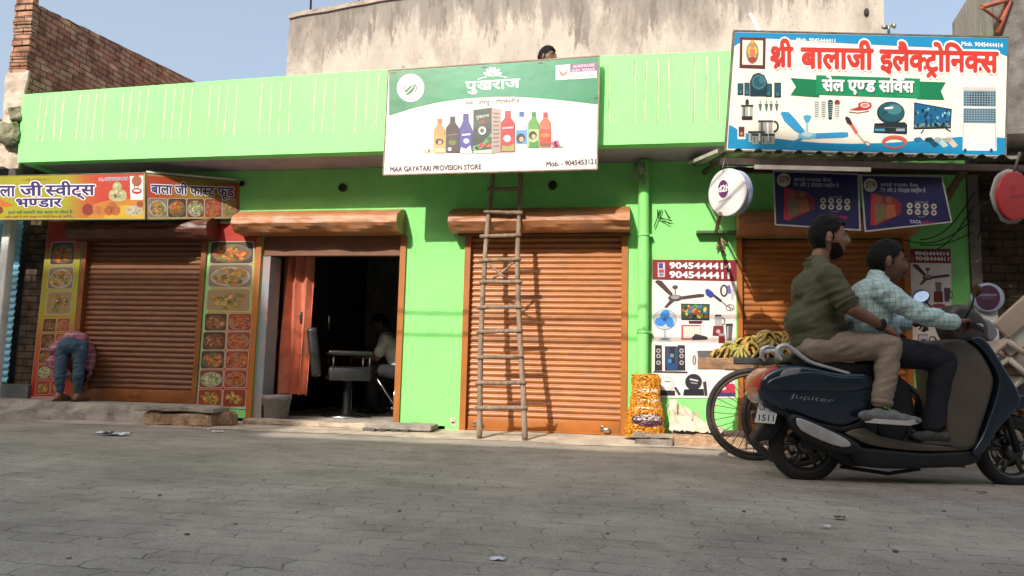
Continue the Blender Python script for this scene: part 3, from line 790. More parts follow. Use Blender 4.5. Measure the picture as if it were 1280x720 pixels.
for i in range(n + 1):
    y = Y0 + (Y1 - Y0) * i / n
    z = 4.66 + (y - Y0) * 0.10 + 0.012 * noise.noise(Vector((y * 9, 0, 0)))
    if y > 0.6: z = min(z, 4.66 + (0.6 - Y0) * 0.10 + (y - 0.6) * 0.10)
    z = z + 0.012 * noise.noise(Vector((y * 14, 3, 0)))
    vs += [(XB - 0.22, y, 2.95), (XB - 0.22, y, z), (XB, y, z), (XB, y, 2.95)]
mb.add(vs, [(4*i+k, 4*(i+1)+k, 4*(i+1)+k+1, 4*i+k+1) for i in range(n) for k in range(3)] + [(0, 1, 2, 3), (4*n, 4*n+3, 4*n+2, 4*n+1)], 0)
# the bonded front end: bricks stepping in and out
z = 3.0
k = 0
while z < 4.66:
    o = rng.uniform(0, 0.03); mb.bevbox((XB - 0.225 - rng.uniform(0, .008), Y0 - 0.055 - o, z + 0.003), (XB + 0.002 + rng.uniform(0, 0.012), Y0 - 0.002, z + 0.076), 0.006, 0, seg=1)
    z += 0.082; k += 1
mb.build('brickwork', M_brick, bw)
pl = MB(); rough_block(pl, (XB - 0.24, Y0 - 0.085, 2.72), (XB + 0.03, Y0 - 0.05, 3.86), 0.02, 8, 2)
pl.build('plaster_patch', mat('rough_cement_patch', (0.52, 0.42, 0.34), 0.95, var=0.25, bump=0.8, bscale=20), bw)
# broken concrete lump and tufts at the slab corner
lump = MB(); rough_block(lump, (-6.98, -0.66, 2.98), (-6.70, -0.32, 3.22), 0.03, 6, 5); rough_block(lump, (-6.86, -0.62, 3.2), (-6.70, -0.36, 3.40), 0.03, 5, 8)
lump.build('broken_concrete', mat('mossy_concrete', (0.30, 0.27, 0.20), 0.95, var=0.35, col2=(0.12, 0.15, 0.06), scale=8, bump=1.0, bscale=25), bw)

# ------------------------------------------------------------------ left neighbour
nb = thing('neighbour_building', 'pale neighbouring building with a grey balcony slab at the far left edge', 'building', (-7.6, 0.0, 0))
M_white = mat('white_limewash', (0.74, 0.73, 0.70), 0.85, var=0.1, scale=2, bump=0.3, dirt=(0.45, 0.43, 0.40), dirt_amt=0.5, dirt_scale=2)
M_grey = mat('grey_cement_render', (0.30, 0.29, 0.28), 0.9, var=0.15, scale=3, bump=0.3)
mb = MB(); mb.box((-13, 0.55, 0), (-7.02, 6, 3.2)); mb.build('wall', M_grey, nb)
mb = MB(); mb.box((-13, -0.72, 2.98), (-7.12, 0.6, 3.32)); mb.build('balcony', M_white, nb)
mb = MB(); mb.box((-13, -0.60, 2.92), (-7.15, 0.56, 2.976)); mb.build('balcony_soffit', M_grey, nb)
mb = MB(); a = PY(31, 190, -0.25); b = PY(18, 500, -0.25); mb.bevbox((-7.10, -0.30, 0.2), (-7.0, -0.2, 3.0), 0.01); mb.build('white_post', M_white, nb)
blue = slat_mesh(-9.5, -7.16, 0.35, 2.5, 0.05, 0.075, 0.018).build('rolling_shutter', mat('pale_blue_slats', (0.18, 0.42, 0.55), 0.5, var=0.1), nb)
mb = MB(); mb.box((-9.6, -0.06, 0.191), (-6.79, 0.5, 0.345)); mb.build('threshold', mat('dark_grey_stone', (0.13, 0.135, 0.13), 0.8, var=0.2), nb)
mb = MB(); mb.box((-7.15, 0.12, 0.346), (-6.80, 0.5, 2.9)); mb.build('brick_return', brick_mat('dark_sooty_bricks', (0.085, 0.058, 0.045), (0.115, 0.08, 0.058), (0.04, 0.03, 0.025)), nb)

# ------------------------------------------------------------------ right neighbour
rn = thing('concrete_building', 'bare grey concrete building with a dark brick ground floor at the far right', 'building', (4.2, 0.4, 0))
M_rc = mat('streaked_grey_concrete', (0.30, 0.265, 0.235), 0.92, var=0.2, scale=1.6, bump=0.5, bscale=18, dirt=(0.14, 0.12, 0.11), dirt_amt=0.8, dirt_scale=1.4, stretch=(2, 2, 0.35), spec=0.15)
xr = PY(1188, 30, 0.4).x
mb = MB(); xr = 3.10; mb.prism([(-0.57, 2.8), (-0.57, 4.62), (-0.2, 4.34), (0.30, 4.24), (0.35, 2.8)], 0, xr, 9.0); mb.build('upper_wall', M_rc, rn)
mb = MB(); mb.box((xr - 0.012, -0.58, 2.8), (xr + 0.35, -0.571, 4.62)); mb.build('edge_band', mat('dark_front_concrete', (0.15, 0.135, 0.125), 0.92, var=0.3, bump=0.5), rn)  # thin darker sheet over the front face beside the corner
mb = MB(); mb.box((3.05, 0.30, 0), (9, 6, 2.798)); mb.build('ground_floor_wall', brick_mat('brown_shaded_bricks', (0.085, 0.058, 0.04), (0.105, 0.075, 0.05), (0.05, 0.036, 0.027)), rn)  # brick colours kept dark, the canopy's shade is put into them
mb = MB(); mb.box((3.05, -0.02, 0), (3.14, 0.296, 2.75)); mb.build('corner_pier', mat('grimy_cement', (0.20, 0.17, 0.14), 0.95, var=0.3, bump=0.8, bscale=16), rn)
br = MB(); a = PY(1247, 42, -0.62); b = PY(1263, -6, -0.62); c = PY(1227, 9, -0.95)
br.tube([a, b], 0.028, 6); br.tube([c, b + (a - b) * 0.12], 0.022, 6); br.tube([c, a + (b - a) * 0.3], 0.014, 6)
br.build('iron_bracket', mat('red_oxide_iron', (0.38, 0.10, 0.055), 0.7, var=0.25), rn)

# ------------------------------------------------------------------ row of buildings on the camera's side of the street (casts the street's shade)
ob_ = thing('street_row', 'plain plastered three-storey row on the opposite side of the street, behind the viewpoint', 'building', (0, -15, 0))
def opp(x0, x1, h, y0=-13.5, y1=-20): 
    mb.box((x0, y1, 0), (x1, y0, h))
mb = MB(); K = 0.34 * 13.5; G = 0.735 * 13.5
opp(-4.9 - K, 1.35 - K, G - 0.85)
opp(1.355 - K, 22, G + 1.75)
opp(-26, -4.905 - K, G + 1.70)
mb.box((-4.903 - K, -19, G + 0.35), (-4.45 - K, -13.49, G + 1.70)); mb.box((-4.449 - K, -19, G + 0.95), (-4.2 - K, -13.49, G + 1.70))
mb.build('wall', mat('beige_plaster', (0.42, 0.37, 0.30), 0.9, var=0.15, scale=1), ob_)
for fl_ in range(3):
    for i in range(12):
        w = MB(); x = -20 + i * 3.1; z = 0.9 + fl_ * 3.0
        w.box((x, -13.499, z), (x + 1.2, -13.44, z + 1.4)); w.build('window', mat('dark_shutters', (0.10, 0.09, 0.08), 0.5), ob_)
# ------------------------------------------------------------------ signs
M_flexback = mat('flex_backing', (0.62, 0.60, 0.55), 0.7, var=0.1)
M_frame = mat('grey_iron_frame', (0.16, 0.14, 0.12), 0.6, 0.3, var=0.3)
WHITE = (0.80, 0.78, 0.73); WHITE2 = (0.84, 0.82, 0.80)
class ZArt(Art):
    """coordinates given in an enlarged view of the board: origin ox, oy and scale sc"""
    def __init__(s, p0, n, ox=0, oy=0, sc=1.0, gap=0.0007):
        super().__init__(p0, n, gap); s.o = (ox, oy, sc)
    def pt(s, x, y, k): return super().pt(s.o[0] + x / s.o[2], s.o[1] + y / s.o[2], k)
    def grad(s, x0, x1, top, bot, stops, k=1, n=24, vert=False):
        """smoothly printed colour ramp; top(x)/bot(x) give the edges"""
        def c_at(t):
            for (a, ca), (b, cb) in zip(stops, stops[1:]):
                if t <= b: 
                    u = (t - a) / (b - a); return tuple(p + (q - p) * u for p, q in zip(ca, cb))
            return stops[-1][1]
        for i in range(n):
            t0, t1 = i / n, (i + 1) / n
            if not vert:
                a, b = x0 + (x1 - x0) * t0, x0 + (x1 - x0) * t1
                s.poly([(a, top(a)), (b, top(b)), (b, bot(b)), (a, bot(a))], c_at((t0 + t1) / 2), k)
            else:
                L0 = lambda t: (x0(t), top + (bot - top) * t); R0 = lambda t: (x1(t), top + (bot - top) * t)
                s.poly([L0(t0), R0(t0), R0(t1), L0(t1)], c_at((t0 + t1) / 2), k)
    def dish(s, q, kind, rng, k=3):
        """a printed photograph of food inside the four-sided tile q"""
        def m(u, v):
            a = [q[0][i] + (q[1][i] - q[0][i]) * u for i in (0, 1)]; b = [q[3][i] + (q[2][i] - q[3][i]) * u for i in (0, 1)]
            return (a[0] + (b[0] - a[0]) * v, a[1] + (b[1] - a[1]) * v)
        bg, plate, foods = kind
        e = 0.10; pts = []
        for (cu, cv, a0) in ((1 - e, e, -90), (1 - e, 1 - e, 0), (e, 1 - e, 90), (e, e, 180)):
            for a in (0, 30, 60, 90): pts.append((cu + e * math.cos(R_(a0 + a)), cv + e * math.sin(R_(a0 + a))))
        grow = lambda u: (u - 0.5) * 1.06 + 0.5
        s.poly([m(grow(u), grow(v)) for u, v in pts], (0.62, 0.56, 0.42), k)
        s.poly([m(u, v) for u, v in pts], bg, k + 1)
        def el(cu, cv, ru, rv, col, kk, rot=0.0, n=12):
            P = []
            for i in range(n):
                a = 2 * math.pi * i / n; x, y = ru * math.cos(a), rv * math.sin(a)
                u = cu + x * math.cos(rot) - y * math.sin(rot); v = cv + x * math.sin(rot) + y * math.cos(rot)
                P.append(m(min(.985, max(.015, u)), min(.985, max(.015, v))))
            s.poly(P, col, kk)
        if plate: 
            el(0.5, 0.54, 0.47, 0.44, plate, k + 2, n=24); el(0.5, 0.54, 0.41, 0.37, tuple(c * .8 for c in plate), k + 3, n=24)
        kk = k + 4
        for i in range(44):
            a = rng.uniform(0, 6.28); r = math.sqrt(rng.random()); c = rng.choice(foods); f = rng.uniform(0.5, 1.5)
            el(0.5 + 0.39 * r * math.cos(a), 0.53 + 0.36 * r * math.sin(a), rng.uniform(.05, .13), rng.uniform(.04, .09), tuple(min(1, x * f) for x in c), kk + i * 0.09, rng.uniform(0, 3))
        for i in range(14):
            a = rng.uniform(0, 6.28); r = math.sqrt(rng.random()); c = rng.choice(foods)
            el(0.5 + 0.3 * r * math.cos(a), 0.54 + 0.26 * r * math.sin(a), rng.uniform(.015, .04), rng.uniform(.015, .03), tuple(min(1, x * 1.9 + .05) for x in c), kk + 4 + i * 0.1, rng.uniform(0, 3))
CURRY = ((0.08, 0.05, 0.025), (0.20, 0.15, 0.10), [(0.50, 0.13, 0.02), (0.58, 0.20, 0.03), (0.40, 0.08, 0.015), (0.55, 0.16, 0.03), (0.12, 0.20, 0.03)])
NOODLE = ((0.30, 0.22, 0.15), (0.60, 0.52, 0.42), [(0.52, 0.28, 0.06), (0.45, 0.20, 0.04), (0.55, 0.30, 0.08), (0.20, 0.24, 0.05), (0.58, 0.36, 0.12)])
TOAST = ((0.42, 0.28, 0.14), None, [(0.48, 0.27, 0.07), (0.40, 0.20, 0.05), (0.55, 0.38, 0.16), (0.20, 0.25, 0.06)])
BALLS = ((0.10, 0.04, 0.02), (0.22, 0.10, 0.05), [(0.28, 0.10, 0.03), (0.45, 0.25, 0.10), (0.18, 0.05, 0.02)])
SALAD = ((0.24, 0.05, 0.03), (0.50, 0.46, 0.36), [(0.20, 0.30, 0.05), (0.50, 0.48, 0.20), (0.55, 0.50, 0.35)])
CHILI = ((0.40, 0.06, 0.03), (0.42, 0.26, 0.18), [(0.50, 0.07, 0.02), (0.42, 0.12, 0.03), (0.55, 0.16, 0.04)])
BURGER = ((0.34, 0.05, 0.02), None, [(0.55, 0.27, 0.06), (0.60, 0.36, 0.10), (0.48, 0.08, 0.03), (0.24, 0.32, 0.06)])

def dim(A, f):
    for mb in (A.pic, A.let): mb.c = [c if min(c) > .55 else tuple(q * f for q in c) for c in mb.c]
# ---- provision store sign, centre
Yc = -0.72
c4 = [PY(486, 88.8, Yc), PY(748.5, 71, Yc), PY(745.2, 210.3, Yc), PY(480, 217.7, Yc)]
sg = thing('sign_board', 'large green and white hair oil sign of the provision store, centre of the parapet', 'sign', (c4[3] + c4[2]) / 2)
board(sg, *c4, (0, -1, 0), 0.035, mat('white_flex', WHITE, 0.5, var=0.04, spec=0.3), mat('weathered_wood_batten', (0.30, 0.24, 0.17), 0.8, var=0.3), 0.012)
A = ZArt((0, Yc, 3), (0, -1, 0), 470, 60, 4.2345)
top = lambda x: 124 + (x - 68) * -0.068
def gcurve(x):
    P = [(60, 361), (200, 317), (330, 287), (460, 268), (600, 258), (720, 257), (850, 264), (1000, 278), (1185, 300)]
    for (a, b), (c, d) in zip(P, P[1:]):
        if x <= c: return b + (d - b) * (x - a) / (c - a)
    return 300
A.grad(69, 1178, lambda x: top(x), gcurve, [(0, S(10, 125, 75)), (0.3, S(10, 145, 92)), (0.6, S(40, 150, 108)), (1, S(20, 138, 88))], 1, 40)
A.ell(183, 211, 72, 74, WHITE2, 3, 36); A.ring(183, 211, 66, 68, 2.5, S(90, 120, 95), 4); A.ring(183, 211, 46, 47, 2, S(90, 120, 95), 4)
for i, ch in enumerate('HERBAL EFFECTIVE 100% SAFE CARE '):
    a = R_(-90 + i * 360 / 32); x, y = 183 + 56 * math.cos(a), 211 + 57 * math.sin(a)
    if ch != ' ': A.line([(x - 3 * math.sin(a), y + 3 * math.cos(a)), (x + 3 * math.sin(a), y - 3 * math.cos(a))], 7, S(120, 110, 105), 4.5)
A.poly([(152, 248), (158, 222), (175, 203), (208, 190), (206, 212), (192, 235), (170, 248)], S(10, 110, 60), 5)
A.line([(154, 246), (178, 222), (200, 200)], 3, WHITE2, 6); A.ring(183, 211, 34, 36, 6, S(110, 60, 70), 4, 20, 140, 215); A.ring(183, 211, 34, 36, 6, S(110, 60, 70), 4, 20, -35, 40)
for r in (-70, -42, -15, 15, 42, 70):
    a = R_(r - 90); A.ell(618 + 30 * math.cos(a), 148 + 27 * math.sin(a), 22, 8, WHITE2, 3, 14, a)
A.ell(618, 130, 9, 24, WHITE2, 3.4); A.ell(618, 138, 4, 13, S(20, 140, 90), 3.8)
A.line([(538, 166), (565, 156), (585, 153)], 4, WHITE2, 3); A.line([(652, 150), (672, 151), (694, 157)], 4, WHITE2, 3)
A.text('पुखराज', 474, 226, 760, 209, 46, WHITE2, 3, 0.022)
A.text(['तेल । शै', ('half', 'म'), 'पू । टॉयलेटरीज़'], 472, 304, 760, 292, 20, S(95, 105, 95), 3, 0.004)
A.rect(952, 92, 1027, 170, WHITE2, 3, -0.07); A.poly([(965, 108), (990, 138), (1000, 132), (1018, 100), (1010, 140), (985, 150), (974, 140)], S(200, 110, 100), 4)
A.line([(960, 160), (1022, 156)], 3, S(180, 150, 150), 4)
A.rect(1030, 86, 1168, 130, S(135, 85, 125), 3, -0.07); A.rect(1030, 130, 1168, 166, WHITE2, 3, -0.07)
A.text('ALNIGMACARE', 1043, 105, 1156, 97, 15, S(225, 205, 220), 4, 0.01); A.text('QUERY: FEEDBACK', 1036, 126, 1160, 118, 13, S(225, 205, 220), 4, 0.01)
A.text('0240-2229990', 1038, 158, 1158, 151, 14, S(130, 105, 125), 4, 0.01); A.line([(1040, 139), (1160, 131)], 4, S(190, 170, 185), 4)
def bottle(x0, x1, yt, yb, body, capc, label, k=3, cap_frac=0.14, shoulder=0.3):
    w = x1 - x0; c = (x0 + x1) / 2; h = yb - yt; yc = yt + h * cap_frac; ys = yt + h * shoulder
    pts = [(x0 + 2, yb), (x0, yb - 6), (x0, ys + 8)]
    for t in range(7):
        a = t / 6; pts.append((x0 + (c - w * .2 - x0) * math.sin(a * 1.57) ** 2, ys + 8 - (ys + 8 - yc) * a))
    pts += [(2 * c - x, y) for x, y in pts[::-1]]
    A.poly(pts, body, k)
    A.poly([(c - w * .2, yc), (c - w * .19, yt), (c + w * .19, yt), (c + w * .2, yc)], capc, k + 0.5)
    A.poly([(c + w * .1, yc), (c + w * .1, yt), (c + w * .19, yt), (c + w * .2, yc)], tuple(q * .7 for q in capc), k + 0.8)
    A.poly([(x1 - w * .14, yb - 4), (x1 - w * .14, ys + 12), (x1 - 1, ys + 16), (x1 - 1, yb - 6)], tuple(q * .65 for q in body), k + 0.6)
    if label: A.rect(x0 + 3, ys + h * .18, x1 - 3, yb - 6, label, k + 0.9)
    return c, w, ys, h
B = bottle
c, w, ys, h = B(306, 368, 374, 557, S(225, 150, 90), S(215, 95, 55), S(228, 165, 100)); A.ell(336, 496, 22, 17, S(50, 30, 25), 4.6); A.ell(338, 500, 10, 11, S(225, 170, 130), 5); A.rect(312, 530, 364, 552, S(240, 215, 170), 5)
c, w, ys, h = B(370, 441, 362, 556, S(48, 34, 32), S(40, 28, 28), S(62, 44, 36)); A.line([(380, 462), (432, 455)], 4, S(160, 120, 90), 5); A.ell(405, 500, 20, 14, S(110, 120, 30), 5); A.ell(390, 535, 10, 9, WHITE, 5.3)
c, w, ys, h = B(438, 513, 347, 557, S(68, 60, 150), S(60, 52, 140), None, shoulder=0.42); A.line([(455, 460), (500, 456)], 9, S(210, 205, 230), 5); A.ell(478, 492, 15, 13, S(225, 225, 240), 5); A.poly([(445, 556), (450, 525), (475, 535), (500, 515), (508, 556)], S(225, 225, 235), 5)
A.poly([(515, 328), (612, 315), (612, 560), (513, 556)], S(44, 62, 44), 3.2); A.poly([(612, 315), (662, 324), (658, 553), (612, 560)], S(175, 160, 150), 3.2)
A.text('पुखराज', 530, 374, 598, 363, 13, S(215, 205, 190), 5, 0.02); A.text('OIL', 548, 402, 582, 398, 16, S(170, 60, 50), 5, 0.03); A.ell(562, 437, 20, 21, WHITE2, 5); A.ell(562, 437, 12, 13, S(80, 100, 80), 5.4)
A.poly([(513, 556), (513, 520), (560, 505), (612, 450), (612, 475), (560, 530), (520, 545)], S(150, 165, 140), 4.6)
for x, y, c_ in ((540, 525, S(70, 140, 50)), (562, 515, S(190, 50, 45)), (585, 500, S(90, 150, 60)), (598, 515, S(205, 80, 50)), (600, 480, S(60, 110, 50)), (525, 535, S(110, 160, 80))): A.ell(x, y, 14, 12, c_, 5.2)
A.poly([(514, 556), (514, 545), (612, 535), (612, 560)], S(205, 210, 190), 5.5)
for i in range(9): A.line([(620, 345 + i * 22), (652, 348 + i * 21)], 7, S(120, 90, 85) if i % 3 else S(170, 60, 60), 4.5)
c, w, ys, h = B(658, 737, 332, 552, S(196, 40, 45), S(180, 32, 38), S(188, 44, 46)); A.line([(670, 425), (728, 420)], 9, S(235, 200, 195), 5); A.ell(694, 478, 19, 18, S(235, 225, 220), 5); A.poly([(664, 545), (668, 515), (700, 522), (732, 505), (732, 545)], S(160, 170, 90), 5)
c, w, ys, h = B(738, 803, 336, 540, S(215, 225, 240), S(45, 85, 150), S(90, 160, 210)); A.ell(766, 478, 24, 26, S(40, 30, 35), 5); A.ell(770, 483, 12, 14, S(220, 170, 140), 5.4); A.rect(744, 510, 798, 532, S(225, 235, 245), 5.6)
c, w, ys, h = B(805, 865, 338, 530, S(95, 160, 70), S(50, 125, 45), S(175, 205, 140)); A.ell(830, 462, 21, 22, S(45, 35, 25), 5); A.ell(834, 468, 11, 13, S(225, 180, 150), 5.4); A.poly([(810, 525), (812, 495), (835, 500), (858, 488), (860, 525)], S(60, 140, 50), 5.6)
c, w, ys, h = B(866, 928, 340, 527, S(212, 105, 80), S(190, 45, 50), S(200, 60, 45)); A.ell(896, 462, 26, 11, S(225, 130, 60), 5); A.rect(872, 505, 922, 520, S(120, 80, 40), 5)
for x, y in ((255, 540), (275, 532), (292, 545), (310, 548), (270, 552)): A.ell(x, y, 17, 8, S(215, 208, 180), 3.2, 10, x * .3)
for x, y in ((940, 505), (955, 498), (962, 515), (948, 520)): A.ell(x, y, 13, 10, S(205, 85, 130), 3.3)
A.line([(930, 528), (990, 524)], 7, S(110, 130, 80), 3)
for i in range(90): A.line([(62 + i * 12.2, 611 - i * 0.36), (69 + i * 12.2, 610.8 - i * 0.36)], 2.0, S(150, 140, 140), 3)
A.text('MAA GAYATARI PROVISION STORE', 76, 655, 556, 641, 26, S(78, 36, 40), 3, 0.034); A.text('Mob. - 9045453121', 902, 628, 1163, 613, 26, S(78, 36, 40), 3, 0.034)
for x, y in ((92, 128), (570, 99), (1165, 262), (870, 76)): A.ell(x, y, 14, 4, (0.10, 0.13, 0.10), 7)
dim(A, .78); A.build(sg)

# ---- electronics sign on the tin canopy
Ye = -1.30
tl = PY(919, 39.5, Ye); tr = PZ(1259.5, 47.5, tl.z); bl0 = PY(908, 187, Ye)
ne = (tr - tl).cross(Vector((0, 0, 1))).normalized()
ne = (ne + Vector((0, 0, 0))).normalized()
q4 = [tl, on_plane(1259.5, 47.5, tl, ne), on_plane(1255.5, 195, tl, ne), on_plane(908, 187, tl, ne)]
es = thing('sign_board', 'big cream electronics shop sign with red lettering standing on the tin canopy', 'sign', (q4[2] + q4[3]) / 2)
board(es, *q4, ne, 0.03, mat('cream_flex', S(232, 222, 205), 0.5, var=0.04, spec=0.3), M_frame, 0.012)
A = ZArt(tl, ne, 890, 20, 2.572)
BLUE = S(20, 140, 190)
A.poly([(75, 52), (952, 72), (950, 130), (930, 122), (880, 113), (800, 105), (600, 96), (400, 86), (260, 76), (180, 72), (130, 74), (90, 85), (71, 97)], BLUE, 1)
A.poly([(55, 350), (66, 354), (90, 370), (130, 383), (190, 392), (260, 400), (350, 408), (450, 411), (560, 408), (680, 399), (800, 388), (880, 386), (943, 392), (940, 448), (50, 426)], BLUE, 1)
A.text('Mob. 9045444411', 272, 82, 396, 86, 12, WHITE2, 3, 0.02); A.text('Mob. 9045444414', 803, 95, 935, 101, 13, WHITE2, 3, 0.02)
def word(tok, x0, x1, yb, h):
    sl = 0.021
    A.text(tok, x0 + 4, yb + (x0 - 185) * sl + 5, x1 + 4, yb + (x1 - 185) * sl + 5, h, S(170, 160, 150), 2, 0.05)
    A.text(tok, x0, yb + (x0 - 185) * sl, x1, yb + (x1 - 185) * sl, h, S(206, 58, 44), 5, 0.046, out=WHITE2, outoff=0.055)
word([('rakar', 'श'), 'ी'], 187, 258, 161, 60); word('बालाजी', 288, 516, 164, 62)
word(['इलै', ('half', 'क'), ('tra',), 'ोिन', ('half', 'क'), 'स'], 541, 918, 165, 62)
A.poly([(252, 199), (345, 205), (345, 262), (252, 255), (270, 228)], S(10, 120, 75), 1.5); A.poly([(658, 210), (752, 213), (736, 242), (748, 270), (658, 268)], S(10, 120, 75), 1.5)
A.poly([(335, 190), (669, 201), (667, 265), (334, 253)], S(14, 138, 88), 2)
for i in range(12):
    for j in range(3):
        x, y = (342 + i * 14, 200 + j * 20 + i * .4) if i < 1 else (0, 0)
for side in (0, 1):
    for i in range(5):
        for j in range(4):
            x = (345 if side == 0 else 592) + i * 14; y = 203 + j * 13 + (x - 335) * .033
            A.line([(x, y), (x + 7, y + 6), (x + 14, y)], 1.2, S(70, 165, 120), 2.4)
A.text(['सेल ए', ('half', 'ण'), 'ड सिव', ('reph',), 'स'], 357, 243, 650, 248, 34, S(20, 70, 50), 3.2, 0.05)
A.text(['सेल ए', ('half', 'ण'), 'ड सिव', ('reph',), 'स'], 355, 240, 648, 245, 34, WHITE2, 4.5, 0.04)
# devotional picture
A.poly([(90, 68), (173, 70), (171, 170), (88, 167)], S(95, 45, 42), 2); A.poly([(98, 77), (164, 79), (163, 158), (97, 156)], S(222, 215, 200), 3)
A.ell(130, 118, 20, 36, S(120, 130, 90), 3.5); A.ell(130, 115, 14, 32, S(205, 170, 110), 4); A.ell(130, 92, 8, 10, S(190, 130, 90), 4.5); A.ell(130, 118, 11, 13, S(215, 120, 90), 4.5); A.ell(130, 140, 14, 9, S(170, 60, 55), 4.5); A.ell(130, 83, 6, 7, S(200, 165, 70), 5)
A.ell(118, 112, 4, 12, S(210, 180, 90), 5); A.ell(142, 112, 4, 12, S(210, 180, 90), 5)
TEAL = S(30, 85, 98); TEALD = S(18, 52, 62)
for x0, x1, yt, yb in ((82, 101, 216, 254), (104, 121, 214, 256), (172, 193, 217, 260), (200, 222, 214, 262)):
    A.rect(x0, yt, x1, yb, TEALD, 2); A.rect(x0 + 2, yt + 2, x1 - 3, yb - 12, TEAL, 2.5); A.ell((x0 + x1) / 2, yb - 10, 6, 6, S(60, 110, 120), 3)
A.poly([(122, 258), (122, 210), (132, 188), (150, 182), (168, 190), (178, 212), (177, 258)], TEALD, 3); A.ell(151, 212, 25, 26, TEAL, 3.5); A.ring(151, 212, 21, 22, 3, S(80, 130, 140), 4); A.ell(160, 205, 9, 12, S(60, 115, 125), 4.2)
# mixers and jars
for (x, y, w, h) in ((95, 285, 36, 45), (118, 370, 50, 35), (150, 335, 44, 70)):
    A.rect(x, y, x + w, y + h, S(178, 178, 170), 2); A.rect(x + w * .15, y + 3, x + w * .32, y + h - 4, S(95, 95, 90), 2.5); A.rect(x + w * .6, y + 3, x + w * .72, y + h - 4, S(225, 225, 220), 2.5); A.rect(x - 2, y, x + w + 2, y + 7, S(60, 62, 60), 3)
A.ell(113, 277, 6, 10, S(40, 45, 45), 2.5); A.rect(96, 322, 130, 334, S(35, 40, 40), 3); A.ring(200, 355, 15, 19, 6, S(35, 42, 42), 3, 20, -100, 100); A.rect(82, 352, 108, 396, S(215, 212, 205), 2); A.rect(86, 356, 104, 388, S(95, 40, 42), 2.5); A.ell(95, 378, 6, 6, S(180, 120, 110), 3)
for x in (155, 175, 190, 208): A.poly([(x - 6, 282), (x + 6, 282), (x + 2, 305), (x - 2, 305)], S(90, 110, 105), 2); A.line([(x, 280), (x, 272)], 3, S(60, 70, 70), 2.5)
for x in (130, 160, 182): A.rect(x, 380, x + 20, 412, S(165, 168, 162), 3.2); A.rect(x, 378, x + 20, 386, S(50, 55, 55), 3.6); A.rect(x + 4, 388, x + 8, 408, S(90, 95, 92), 3.7)
# ceiling fan
FB = S(50, 150, 200)
A.poly([(220, 312), (226, 307), (247, 309), (270, 333), (302, 374), (292, 384), (262, 366), (232, 338)], FB, 2); A.poly([(330, 377), (420, 373), (438, 374), (438, 388), (420, 391), (330, 394)], FB, 2); A.poly([(300, 392), (288, 388), (250, 408), (238, 420), (252, 420)], FB, 2)
A.ell(306, 385, 30, 11, S(120, 190, 215), 2.6); A.ell(306, 380, 17, 9, S(195, 215, 220), 3); A.rect(302, 338, 309, 378, S(150, 195, 210), 2.4); A.poly([(292, 322), (306, 317), (321, 322), (311, 342), (300, 342)], S(70, 165, 200), 3)
for x0, c_ in ((328, S(205, 205, 198)), (350, S(200, 202, 196)), (372, TEALD), (394, S(205, 205, 198))):
    A.poly([(x0, 274), (x0 + 5, 269), (x0 + 12, 269), (x0 + 17, 274), (x0 + 14, 330), (x0 + 8, 335), (x0 + 2, 330)], c_, 2)
    for j in range(8):
        for i in range(3): A.ell(x0 + 4 + i * 4.5, 278 + j * 6.4, 1.7, 2.0, S(70, 90, 92) if c_[0] > .3 else S(150, 175, 178), 2.6, 8)
A.poly([(394, 274), (399, 269), (406, 269), (411, 274), (411, 284), (394, 284)], S(150, 50, 50), 2.8)
A.poly([(440, 302), (470, 292), (470, 280), (490, 274), (512, 279), (514, 292), (500, 302), (470, 304)], S(185, 55, 55), 2); A.ell(492, 287, 15, 8, S(235, 205, 195), 2.5); A.ell(492, 287, 10, 5, S(200, 130, 120), 2.8); A.line([(440, 308), (470, 312), (505, 306)], 3, S(120, 60, 60), 2)
A.poly([(427, 328), (433, 322), (443, 328), (452, 346), (446, 352), (434, 345)], S(70, 40, 45), 2.5); A.line([(447, 348), (466, 378)], 11, S(215, 100, 85), 2.2); A.line([(466, 378), (496, 412)], 6, S(185, 185, 180), 2.2); A.ell(500, 411, 11, 7, S(120, 125, 125), 2.6, 16, 0.7); A.ell(500, 411, 7, 4, S(215, 215, 210), 2.9, 16, 0.7)
# dish, receiver, television, wire coil, torches
A.ell(575, 311, 45, 36, TEALD, 2, 28); A.ell(577, 308, 41, 32, TEAL, 2.4, 28); A.ell(586, 300, 24, 17, S(70, 125, 135), 2.8); A.line([(555, 297), (582, 294)], 6, WHITE2, 3.2); A.line([(545, 318), (560, 310)], 3, TEALD, 3.3)
A.poly([(522, 345), (620, 341), (628, 350), (627, 380), (519, 375)], S(28, 38, 44), 3); A.rect(523, 362, 556, 370, S(70, 150, 175), 3.5); A.rect(592, 362, 620, 370, S(150, 165, 170), 3.5); A.line([(520, 356), (627, 360)], 1.5, S(90, 105, 110), 3.6)
A.poly([(650, 277), (771, 299), (768, 361), (648, 364)], S(14, 28, 40), 2); A.poly([(653, 281), (768, 302), (765, 357), (651, 360)], S(18, 95, 140), 2.5)
rg = random.Random(5)
for i in range(34):
    x = 655 + rg.random() * 108; y = 288 + (x - 655) * .17 + rg.random() * 62 * (1 - (x - 655) / 380); A.ell(x, min(y, 354), rg.uniform(2, 5), rg.uniform(2, 7), rg.choice([S(20, 50, 80), S(90, 175, 205), S(10, 40, 55), S(50, 130, 170), S(150, 205, 220), S(30, 60, 50)]), 3 + i * .05)
for i in range(16):
    x = 655 + i * 7; A.ell(x, 346 + rg.random() * 8, 5, 5, rg.choice([S(15, 25, 25), S(120, 140, 130), S(30, 40, 35)]), 5)
A.line([(680, 366), (672, 378)], 4, S(30, 35, 40), 2.5); A.line([(752, 362), (768, 372)], 4, S(30, 35, 40), 2.5)
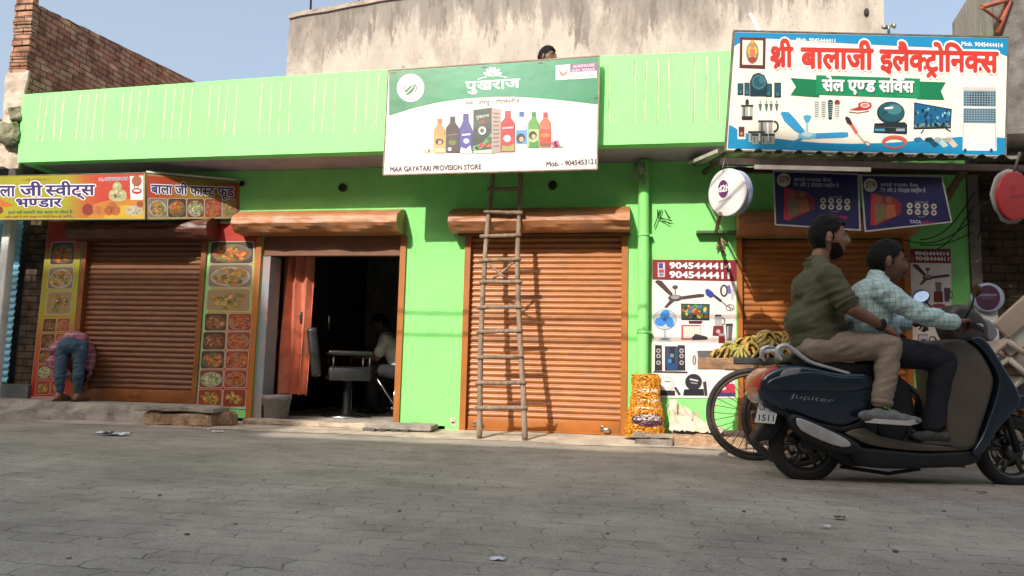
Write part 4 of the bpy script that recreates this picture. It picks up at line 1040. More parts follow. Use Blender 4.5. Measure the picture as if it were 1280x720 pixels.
for j in range(4): A.ring(587, 404 + j * 2, 41 - j * 2, 21 - j, 4, S(215 - j * 12, 95, 80), 2 + j * .3, 30)
for x0, c_ in ((655, S(40, 130, 180)), (690, S(25, 75, 95)), (720, S(180, 205, 200)), (752, S(205, 190, 175))):
    A.poly([(x0, 398), (x0 + 14, 388), (x0 + 40, 416), (x0 + 24, 424)], c_, 2.2); A.ell(x0 + 6, 398, 12, 8, tuple(q * .7 for q in c_), 2.6)
# air cooler
A.rect(806, 240, 915, 432, S(228, 224, 214), 1.6, 0.01); A.rect(806, 228, 915, 240, S(205, 200, 192), 1.7, 0.01); A.rect(808, 240, 913, 344, S(60, 100, 118), 2, 0.01); A.ell(858, 268, 36, 28, S(30, 52, 64), 2.5)
for i in range(13): A.line([(809 + i * 8.6, 241), (809 + i * 8.6, 343)], 1.8, S(150, 175, 185), 3)
for j in range(14): A.line([(808, 243 + j * 7.7), (913, 244 + j * 7.7)], 1.8, S(150, 175, 185), 3.2)
A.rect(806, 290, 914, 297, S(205, 210, 208), 3.5, 0.01)
for x in (808, 912): A.line([(x, 345), (x, 425)], 2, S(175, 172, 165), 2.5)
for x in (814, 898): A.ell(x, 414, 6, 10, S(225, 228, 228), 3); A.ell(x, 432, 5, 7, S(50, 70, 85), 3.2)
dim(A, .86); A.build(es)
# tilted support pipe behind the sign and the tap on the roof
sp = MB(); sp.tube([PY(938, 18, -0.5), PY(952, 45, -1.0)], 0.018, 8); tag(sp.build('sign_prop', M_white), 'pale prop pipe leaning on the top of the electronics sign', 'pipe')
tp = MB(); p = PY(1111, 42, -0.8); tp.tube([p, p + Vector((0.0, 0, 0.06)), p + Vector((0.03, 0, 0.075))], 0.012, 8); tp.ell(p + Vector((-0.03, 0, 0.06)), (0.03, 0.02, 0.02)); tp.ell(p + Vector((0.045, 0, 0.07)), (0.018, 0.018, 0.028)); tp.tube([p, p - Vector((0, -0.6, 1.0))], 0.014, 6)
tag(tp.build('pipe_valve', mat('brass_grey_metal', (0.42, 0.36, 0.28), 0.4, 0.8, var=0.3)), 'small metal pipe valve poking up behind the electronics sign', 'valve')

# ---- tin canopy
F0 = PY(898, 191.5, -1.37); Fd = (tr - tl); Fd.z = 0; Fd.normalize()
ca = thing('tin_canopy', 'corrugated tin canopy over the right shop, carrying the electronics sign', 'canopy', (2.0, -0.7, 2.4))
mb = MB(); nx, ny = 220, 8; Lc = 3.6; vs = []
for i in range(nx + 1):
    s_ = Lc * i / nx
    f = F0 + Fd * s_; f.z = F0.z + 0.02; b = Vector((F0.x - 0.16 + (Lc + 0.16) * i / nx, -0.03, 2.735))
    if i == 0: pass
    w = 0.024 * math.cos(2 * math.pi * s_ / 0.166)
    w = w if w > -0.012 else -0.012 + (w + 0.012) * .2
    for j in range(ny + 1):
        p = f.lerp(b, j / ny); vs.append((p.x, p.y, p.z + w + 0.008 * noise.noise(Vector((s_ * 1.5, j * .4, 0)))))
mb.add(vs, [(i*(ny+1)+j, (i+1)*(ny+1)+j, (i+1)*(ny+1)+j+1, i*(ny+1)+j+1) for i in range(nx) for j in range(ny)], 0, smooth=True)
M_tin = mat('dull_galvanised_tin', (0.33, 0.30, 0.27), 0.5, 0.55, var=0.2, scale=3, dirt=(0.16, 0.10, 0.07), dirt_amt=0.7, dirt_scale=2.5)
mb.build('corrugated_sheet', M_tin, ca)
M_beam = mat('dark_rusty_beam', (0.055, 0.038, 0.03), 0.7, 0.2, var=0.3)
def beam(a, b, w, h, m=M_beam, nm='beam'):
    d = (b - a).normalized(); x = d.cross(Vector((0, 0, 1))).normalized(); z = x.cross(d)
    q = MB(); vs = []
    for p in (a, b):
        for sx, sz in ((-1, -1), (1, -1), (1, 1), (-1, 1)): vs.append(p + x * sx * w / 2 + z * sz * h / 2)
    q.add(vs, [(0,1,2,3),(7,6,5,4),(0,4,5,1),(1,5,6,2),(2,6,7,3),(3,7,4,0)]); q.build(nm, m, ca)
e = Vector((0, 0, 1))
beam(F0 + Fd * 0.02 + Vector((0, 0.06, -0.055)), F0 + Fd * 3.5 + Vector((0, 0.06, -0.055)), 0.05, 0.055)
beam(F0 + Fd * 0.1 + Vector((0, 0.7, 0.05)), F0 + Fd * 3.5 + Vector((0, 0.45, 0.05)), 0.045, 0.05)
beam(F0 + Fd * 0.30 + Vector((0, 0.03, -0.10)), F0 + Fd * 1.25 + Vector((0, 0.03, -0.10)), 0.02, 0.035, mat('pale_batten', (0.55, 0.50, 0.44), 0.7), 'batten')
for s_ in (0.05, 1.2, 2.3):
    a = F0 + Fd * s_ + Vector((0, 0.10, -0.02)); beam(a, Vector((a.x - 0.05, -0.01, 2.66)), 0.035, 0.04)
beam(PY(1206, 211, -0.95), PY(1179, 253, -0.25), 0.05, 0.04, mat('brown_wood_strut', (0.12, 0.075, 0.045), 0.8), 'strut')

beam(Vector((F0.x - 0.17, -0.05, 2.742)), F0 + Vector((-0.012, 0, 0.018)), 0.012, 0.03, mat('pale_batten', (0.55, 0.50, 0.44), 0.7), 'edge_trim')
# ---- sweet shop signs
Ys = -0.50
cA = PY(181, 216.5, Ys); cB = PY(181, 273.5, Ys)
fl = [PY(-110, 223, Ys), cA, cB, PY(-110, 274.5, Ys)]
s1_ = thing('sign_board', 'yellow and orange sweet shop sign with purple lettering, facing the street', 'sign', (fl[3] + fl[2]) / 2)
board(s1_, *fl, (0, -1, 0), 0.03, mat('yellow_flex', S(190, 185, 40), 0.5, var=0.04), M_frame, 0.008)
A = ZArt((0, Ys, 2), (0, -1, 0), 0, 200, 4.129)
YG, OR, RD = S(186, 178, 32), S(222, 120, 32), S(214, 66, 38)
tp_ = lambda x: 92 - (x + 200) * 0.024; bt = lambda x: 309 - (x + 200) * 0.005
A.grad(-440, 744, tp_, bt, [(0, OR), (.2, YG), (.66, YG), (.74, S(205, 110, 35)), (.80, RD), (1, RD)], 1, 60)
A.poly([(470, 306), (430, 268), (480, 228), (560, 208), (640, 200), (744, 208), (744, 304)], S(220, 140, 45), 1.6); A.poly([(530, 305), (560, 262), (600, 235), (660, 232), (744, 262), (744, 304)], S(228, 185, 50), 2)
A.poly([(0, 235), (0, 200), (30, 215), (70, 235), (30, 245)], OR, 1.6)
PUR = S(62, 42, 120)
A.text('बाला', -70, 187, 77, 187, 52, PUR, 5, 0.03, out=S(225, 222, 228), outoff=0.06); A.text('जी', 104, 184, 216, 183, 50, PUR, 5, 0.03, out=S(225, 222, 228), outoff=0.06)
A.text([('half', 'स'), 'वीट्स'], 236, 183, 487, 180, 50, PUR, 5, 0.03, out=S(225, 222, 228), outoff=0.06)
A.text(['भ', ('half', 'ण'), 'डार'], 80, 243, 316, 241, 42, PUR, 5, 0.035, out=S(225, 222, 228), outoff=0.06)
A.text('हमारे यहाँ जन्मदिन केक आर्डर पर मिलता है ।', 42, 279, 384, 275, 13, S(35, 105, 95), 3, 0.012); A.text('शादी पार्टी के लिए आर्डर पर मिठाई तैयार की जाती है ।', 25, 299, 380, 296, 9, S(170, 60, 45), 3, 0.008)
A.text('।। श्री गणेशाय नमः ।।', 112, 108, 262, 105, 8, S(150, 70, 40), 3)
A.text('M.-9873203124', 512, 108, 660, 103, 15, S(70, 50, 110), 4, 0.02, out=S(235, 220, 225), outoff=0.06)
A.ell(608, 190, 47, 24, S(215, 205, 160), 2.5); 
for x, y in ((585, 178), (630, 178), (606, 172), (605, 138)): A.ell(x, y, 24, 25, S(196, 192, 135), 3); A.ell(x - 6, y - 8, 9, 8, S(225, 222, 180), 3.4)
A.poly([(670, 84), (740, 80), (740, 205), (674, 205)], S(225, 215, 205), 2.5); A.ell(706, 108, 26, 28, S(190, 95, 55), 3); A.poly([(680, 84), (735, 82), (735, 128), (690, 132)], S(225, 214, 205), 2.9); A.ell(708, 112, 14, 16, S(175, 100, 70), 3.4); A.ell(706, 160, 26, 16, S(190, 30, 42), 3.6); A.ell(706, 158, 18, 6, S(225, 205, 200), 3.9); A.line([(694, 132), (694, 145)], 5, S(120, 30, 35), 3.8); A.line([(712, 130), (712, 143)], 5, S(120, 30, 35), 3.8)
def laddoo(x, y, r, c, k=3):
    rr = random.Random(int(x)); A.ell(x, y, r, r, c, k)
    for i in range(22):
        a = rr.uniform(0, 6.28); q = r * .85 * math.sqrt(rr.random()); f = rr.uniform(.6, 1.5); A.ell(x + q * math.cos(a), y + q * math.sin(a), r * .16, r * .13, tuple(min(1, t * f) for t in c), k + .4 + i * .03, 8)
laddoo(454, 256, 30, S(150, 50, 30)); laddoo(494, 254, 18, S(215, 130, 70)); laddoo(512, 258, 22, S(205, 120, 65)); laddoo(578, 240, 24, S(205, 115, 50)); laddoo(562, 262, 24, S(190, 95, 40)); laddoo(596, 260, 26, S(200, 105, 45)); laddoo(-5, 258, 20, S(150, 45, 30))
A.ell(692, 262, 46, 28, S(205, 190, 160), 3)
rr = random.Random(9)
for i in range(20): A.ell(662 + rr.random() * 62, 246 + rr.random() * 30, 9, 5, rr.choice([S(215, 205, 180), S(180, 165, 130), S(130, 140, 90)]), 3.5 + i * .04, 10, rr.random() * 3)
laddoo(722, 228, 17, S(165, 85, 50))
A.line([(-440, 306), (744, 302)], 6, S(205, 190, 50), 3)
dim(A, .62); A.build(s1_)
cC = PY(299, 229.5, 0.0)
nr = (cC - cA).cross(cB - cA).normalized()
if nr.y > 0: nr = -nr
q4 = [cA + nr * 0, on_plane(299, 229.5, cA, nr), on_plane(298, 272.5, cA, nr), on_plane(182.5, 273.5, cA, nr)]
s2_ = thing('sign_board', 'narrow red and olive fast food sign angled back beside the sweet shop sign', 'sign', (q4[2] + q4[3]) / 2)
off_ = (cC - cA).normalized() * 0.02
board(s2_, q4[0] + off_, q4[1], q4[2], q4[3] + off_, nr, 0.02, mat('olive_flex', S(150, 130, 40), 0.5, var=0.04), M_frame, 0.006)
A = ZArt(cA, nr, 0, 200, 4.129)
tp2 = lambda x: 80 + (x - 755) * 0.088; bt2 = lambda x: 304 - (x - 755) * 0.010
A.grad(758, 1228, tp2, bt2, [(0, S(205, 62, 38)), (.25, S(190, 95, 30)), (.55, S(170, 150, 30)), (.8, S(175, 110, 30)), (1, S(185, 70, 32))], 1, 40)
A.poly([(758, 80), (860, 90), (950, 97), (900, 118), (830, 128), (760, 150)], S(205, 70, 36), 1.5)
A.text(['बाला जी फा', ('half', 'स'), 'ट फूड'], 780, 171, 1206, 187, 42, PUR, 5, 0.03, out=S(225, 218, 215), outoff=0.06)
rr = random.Random(12)
for x0, x1, kd in ((765, 862, NOODLE), (868, 960, CURRY), (966, 1052, SALAD), (1058, 1142, CHILI), (1148, 1216, TOAST)):
    A.dish([(x0, 198 + (x0 - 763) * .01), (x1, 198 + (x1 - 763) * .01), (x1, 294), (x0, 296)], kd, rr, 2)
A.line([(758, 302), (1228, 298)], 5, S(200, 180, 60), 3)
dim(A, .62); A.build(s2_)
for x_, z_ in ((-6.6, 2.60), (-6.6, 2.22), (-5.5, 2.60), (-5.5, 2.24)):
    mb = MB(); mb.tube([(x_, Ys + 0.03, z_), (x_, -0.001, z_ + 0.03)], 0.013, 6); mb.build('bracket', M_frame, s1_)
# fixing strips on top of the angled sign
fx = MB(); fx.tube([cA + Vector((0, 0.02, 0.02)), q4[1] + Vector((0, -0.01, 0.04))], 0.012, 6); tag(fx.build('sign_rail', mat('pale_pipe', (0.6, 0.58, 0.54), 0.5)), 'pale thin pipe along the top of the angled fast food sign', 'pipe')
w = MB(); p = PY(303, 230, -0.02)
for i in range(7): w.tube([p + Vector((rr.uniform(-.03, .03), rr.uniform(-.03, 0), rr.uniform(-.03, .03))) for _ in range(5)], 0.008, 5)
tag(w.build('wire_bundle', M_black), 'tangled black wire knot at the end of the fast food sign', 'wire')

# ---- menu boards either side of the sweet shop shutter
def menu(label, ed, tiles, seed, pr):
    TL, TR, BR, BL = [PY(x, y, -0.012) for x, y in ed]
    t = thing('menu_board', label, 'menu board', (BL + BR) / 2)
    board(t, TL, TR, BR, BL, (0, -1, 0), 0.010, M_flexback, M_frame, frame=False)
    A = ZArt((0, -0.012, 1), (0, -1, 0), 0, 0, 1.0, gap=0.0004)
    l = lambda u: ed[0][0] + (ed[3][0] - ed[0][0]) * u; r = lambda u: ed[1][0] + (ed[2][0] - ed[1][0]) * u
    RDm, YGm = S(190, 40, 30), S(186, 180, 40)
    A.grad(l, r, (ed[0][1] + ed[1][1]) / 2, (ed[2][1] + ed[3][1]) / 2, [(0, RDm), (.13, S(185, 50, 30)), (.22, YGm), (.50, S(190, 175, 45)), (.66, S(205, 110, 40)), (.88, S(205, 60, 36)), (.97, S(200, 42, 32)), (1, S(215, 205, 195))], 1, 40, vert=True)
    rr = random.Random(seed); kinds = [CURRY, NOODLE, TOAST, BALLS, CHILI, BALLS, CHILI, CURRY, CHILI, SALAD, CHILI, BURGER, BURGER]
    for i, q in enumerate(tiles): A.dish(q, kinds[i % len(kinds)], rr, 3)
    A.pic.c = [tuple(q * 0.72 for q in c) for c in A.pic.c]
    A.build(t); return t
def Zc(x, y): return (220 + x / 2.667, 270 + y / 2.667)
RT = [((118, 87), (258, 86), (256, 157), (113, 158)), ((112, 163), (255, 162), (250, 237), (108, 236)), ((106, 245), (248, 243), (244, 318), (101, 314))]
for yt, yb, xl, xm, xr_ in ((325, 382, 98, 170, 252), (387, 445, 92, 166, 248), (450, 508, 86, 162, 241), (514, 571, 81, 157, 237), (578, 635, 76, 153, 233)):
    sh = (yb - yt) * -0.06
    RT += [((xl, yt), (xm, yt), (xm + sh, yb), (xl + sh, yb)), ((xm + 6, yt), (xr_, yt), (xr_ + sh, yb), (xm + 6 + sh, yb))]
menu('tall food menu board right of the brown sweet shop shutter, lower corner in sun', [(272, 276), (323, 283), (311, 512), (245.5, 505.5)], [[Zc(*p) for p in q] for q in RT], 21, None)
def Zl(x, y): return (x / 2.25, 240 + y / 2.25)
LT = [((147, 143), (210, 140), (207, 202), (140, 204)), ((141, 212), (207, 210), (203, 272), (133, 272)), ((135, 282), (203, 280), (197, 342), (128, 344)),
      ((124, 357), (158, 356), (154, 392), (119, 393)), ((163, 356), (197, 355), (194, 391), (159, 392)), ((118, 400), (154, 399), (150, 438), (114, 439)), ((158, 399), (193, 398), (190, 436), (154, 438)),
      ((112, 445), (148, 444), (145, 480), (108, 481)), ((153, 444), (188, 443), (186, 480), (150, 480)), ((108, 487), (145, 486), (142, 524), (104, 525)), ((149, 486), (186, 485), (183, 523), (146, 524)),
      ((103, 532), (140, 531), (138, 568), (99, 570)), ((145, 531), (182, 530), (180, 568), (142, 568))]
menu('tall food menu board left of the brown sweet shop shutter, behind the bending person', [(61, 275), (104, 278), (85, 503), (37, 499)], [[Zl(*p) for p in q] for q in LT], 33, None)

# ---- appliance posters
def appliance_poster(label, ed, full):
    TL, TR, BR, BL = [PY(x, y, -0.008) for x, y in ed]
    t = thing('poster', label, 'poster', (BL + BR) / 2)
    board(t, TL, TR, BR, BL, (0, -1, 0), 0.006, mat('poster_white', S(226, 216, 212), 0.5, var=0.04), M_frame, frame=False)
    return t
t = appliance_poster('white appliance poster with maroon phone number header beside the drainpipe', [(815.5, 324.5), (921, 325), (918.5, 498), (815.5, 497)], True)
A = ZArt((0, -0.008, 1), (0, -1, 0), 800, 310, 3.6)
MR = S(125, 28, 38)
A.poly([(56, 52), (435, 54), (434, 150), (56, 142)], MR, 1)
A.rect(80, 66, 112, 130, S(205, 195, 200), 2); A.rect(84, 68, 104, 92, S(60, 70, 130), 2.5); A.rect(84, 96, 108, 112, S(175, 60, 80), 2.5); A.ell(96, 120, 12, 7, S(120, 120, 140), 2.8)
A.text('9045444414', 134, 91, 408, 95, 26, WHITE2, 3, 0.035); A.text('9045444411', 134, 133, 402, 138, 28, WHITE2, 3, 0.035)
def fan(A, cx, cy, k, br=S(72, 50, 48)):
    A.poly([(cx - 92, cy - 70), (cx - 80, cy - 78), (cx - 60, cy - 74), (cx - 10, cy - 16), (cx - 16, cy - 4), (cx - 36, cy - 18)], br, 2); A.poly([(cx + 24, cy - 4), (cx + 110, cy - 16), (cx + 132, cy - 14), (cx + 130, cy - 2), (cx + 30, cy + 10)], br, 2); A.poly([(cx - 22, cy + 10), (cx - 4, cy + 18), (cx - 38, cy + 48), (cx - 50, cy + 46)], br, 2)
    A.ell(cx, cy + 3, 32, 15, S(66, 60, 64), 2.6); A.ell(cx, cy - 1, 20, 9, S(150, 140, 140), 3); A.rect(cx - 2, cy - 42, cx + 3, cy - 2, S(90, 84, 84), 2.5); A.ell(cx, cy - 46, 13, 9, S(76, 66, 66), 3)
fan(A, 158, 222, 0)
A.poly([(292, 190), (305, 182), (328, 198), (336, 214), (318, 226), (298, 212)], S(40, 60, 150), 2); A.line([(330, 212), (366, 240)], 12, S(60, 50, 60), 2.2); A.line([(366, 240), (392, 262)], 6, S(120, 118, 118), 2.2)
A.ring(405, 268, 20, 16, 5, S(150, 140, 138), 2.5); A.line([(390, 262), (420, 275)], 4, S(110, 104, 104), 2.7); A.line([(400, 255), (408, 284)], 4, S(110, 104, 104), 2.8)
A.ring(378, 192, 18, 28, 8, S(60, 56, 62), 2.4); A.line([(398, 168), (404, 205)], 14, S(110, 100, 170), 2.5); A.poly([(408, 182), (425, 186), (420, 236), (410, 230)], S(190, 185, 190), 2.5)
A.ell(112, 322, 52, 46, S(196, 202, 212), 2, 30); A.ring(112, 322, 52, 46, 3, S(120, 128, 142), 2.4, 34); A.ring(112, 322, 40, 35, 1.5, S(150, 158, 170), 2.4, 30)
for a in (-90, 30, 150): A.ell(112 + 24 * math.cos(R_(a)), 322 + 22 * math.sin(R_(a)), 25, 19, S(58, 130, 205), 2.8, 18, R_(a + 40))
A.ell(112, 322, 10, 9, S(30, 80, 150), 3.4); A.rect(106, 368, 118, 402, S(170, 180, 190), 2); A.poly([(88, 402), (136, 402), (142, 420), (82, 420)], S(190, 196, 204), 2.3); A.rect(96, 406, 128, 414, S(110, 118, 130), 2.7)
A.poly([(184, 250), (314, 252), (312, 326), (186, 324)], S(30, 34, 40), 2); A.poly([(189, 255), (309, 257), (307, 318), (191, 317)], S(60, 90, 70), 2.4)
rr = random.Random(2)
for i in range(46): A.ell(194 + rr.random() * 108, 262 + rr.random() * 48, rr.uniform(4, 12), rr.uniform(3, 9), rr.choice([S(200, 130, 40), S(80, 150, 60), S(40, 80, 60), S(170, 60, 40), S(220, 190, 80), S(60, 110, 160), S(30, 50, 40)]), 2.8 + i * .03, 12, rr.random() * 3)
A.poly([(218, 328), (282, 328), (276, 341), (220, 340)], S(40, 40, 46), 2.2)
A.rect(186, 346, 272, 412, S(200, 62, 50), 2); A.rect(194, 352, 270, 406, S(222, 214, 204), 2.5)
for i in range(6): A.line([(202 + i * 11, 354), (202 + i * 11, 404)], 1.6, S(180, 160, 150), 2.9)
A.poly([(232, 404), (250, 386), (268, 390), (304, 400), (302, 412), (238, 414)], S(54, 50, 60), 3.2)
A.poly([(335, 305), (368, 308), (372, 360), (338, 360)], S(175, 170, 172), 2.2); A.poly([(330, 350), (376, 350), (378, 396), (326, 395)], S(120, 34, 40), 2.5); A.ell(352, 375, 10, 9, S(190, 160, 160), 3); A.ring(372, 330, 12, 18, 5, S(60, 40, 44), 2.4, 16, -100, 100); A.rect(338, 300, 366, 308, S(60, 40, 44), 2.6); A.rect(354, 388, 382, 428, S(125, 34, 40), 3); A.rect(356, 384, 380, 396, S(150, 145, 148), 3.3)
A.poly([(385, 345), (418, 347), (412, 416), (390, 416)], S(95, 90, 96), 2.3); A.rect(386, 340, 418, 350, S(44, 40, 44), 2.7); A.rect(392, 352, 398, 410, S(170, 166, 170), 2.8)
A.rect(112, 442, 175, 552, S(36, 40, 54), 2); A.rect(118, 446, 132, 540, S(52, 70, 105), 2.4); A.rect(158, 446, 170, 540, S(52, 70, 105), 2.4); A.rect(122, 520, 166, 548, S(25, 70, 120), 2.6); A.ell(134, 508, 8, 10, S(70, 130, 190), 3); A.rect(136, 476, 152, 492, S(120, 130, 150), 3)
for x0 in (68, 172):
    A.poly([(x0, 436), (x0 + 30, 438), (x0 + 32, 552), (x0 - 2, 552)], S(44, 38, 44), 2.1)
    for yy in (462, 486, 516): A.ell(x0 + 15, yy, 10, 10, S(178, 172, 176), 2.6); A.ell(x0 + 15, yy, 5.5, 5.5, S(56, 50, 56), 3)
A.line([(60, 557), (214, 560)], 8, S(60, 54, 60), 2)
A.poly([(240, 470), (262, 460), (340, 462), (345, 545), (248, 550)], S(205, 200, 200), 2); A.poly([(258, 462), (340, 462), (340, 490), (262, 496)], S(96, 92, 96), 2.4); A.ring(244, 505, 8, 22, 5, S(80, 76, 80), 2.4)
A.poly([(346, 452), (410, 455), (408, 478), (344, 474)], S(110, 60, 80), 2.2)
A.ell(118, 612, 34, 34, S(212, 206, 208), 2, 26); A.ring(118, 612, 34, 34, 2.5, S(160, 154, 158), 2.3); A.line([(112, 600), (136, 602)], 5, S(120, 100, 110), 2.6); A.poly([(86, 640), (158, 642), (158, 664), (88, 664)], S(44, 42, 50), 2.6); A.poly([(152, 628), (162, 624), (184, 658), (174, 664)], S(50, 46, 54), 2.8)
A.ell(241, 603, 38, 37, S(42, 40, 48), 2, 28); A.line([(224, 590), (262, 598)], 7, S(200, 200, 205), 2.6); A.line([(228, 606), (258, 610)], 4, S(170, 170, 176), 2.6); A.poly([(198, 636), (286, 634), (290, 664), (194, 664)], S(30, 30, 38), 2.8); A.poly([(282, 602), (298, 600), (304, 664), (292, 668)], S(60, 56, 64), 3.2)
A.poly([(318, 660), (340, 626), (370, 606), (425, 612), (430, 660)], S(190, 45, 70), 2); A.poly([(320, 650), (428, 652), (428, 668), (316, 668)], S(50, 60, 110), 2.5); A.ell(372, 630, 16, 9, S(225, 205, 215), 2.8)
A.build(t)
t = appliance_poster('shaded appliance poster with fan and mixer behind the scooter riders', [(1137.5, 311), (1188.5, 311.5), (1190.5, 438), (1138, 437)], False)
A = ZArt((0, -0.008, 1), (0, -1, 0), 1060, 280, 4.8)
A.poly([(373, 149), (616, 150), (617, 236), (374, 232)], MR, 1)
A.text('9045444414', 402, 187, 605, 189, 22, WHITE2, 3, 0.035); A.text('9045444411', 406, 218, 605, 222, 23, WHITE2, 3, 0.035); A.rect(378, 186, 396, 226, S(150, 80, 90), 2)
fan(A, 478, 318, 0)
A.poly([(522, 348), (562, 350), (560, 410), (528, 410)], S(120, 110, 116), 2); A.poly([(515, 405), (568, 405), (570, 470), (514, 468)], S(110, 34, 40), 2.4); A.poly([(575, 382), (616, 385), (608, 466), (580, 466)], S(80, 76, 84), 2); A.ring(616, 425, 12, 24, 6, S(50, 46, 52), 2.3)
A.ell(440, 440, 52, 48, S(196, 202, 212), 2, 28); A.ring(440, 440, 52, 48, 6, S(70, 110, 165), 2.4); 
for a in (-90, 30, 150): A.ell(440 + 24 * math.cos(R_(a)), 440 + 22 * math.sin(R_(a)), 25, 19, S(58, 130, 205), 2.8, 18, R_(a + 40))
A.ell(545, 490, 40, 12, S(170, 60, 100), 2); A.rect(420, 662, 478, 720, S(120, 50, 56), 2); A.rect(426, 668, 476, 716, S(205, 200, 200), 2.4); A.rect(436, 690, 470, 716, S(70, 76, 110), 2.8); A.ring(506, 696, 22, 24, 7, S(50, 48, 56), 2.2); A.line([(520, 680), (536, 708)], 12, S(90, 76, 84), 2.4)
A.build(t)

# ---- two hanging banners
def banner(label, ed, sc, ox, oy, dx, dy):
    Yb = -0.92; TL, TR, BR, BL = [PY(x, y, Yb) for x, y in ed]
    t = thing('hanging_banner', label, 'banner', (TL + TR) / 2)
    board(t, TL, TR, BR, BL, (0, -1, 0), 0.004, M_flexback, M_frame, frame=False)
    A = ZArt((0, Yb, 1), (0, -1, 0), ox, oy, sc)
    q = [((x - ox) * sc, (y - oy) * sc) for x, y in ed]
    A.poly(q, S(165, 165, 162), 0.5)
    c = [sum(p[0] for p in q) / 4, sum(p[1] for p in q) / 4]
    A.poly([(c[0] + (x - c[0]) * .965, c[1] + (y - c[1]) * .945) for x, y in q], S(26, 24, 74), 1.4)
    f = lambda x, y: (x + dx, y + dy)
    A.ell(*f(115, 97), 33, 33, S(190, 185, 165), 2.5, 26); A.text('319', *f(92, 110), *f(140, 108), 26, S(120, 60, 50), 3.5, 0.03); A.line([f(100, 80), f(130, 80)], 5, S(120, 90, 80), 3)
    A.text(['आपके मनपसंद चै', ('half', 'न'), 'ल'], *f(163, 103), *f(345, 107), 15, S(175, 172, 190), 3, 0.012); A.text(['TV और 2 मोबाइल ', ('half', 'स'), 'क्रीन पे'], *f(163, 128), *f(382, 134), 17, S(175, 172, 190), 3, 0.012)
    A.poly([f(118, 135), f(150, 140), f(150, 292), f(116, 290)], S(165, 28, 48), 2); A.poly([f(150, 142), f(232, 158), f(266, 188), f(262, 238), f(200, 268), f(150, 290)], S(120, 26, 36), 2)
    A.ell(*f(158, 165), 15, 20, S(110, 78, 55), 2.8); A.poly([f(134, 190), f(184, 188), f(190, 262), f(140, 284)], S(105, 92, 62), 2.6); A.ell(*f(206, 168), 15, 19, S(120, 76, 52), 2.8); A.poly([f(188, 194), f(232, 190), f(240, 246), f(192, 262)], S(150, 84, 50), 2.7)
    A.text('उपलब्ध हैं', *f(330, 182), *f(396, 184), 7, S(150, 148, 165), 3)
    for r in range(2):
        for i in range(4): A.ell(*f(306 + i * 39, 196 + r * 30 + i * 1.5), 14, 14, S(178, 172, 160), 2.5, 18); A.ell(*f(306 + i * 39, 196 + r * 30 + i * 1.5), 7, 6, rr.choice([S(90, 60, 60), S(60, 60, 90), S(80, 90, 70)]), 3, 12)
    A.line([f(345, 250), f(380, 251)], 3, S(130, 128, 150), 3)
    A.text('TATA', *f(306, 281), *f(362, 283), 15, S(185, 182, 195), 3, 0.03); A.text('play', *f(370, 283), *f(425, 284), 16, S(165, 40, 95), 3, 0.02, ref='l')
    A.build(t)
banner('dark blue satellite TV banner hanging on the left under the tin canopy', [(966, 212.5), (1073.5, 217), (1076, 288.5), (968.5, 281.5)], 3.879, 950, 200, 0, 0)
banner('dark blue satellite TV banner hanging on the right, beside the wooden strut', [(1075.5, 218), (1178, 220), (1190.5, 278), (1081, 290)], 3.879, 950, 200, 420, 25)

# ---- round hanging signs
def disc_sign(label, c, r, nrm, thick, face_col, back_off=None):
    t = thing('round_sign', label, 'sign', c)
    n = Vector(nrm).normalized(); q = n.to_track_quat('Z', 'Y').to_matrix().to_4x4()
    M = Matrix.Translation(c) @ q
    mb = MB(); mb.lathe([(0.001, -thick), (r, -thick), (r + 0.006, -thick * .8), (r + 0.006, -0.003), (r, 0.0), (r - 0.006, 0.001), (0.001, 0.001)], M, 40)
    mb.build('disc', face_col, t)
    return t, n, M
c = PY(908, 240.5, -1.45)
n_ = Vector((-0.72, -0.66, -0.10))
t, n_, M = disc_sign('white round double-sided dish TV sign hanging left of the canopy', c, 0.185, n_, 0.022, mat('white_plastic', (0.74, 0.72, 0.70), 0.45, var=0.05, dirt=(0.5, 0.45, 0.4), dirt_amt=0.4))
mb = MB(); M2 = Matrix.Translation(c - n_ * 0.075) @ n_.to_track_quat('Z', 'Y').to_matrix().to_4x4()
mb.lathe([(0.001, -.03), (0.178, -.03), (0.185, -0.02), (0.185, -0.003), (0.178, 0.0), (0.001, 0.0)], M2, 36); mb.build('rear_disc', mat('bluish_plastic', (0.36, 0.40, 0.55), 0.45), t)
mb = MB(); mb.tube([c - n_ * 0.02 + Vector((0, 0, 0)), c - n_ * 0.08], 0.03, 10); mb.build('spacer', M_frame, t)
A = ZArt(c + n_ * 0.002, n_, 880, 180, 5.143)
A.ell(123, 288, 33, 57, S(105, 35, 92), 1.5, 30, 0.05); A.text('d2h', 92, 310, 159, 300, 40, WHITE2, 3, 0.03, ref='h'); A.text('VIDEOCON d2h', 92, 380, 172, 345, 11, S(95, 60, 80), 2, 0.0)
A.build(t)
mb = MB(); a = PY(903, 212, -1.47); b = PY(911, 213, -1.43); h_ = PY(906, 197, -1.42); mb.tube([a, h_, b], 0.005, 5); mb.build('hanger', M_frame, t)
mb = MB(); mb.tube([PY(900, 267, -1.42), PY(895, 290, -0.1)], 0.018, 7); mb.build('stay', mat('rusty_brown_rod', (0.22, 0.13, 0.08), 0.8), t)
sh = MB(); a = PY(870, 292, 0); b = PY(921, 294, 0); sh.box((a.x, -0.10, a.z - .012), (b.x, -0.001, a.z + .012)); tag(sh.build('wall_ledge', mat('dark_green_angle', (0.06, 0.13, 0.05), 0.6)), 'short dark green iron ledge on the wall under the round white sign', 'ledge')
mb = MB(); p = PY(901, 312, -0.03); 
for i in range(5): mb.tube([p + Vector((rr.uniform(-.05, .05), -0.01, rr.uniform(-.05, .12))) for _ in range(4)], 0.010, 5)
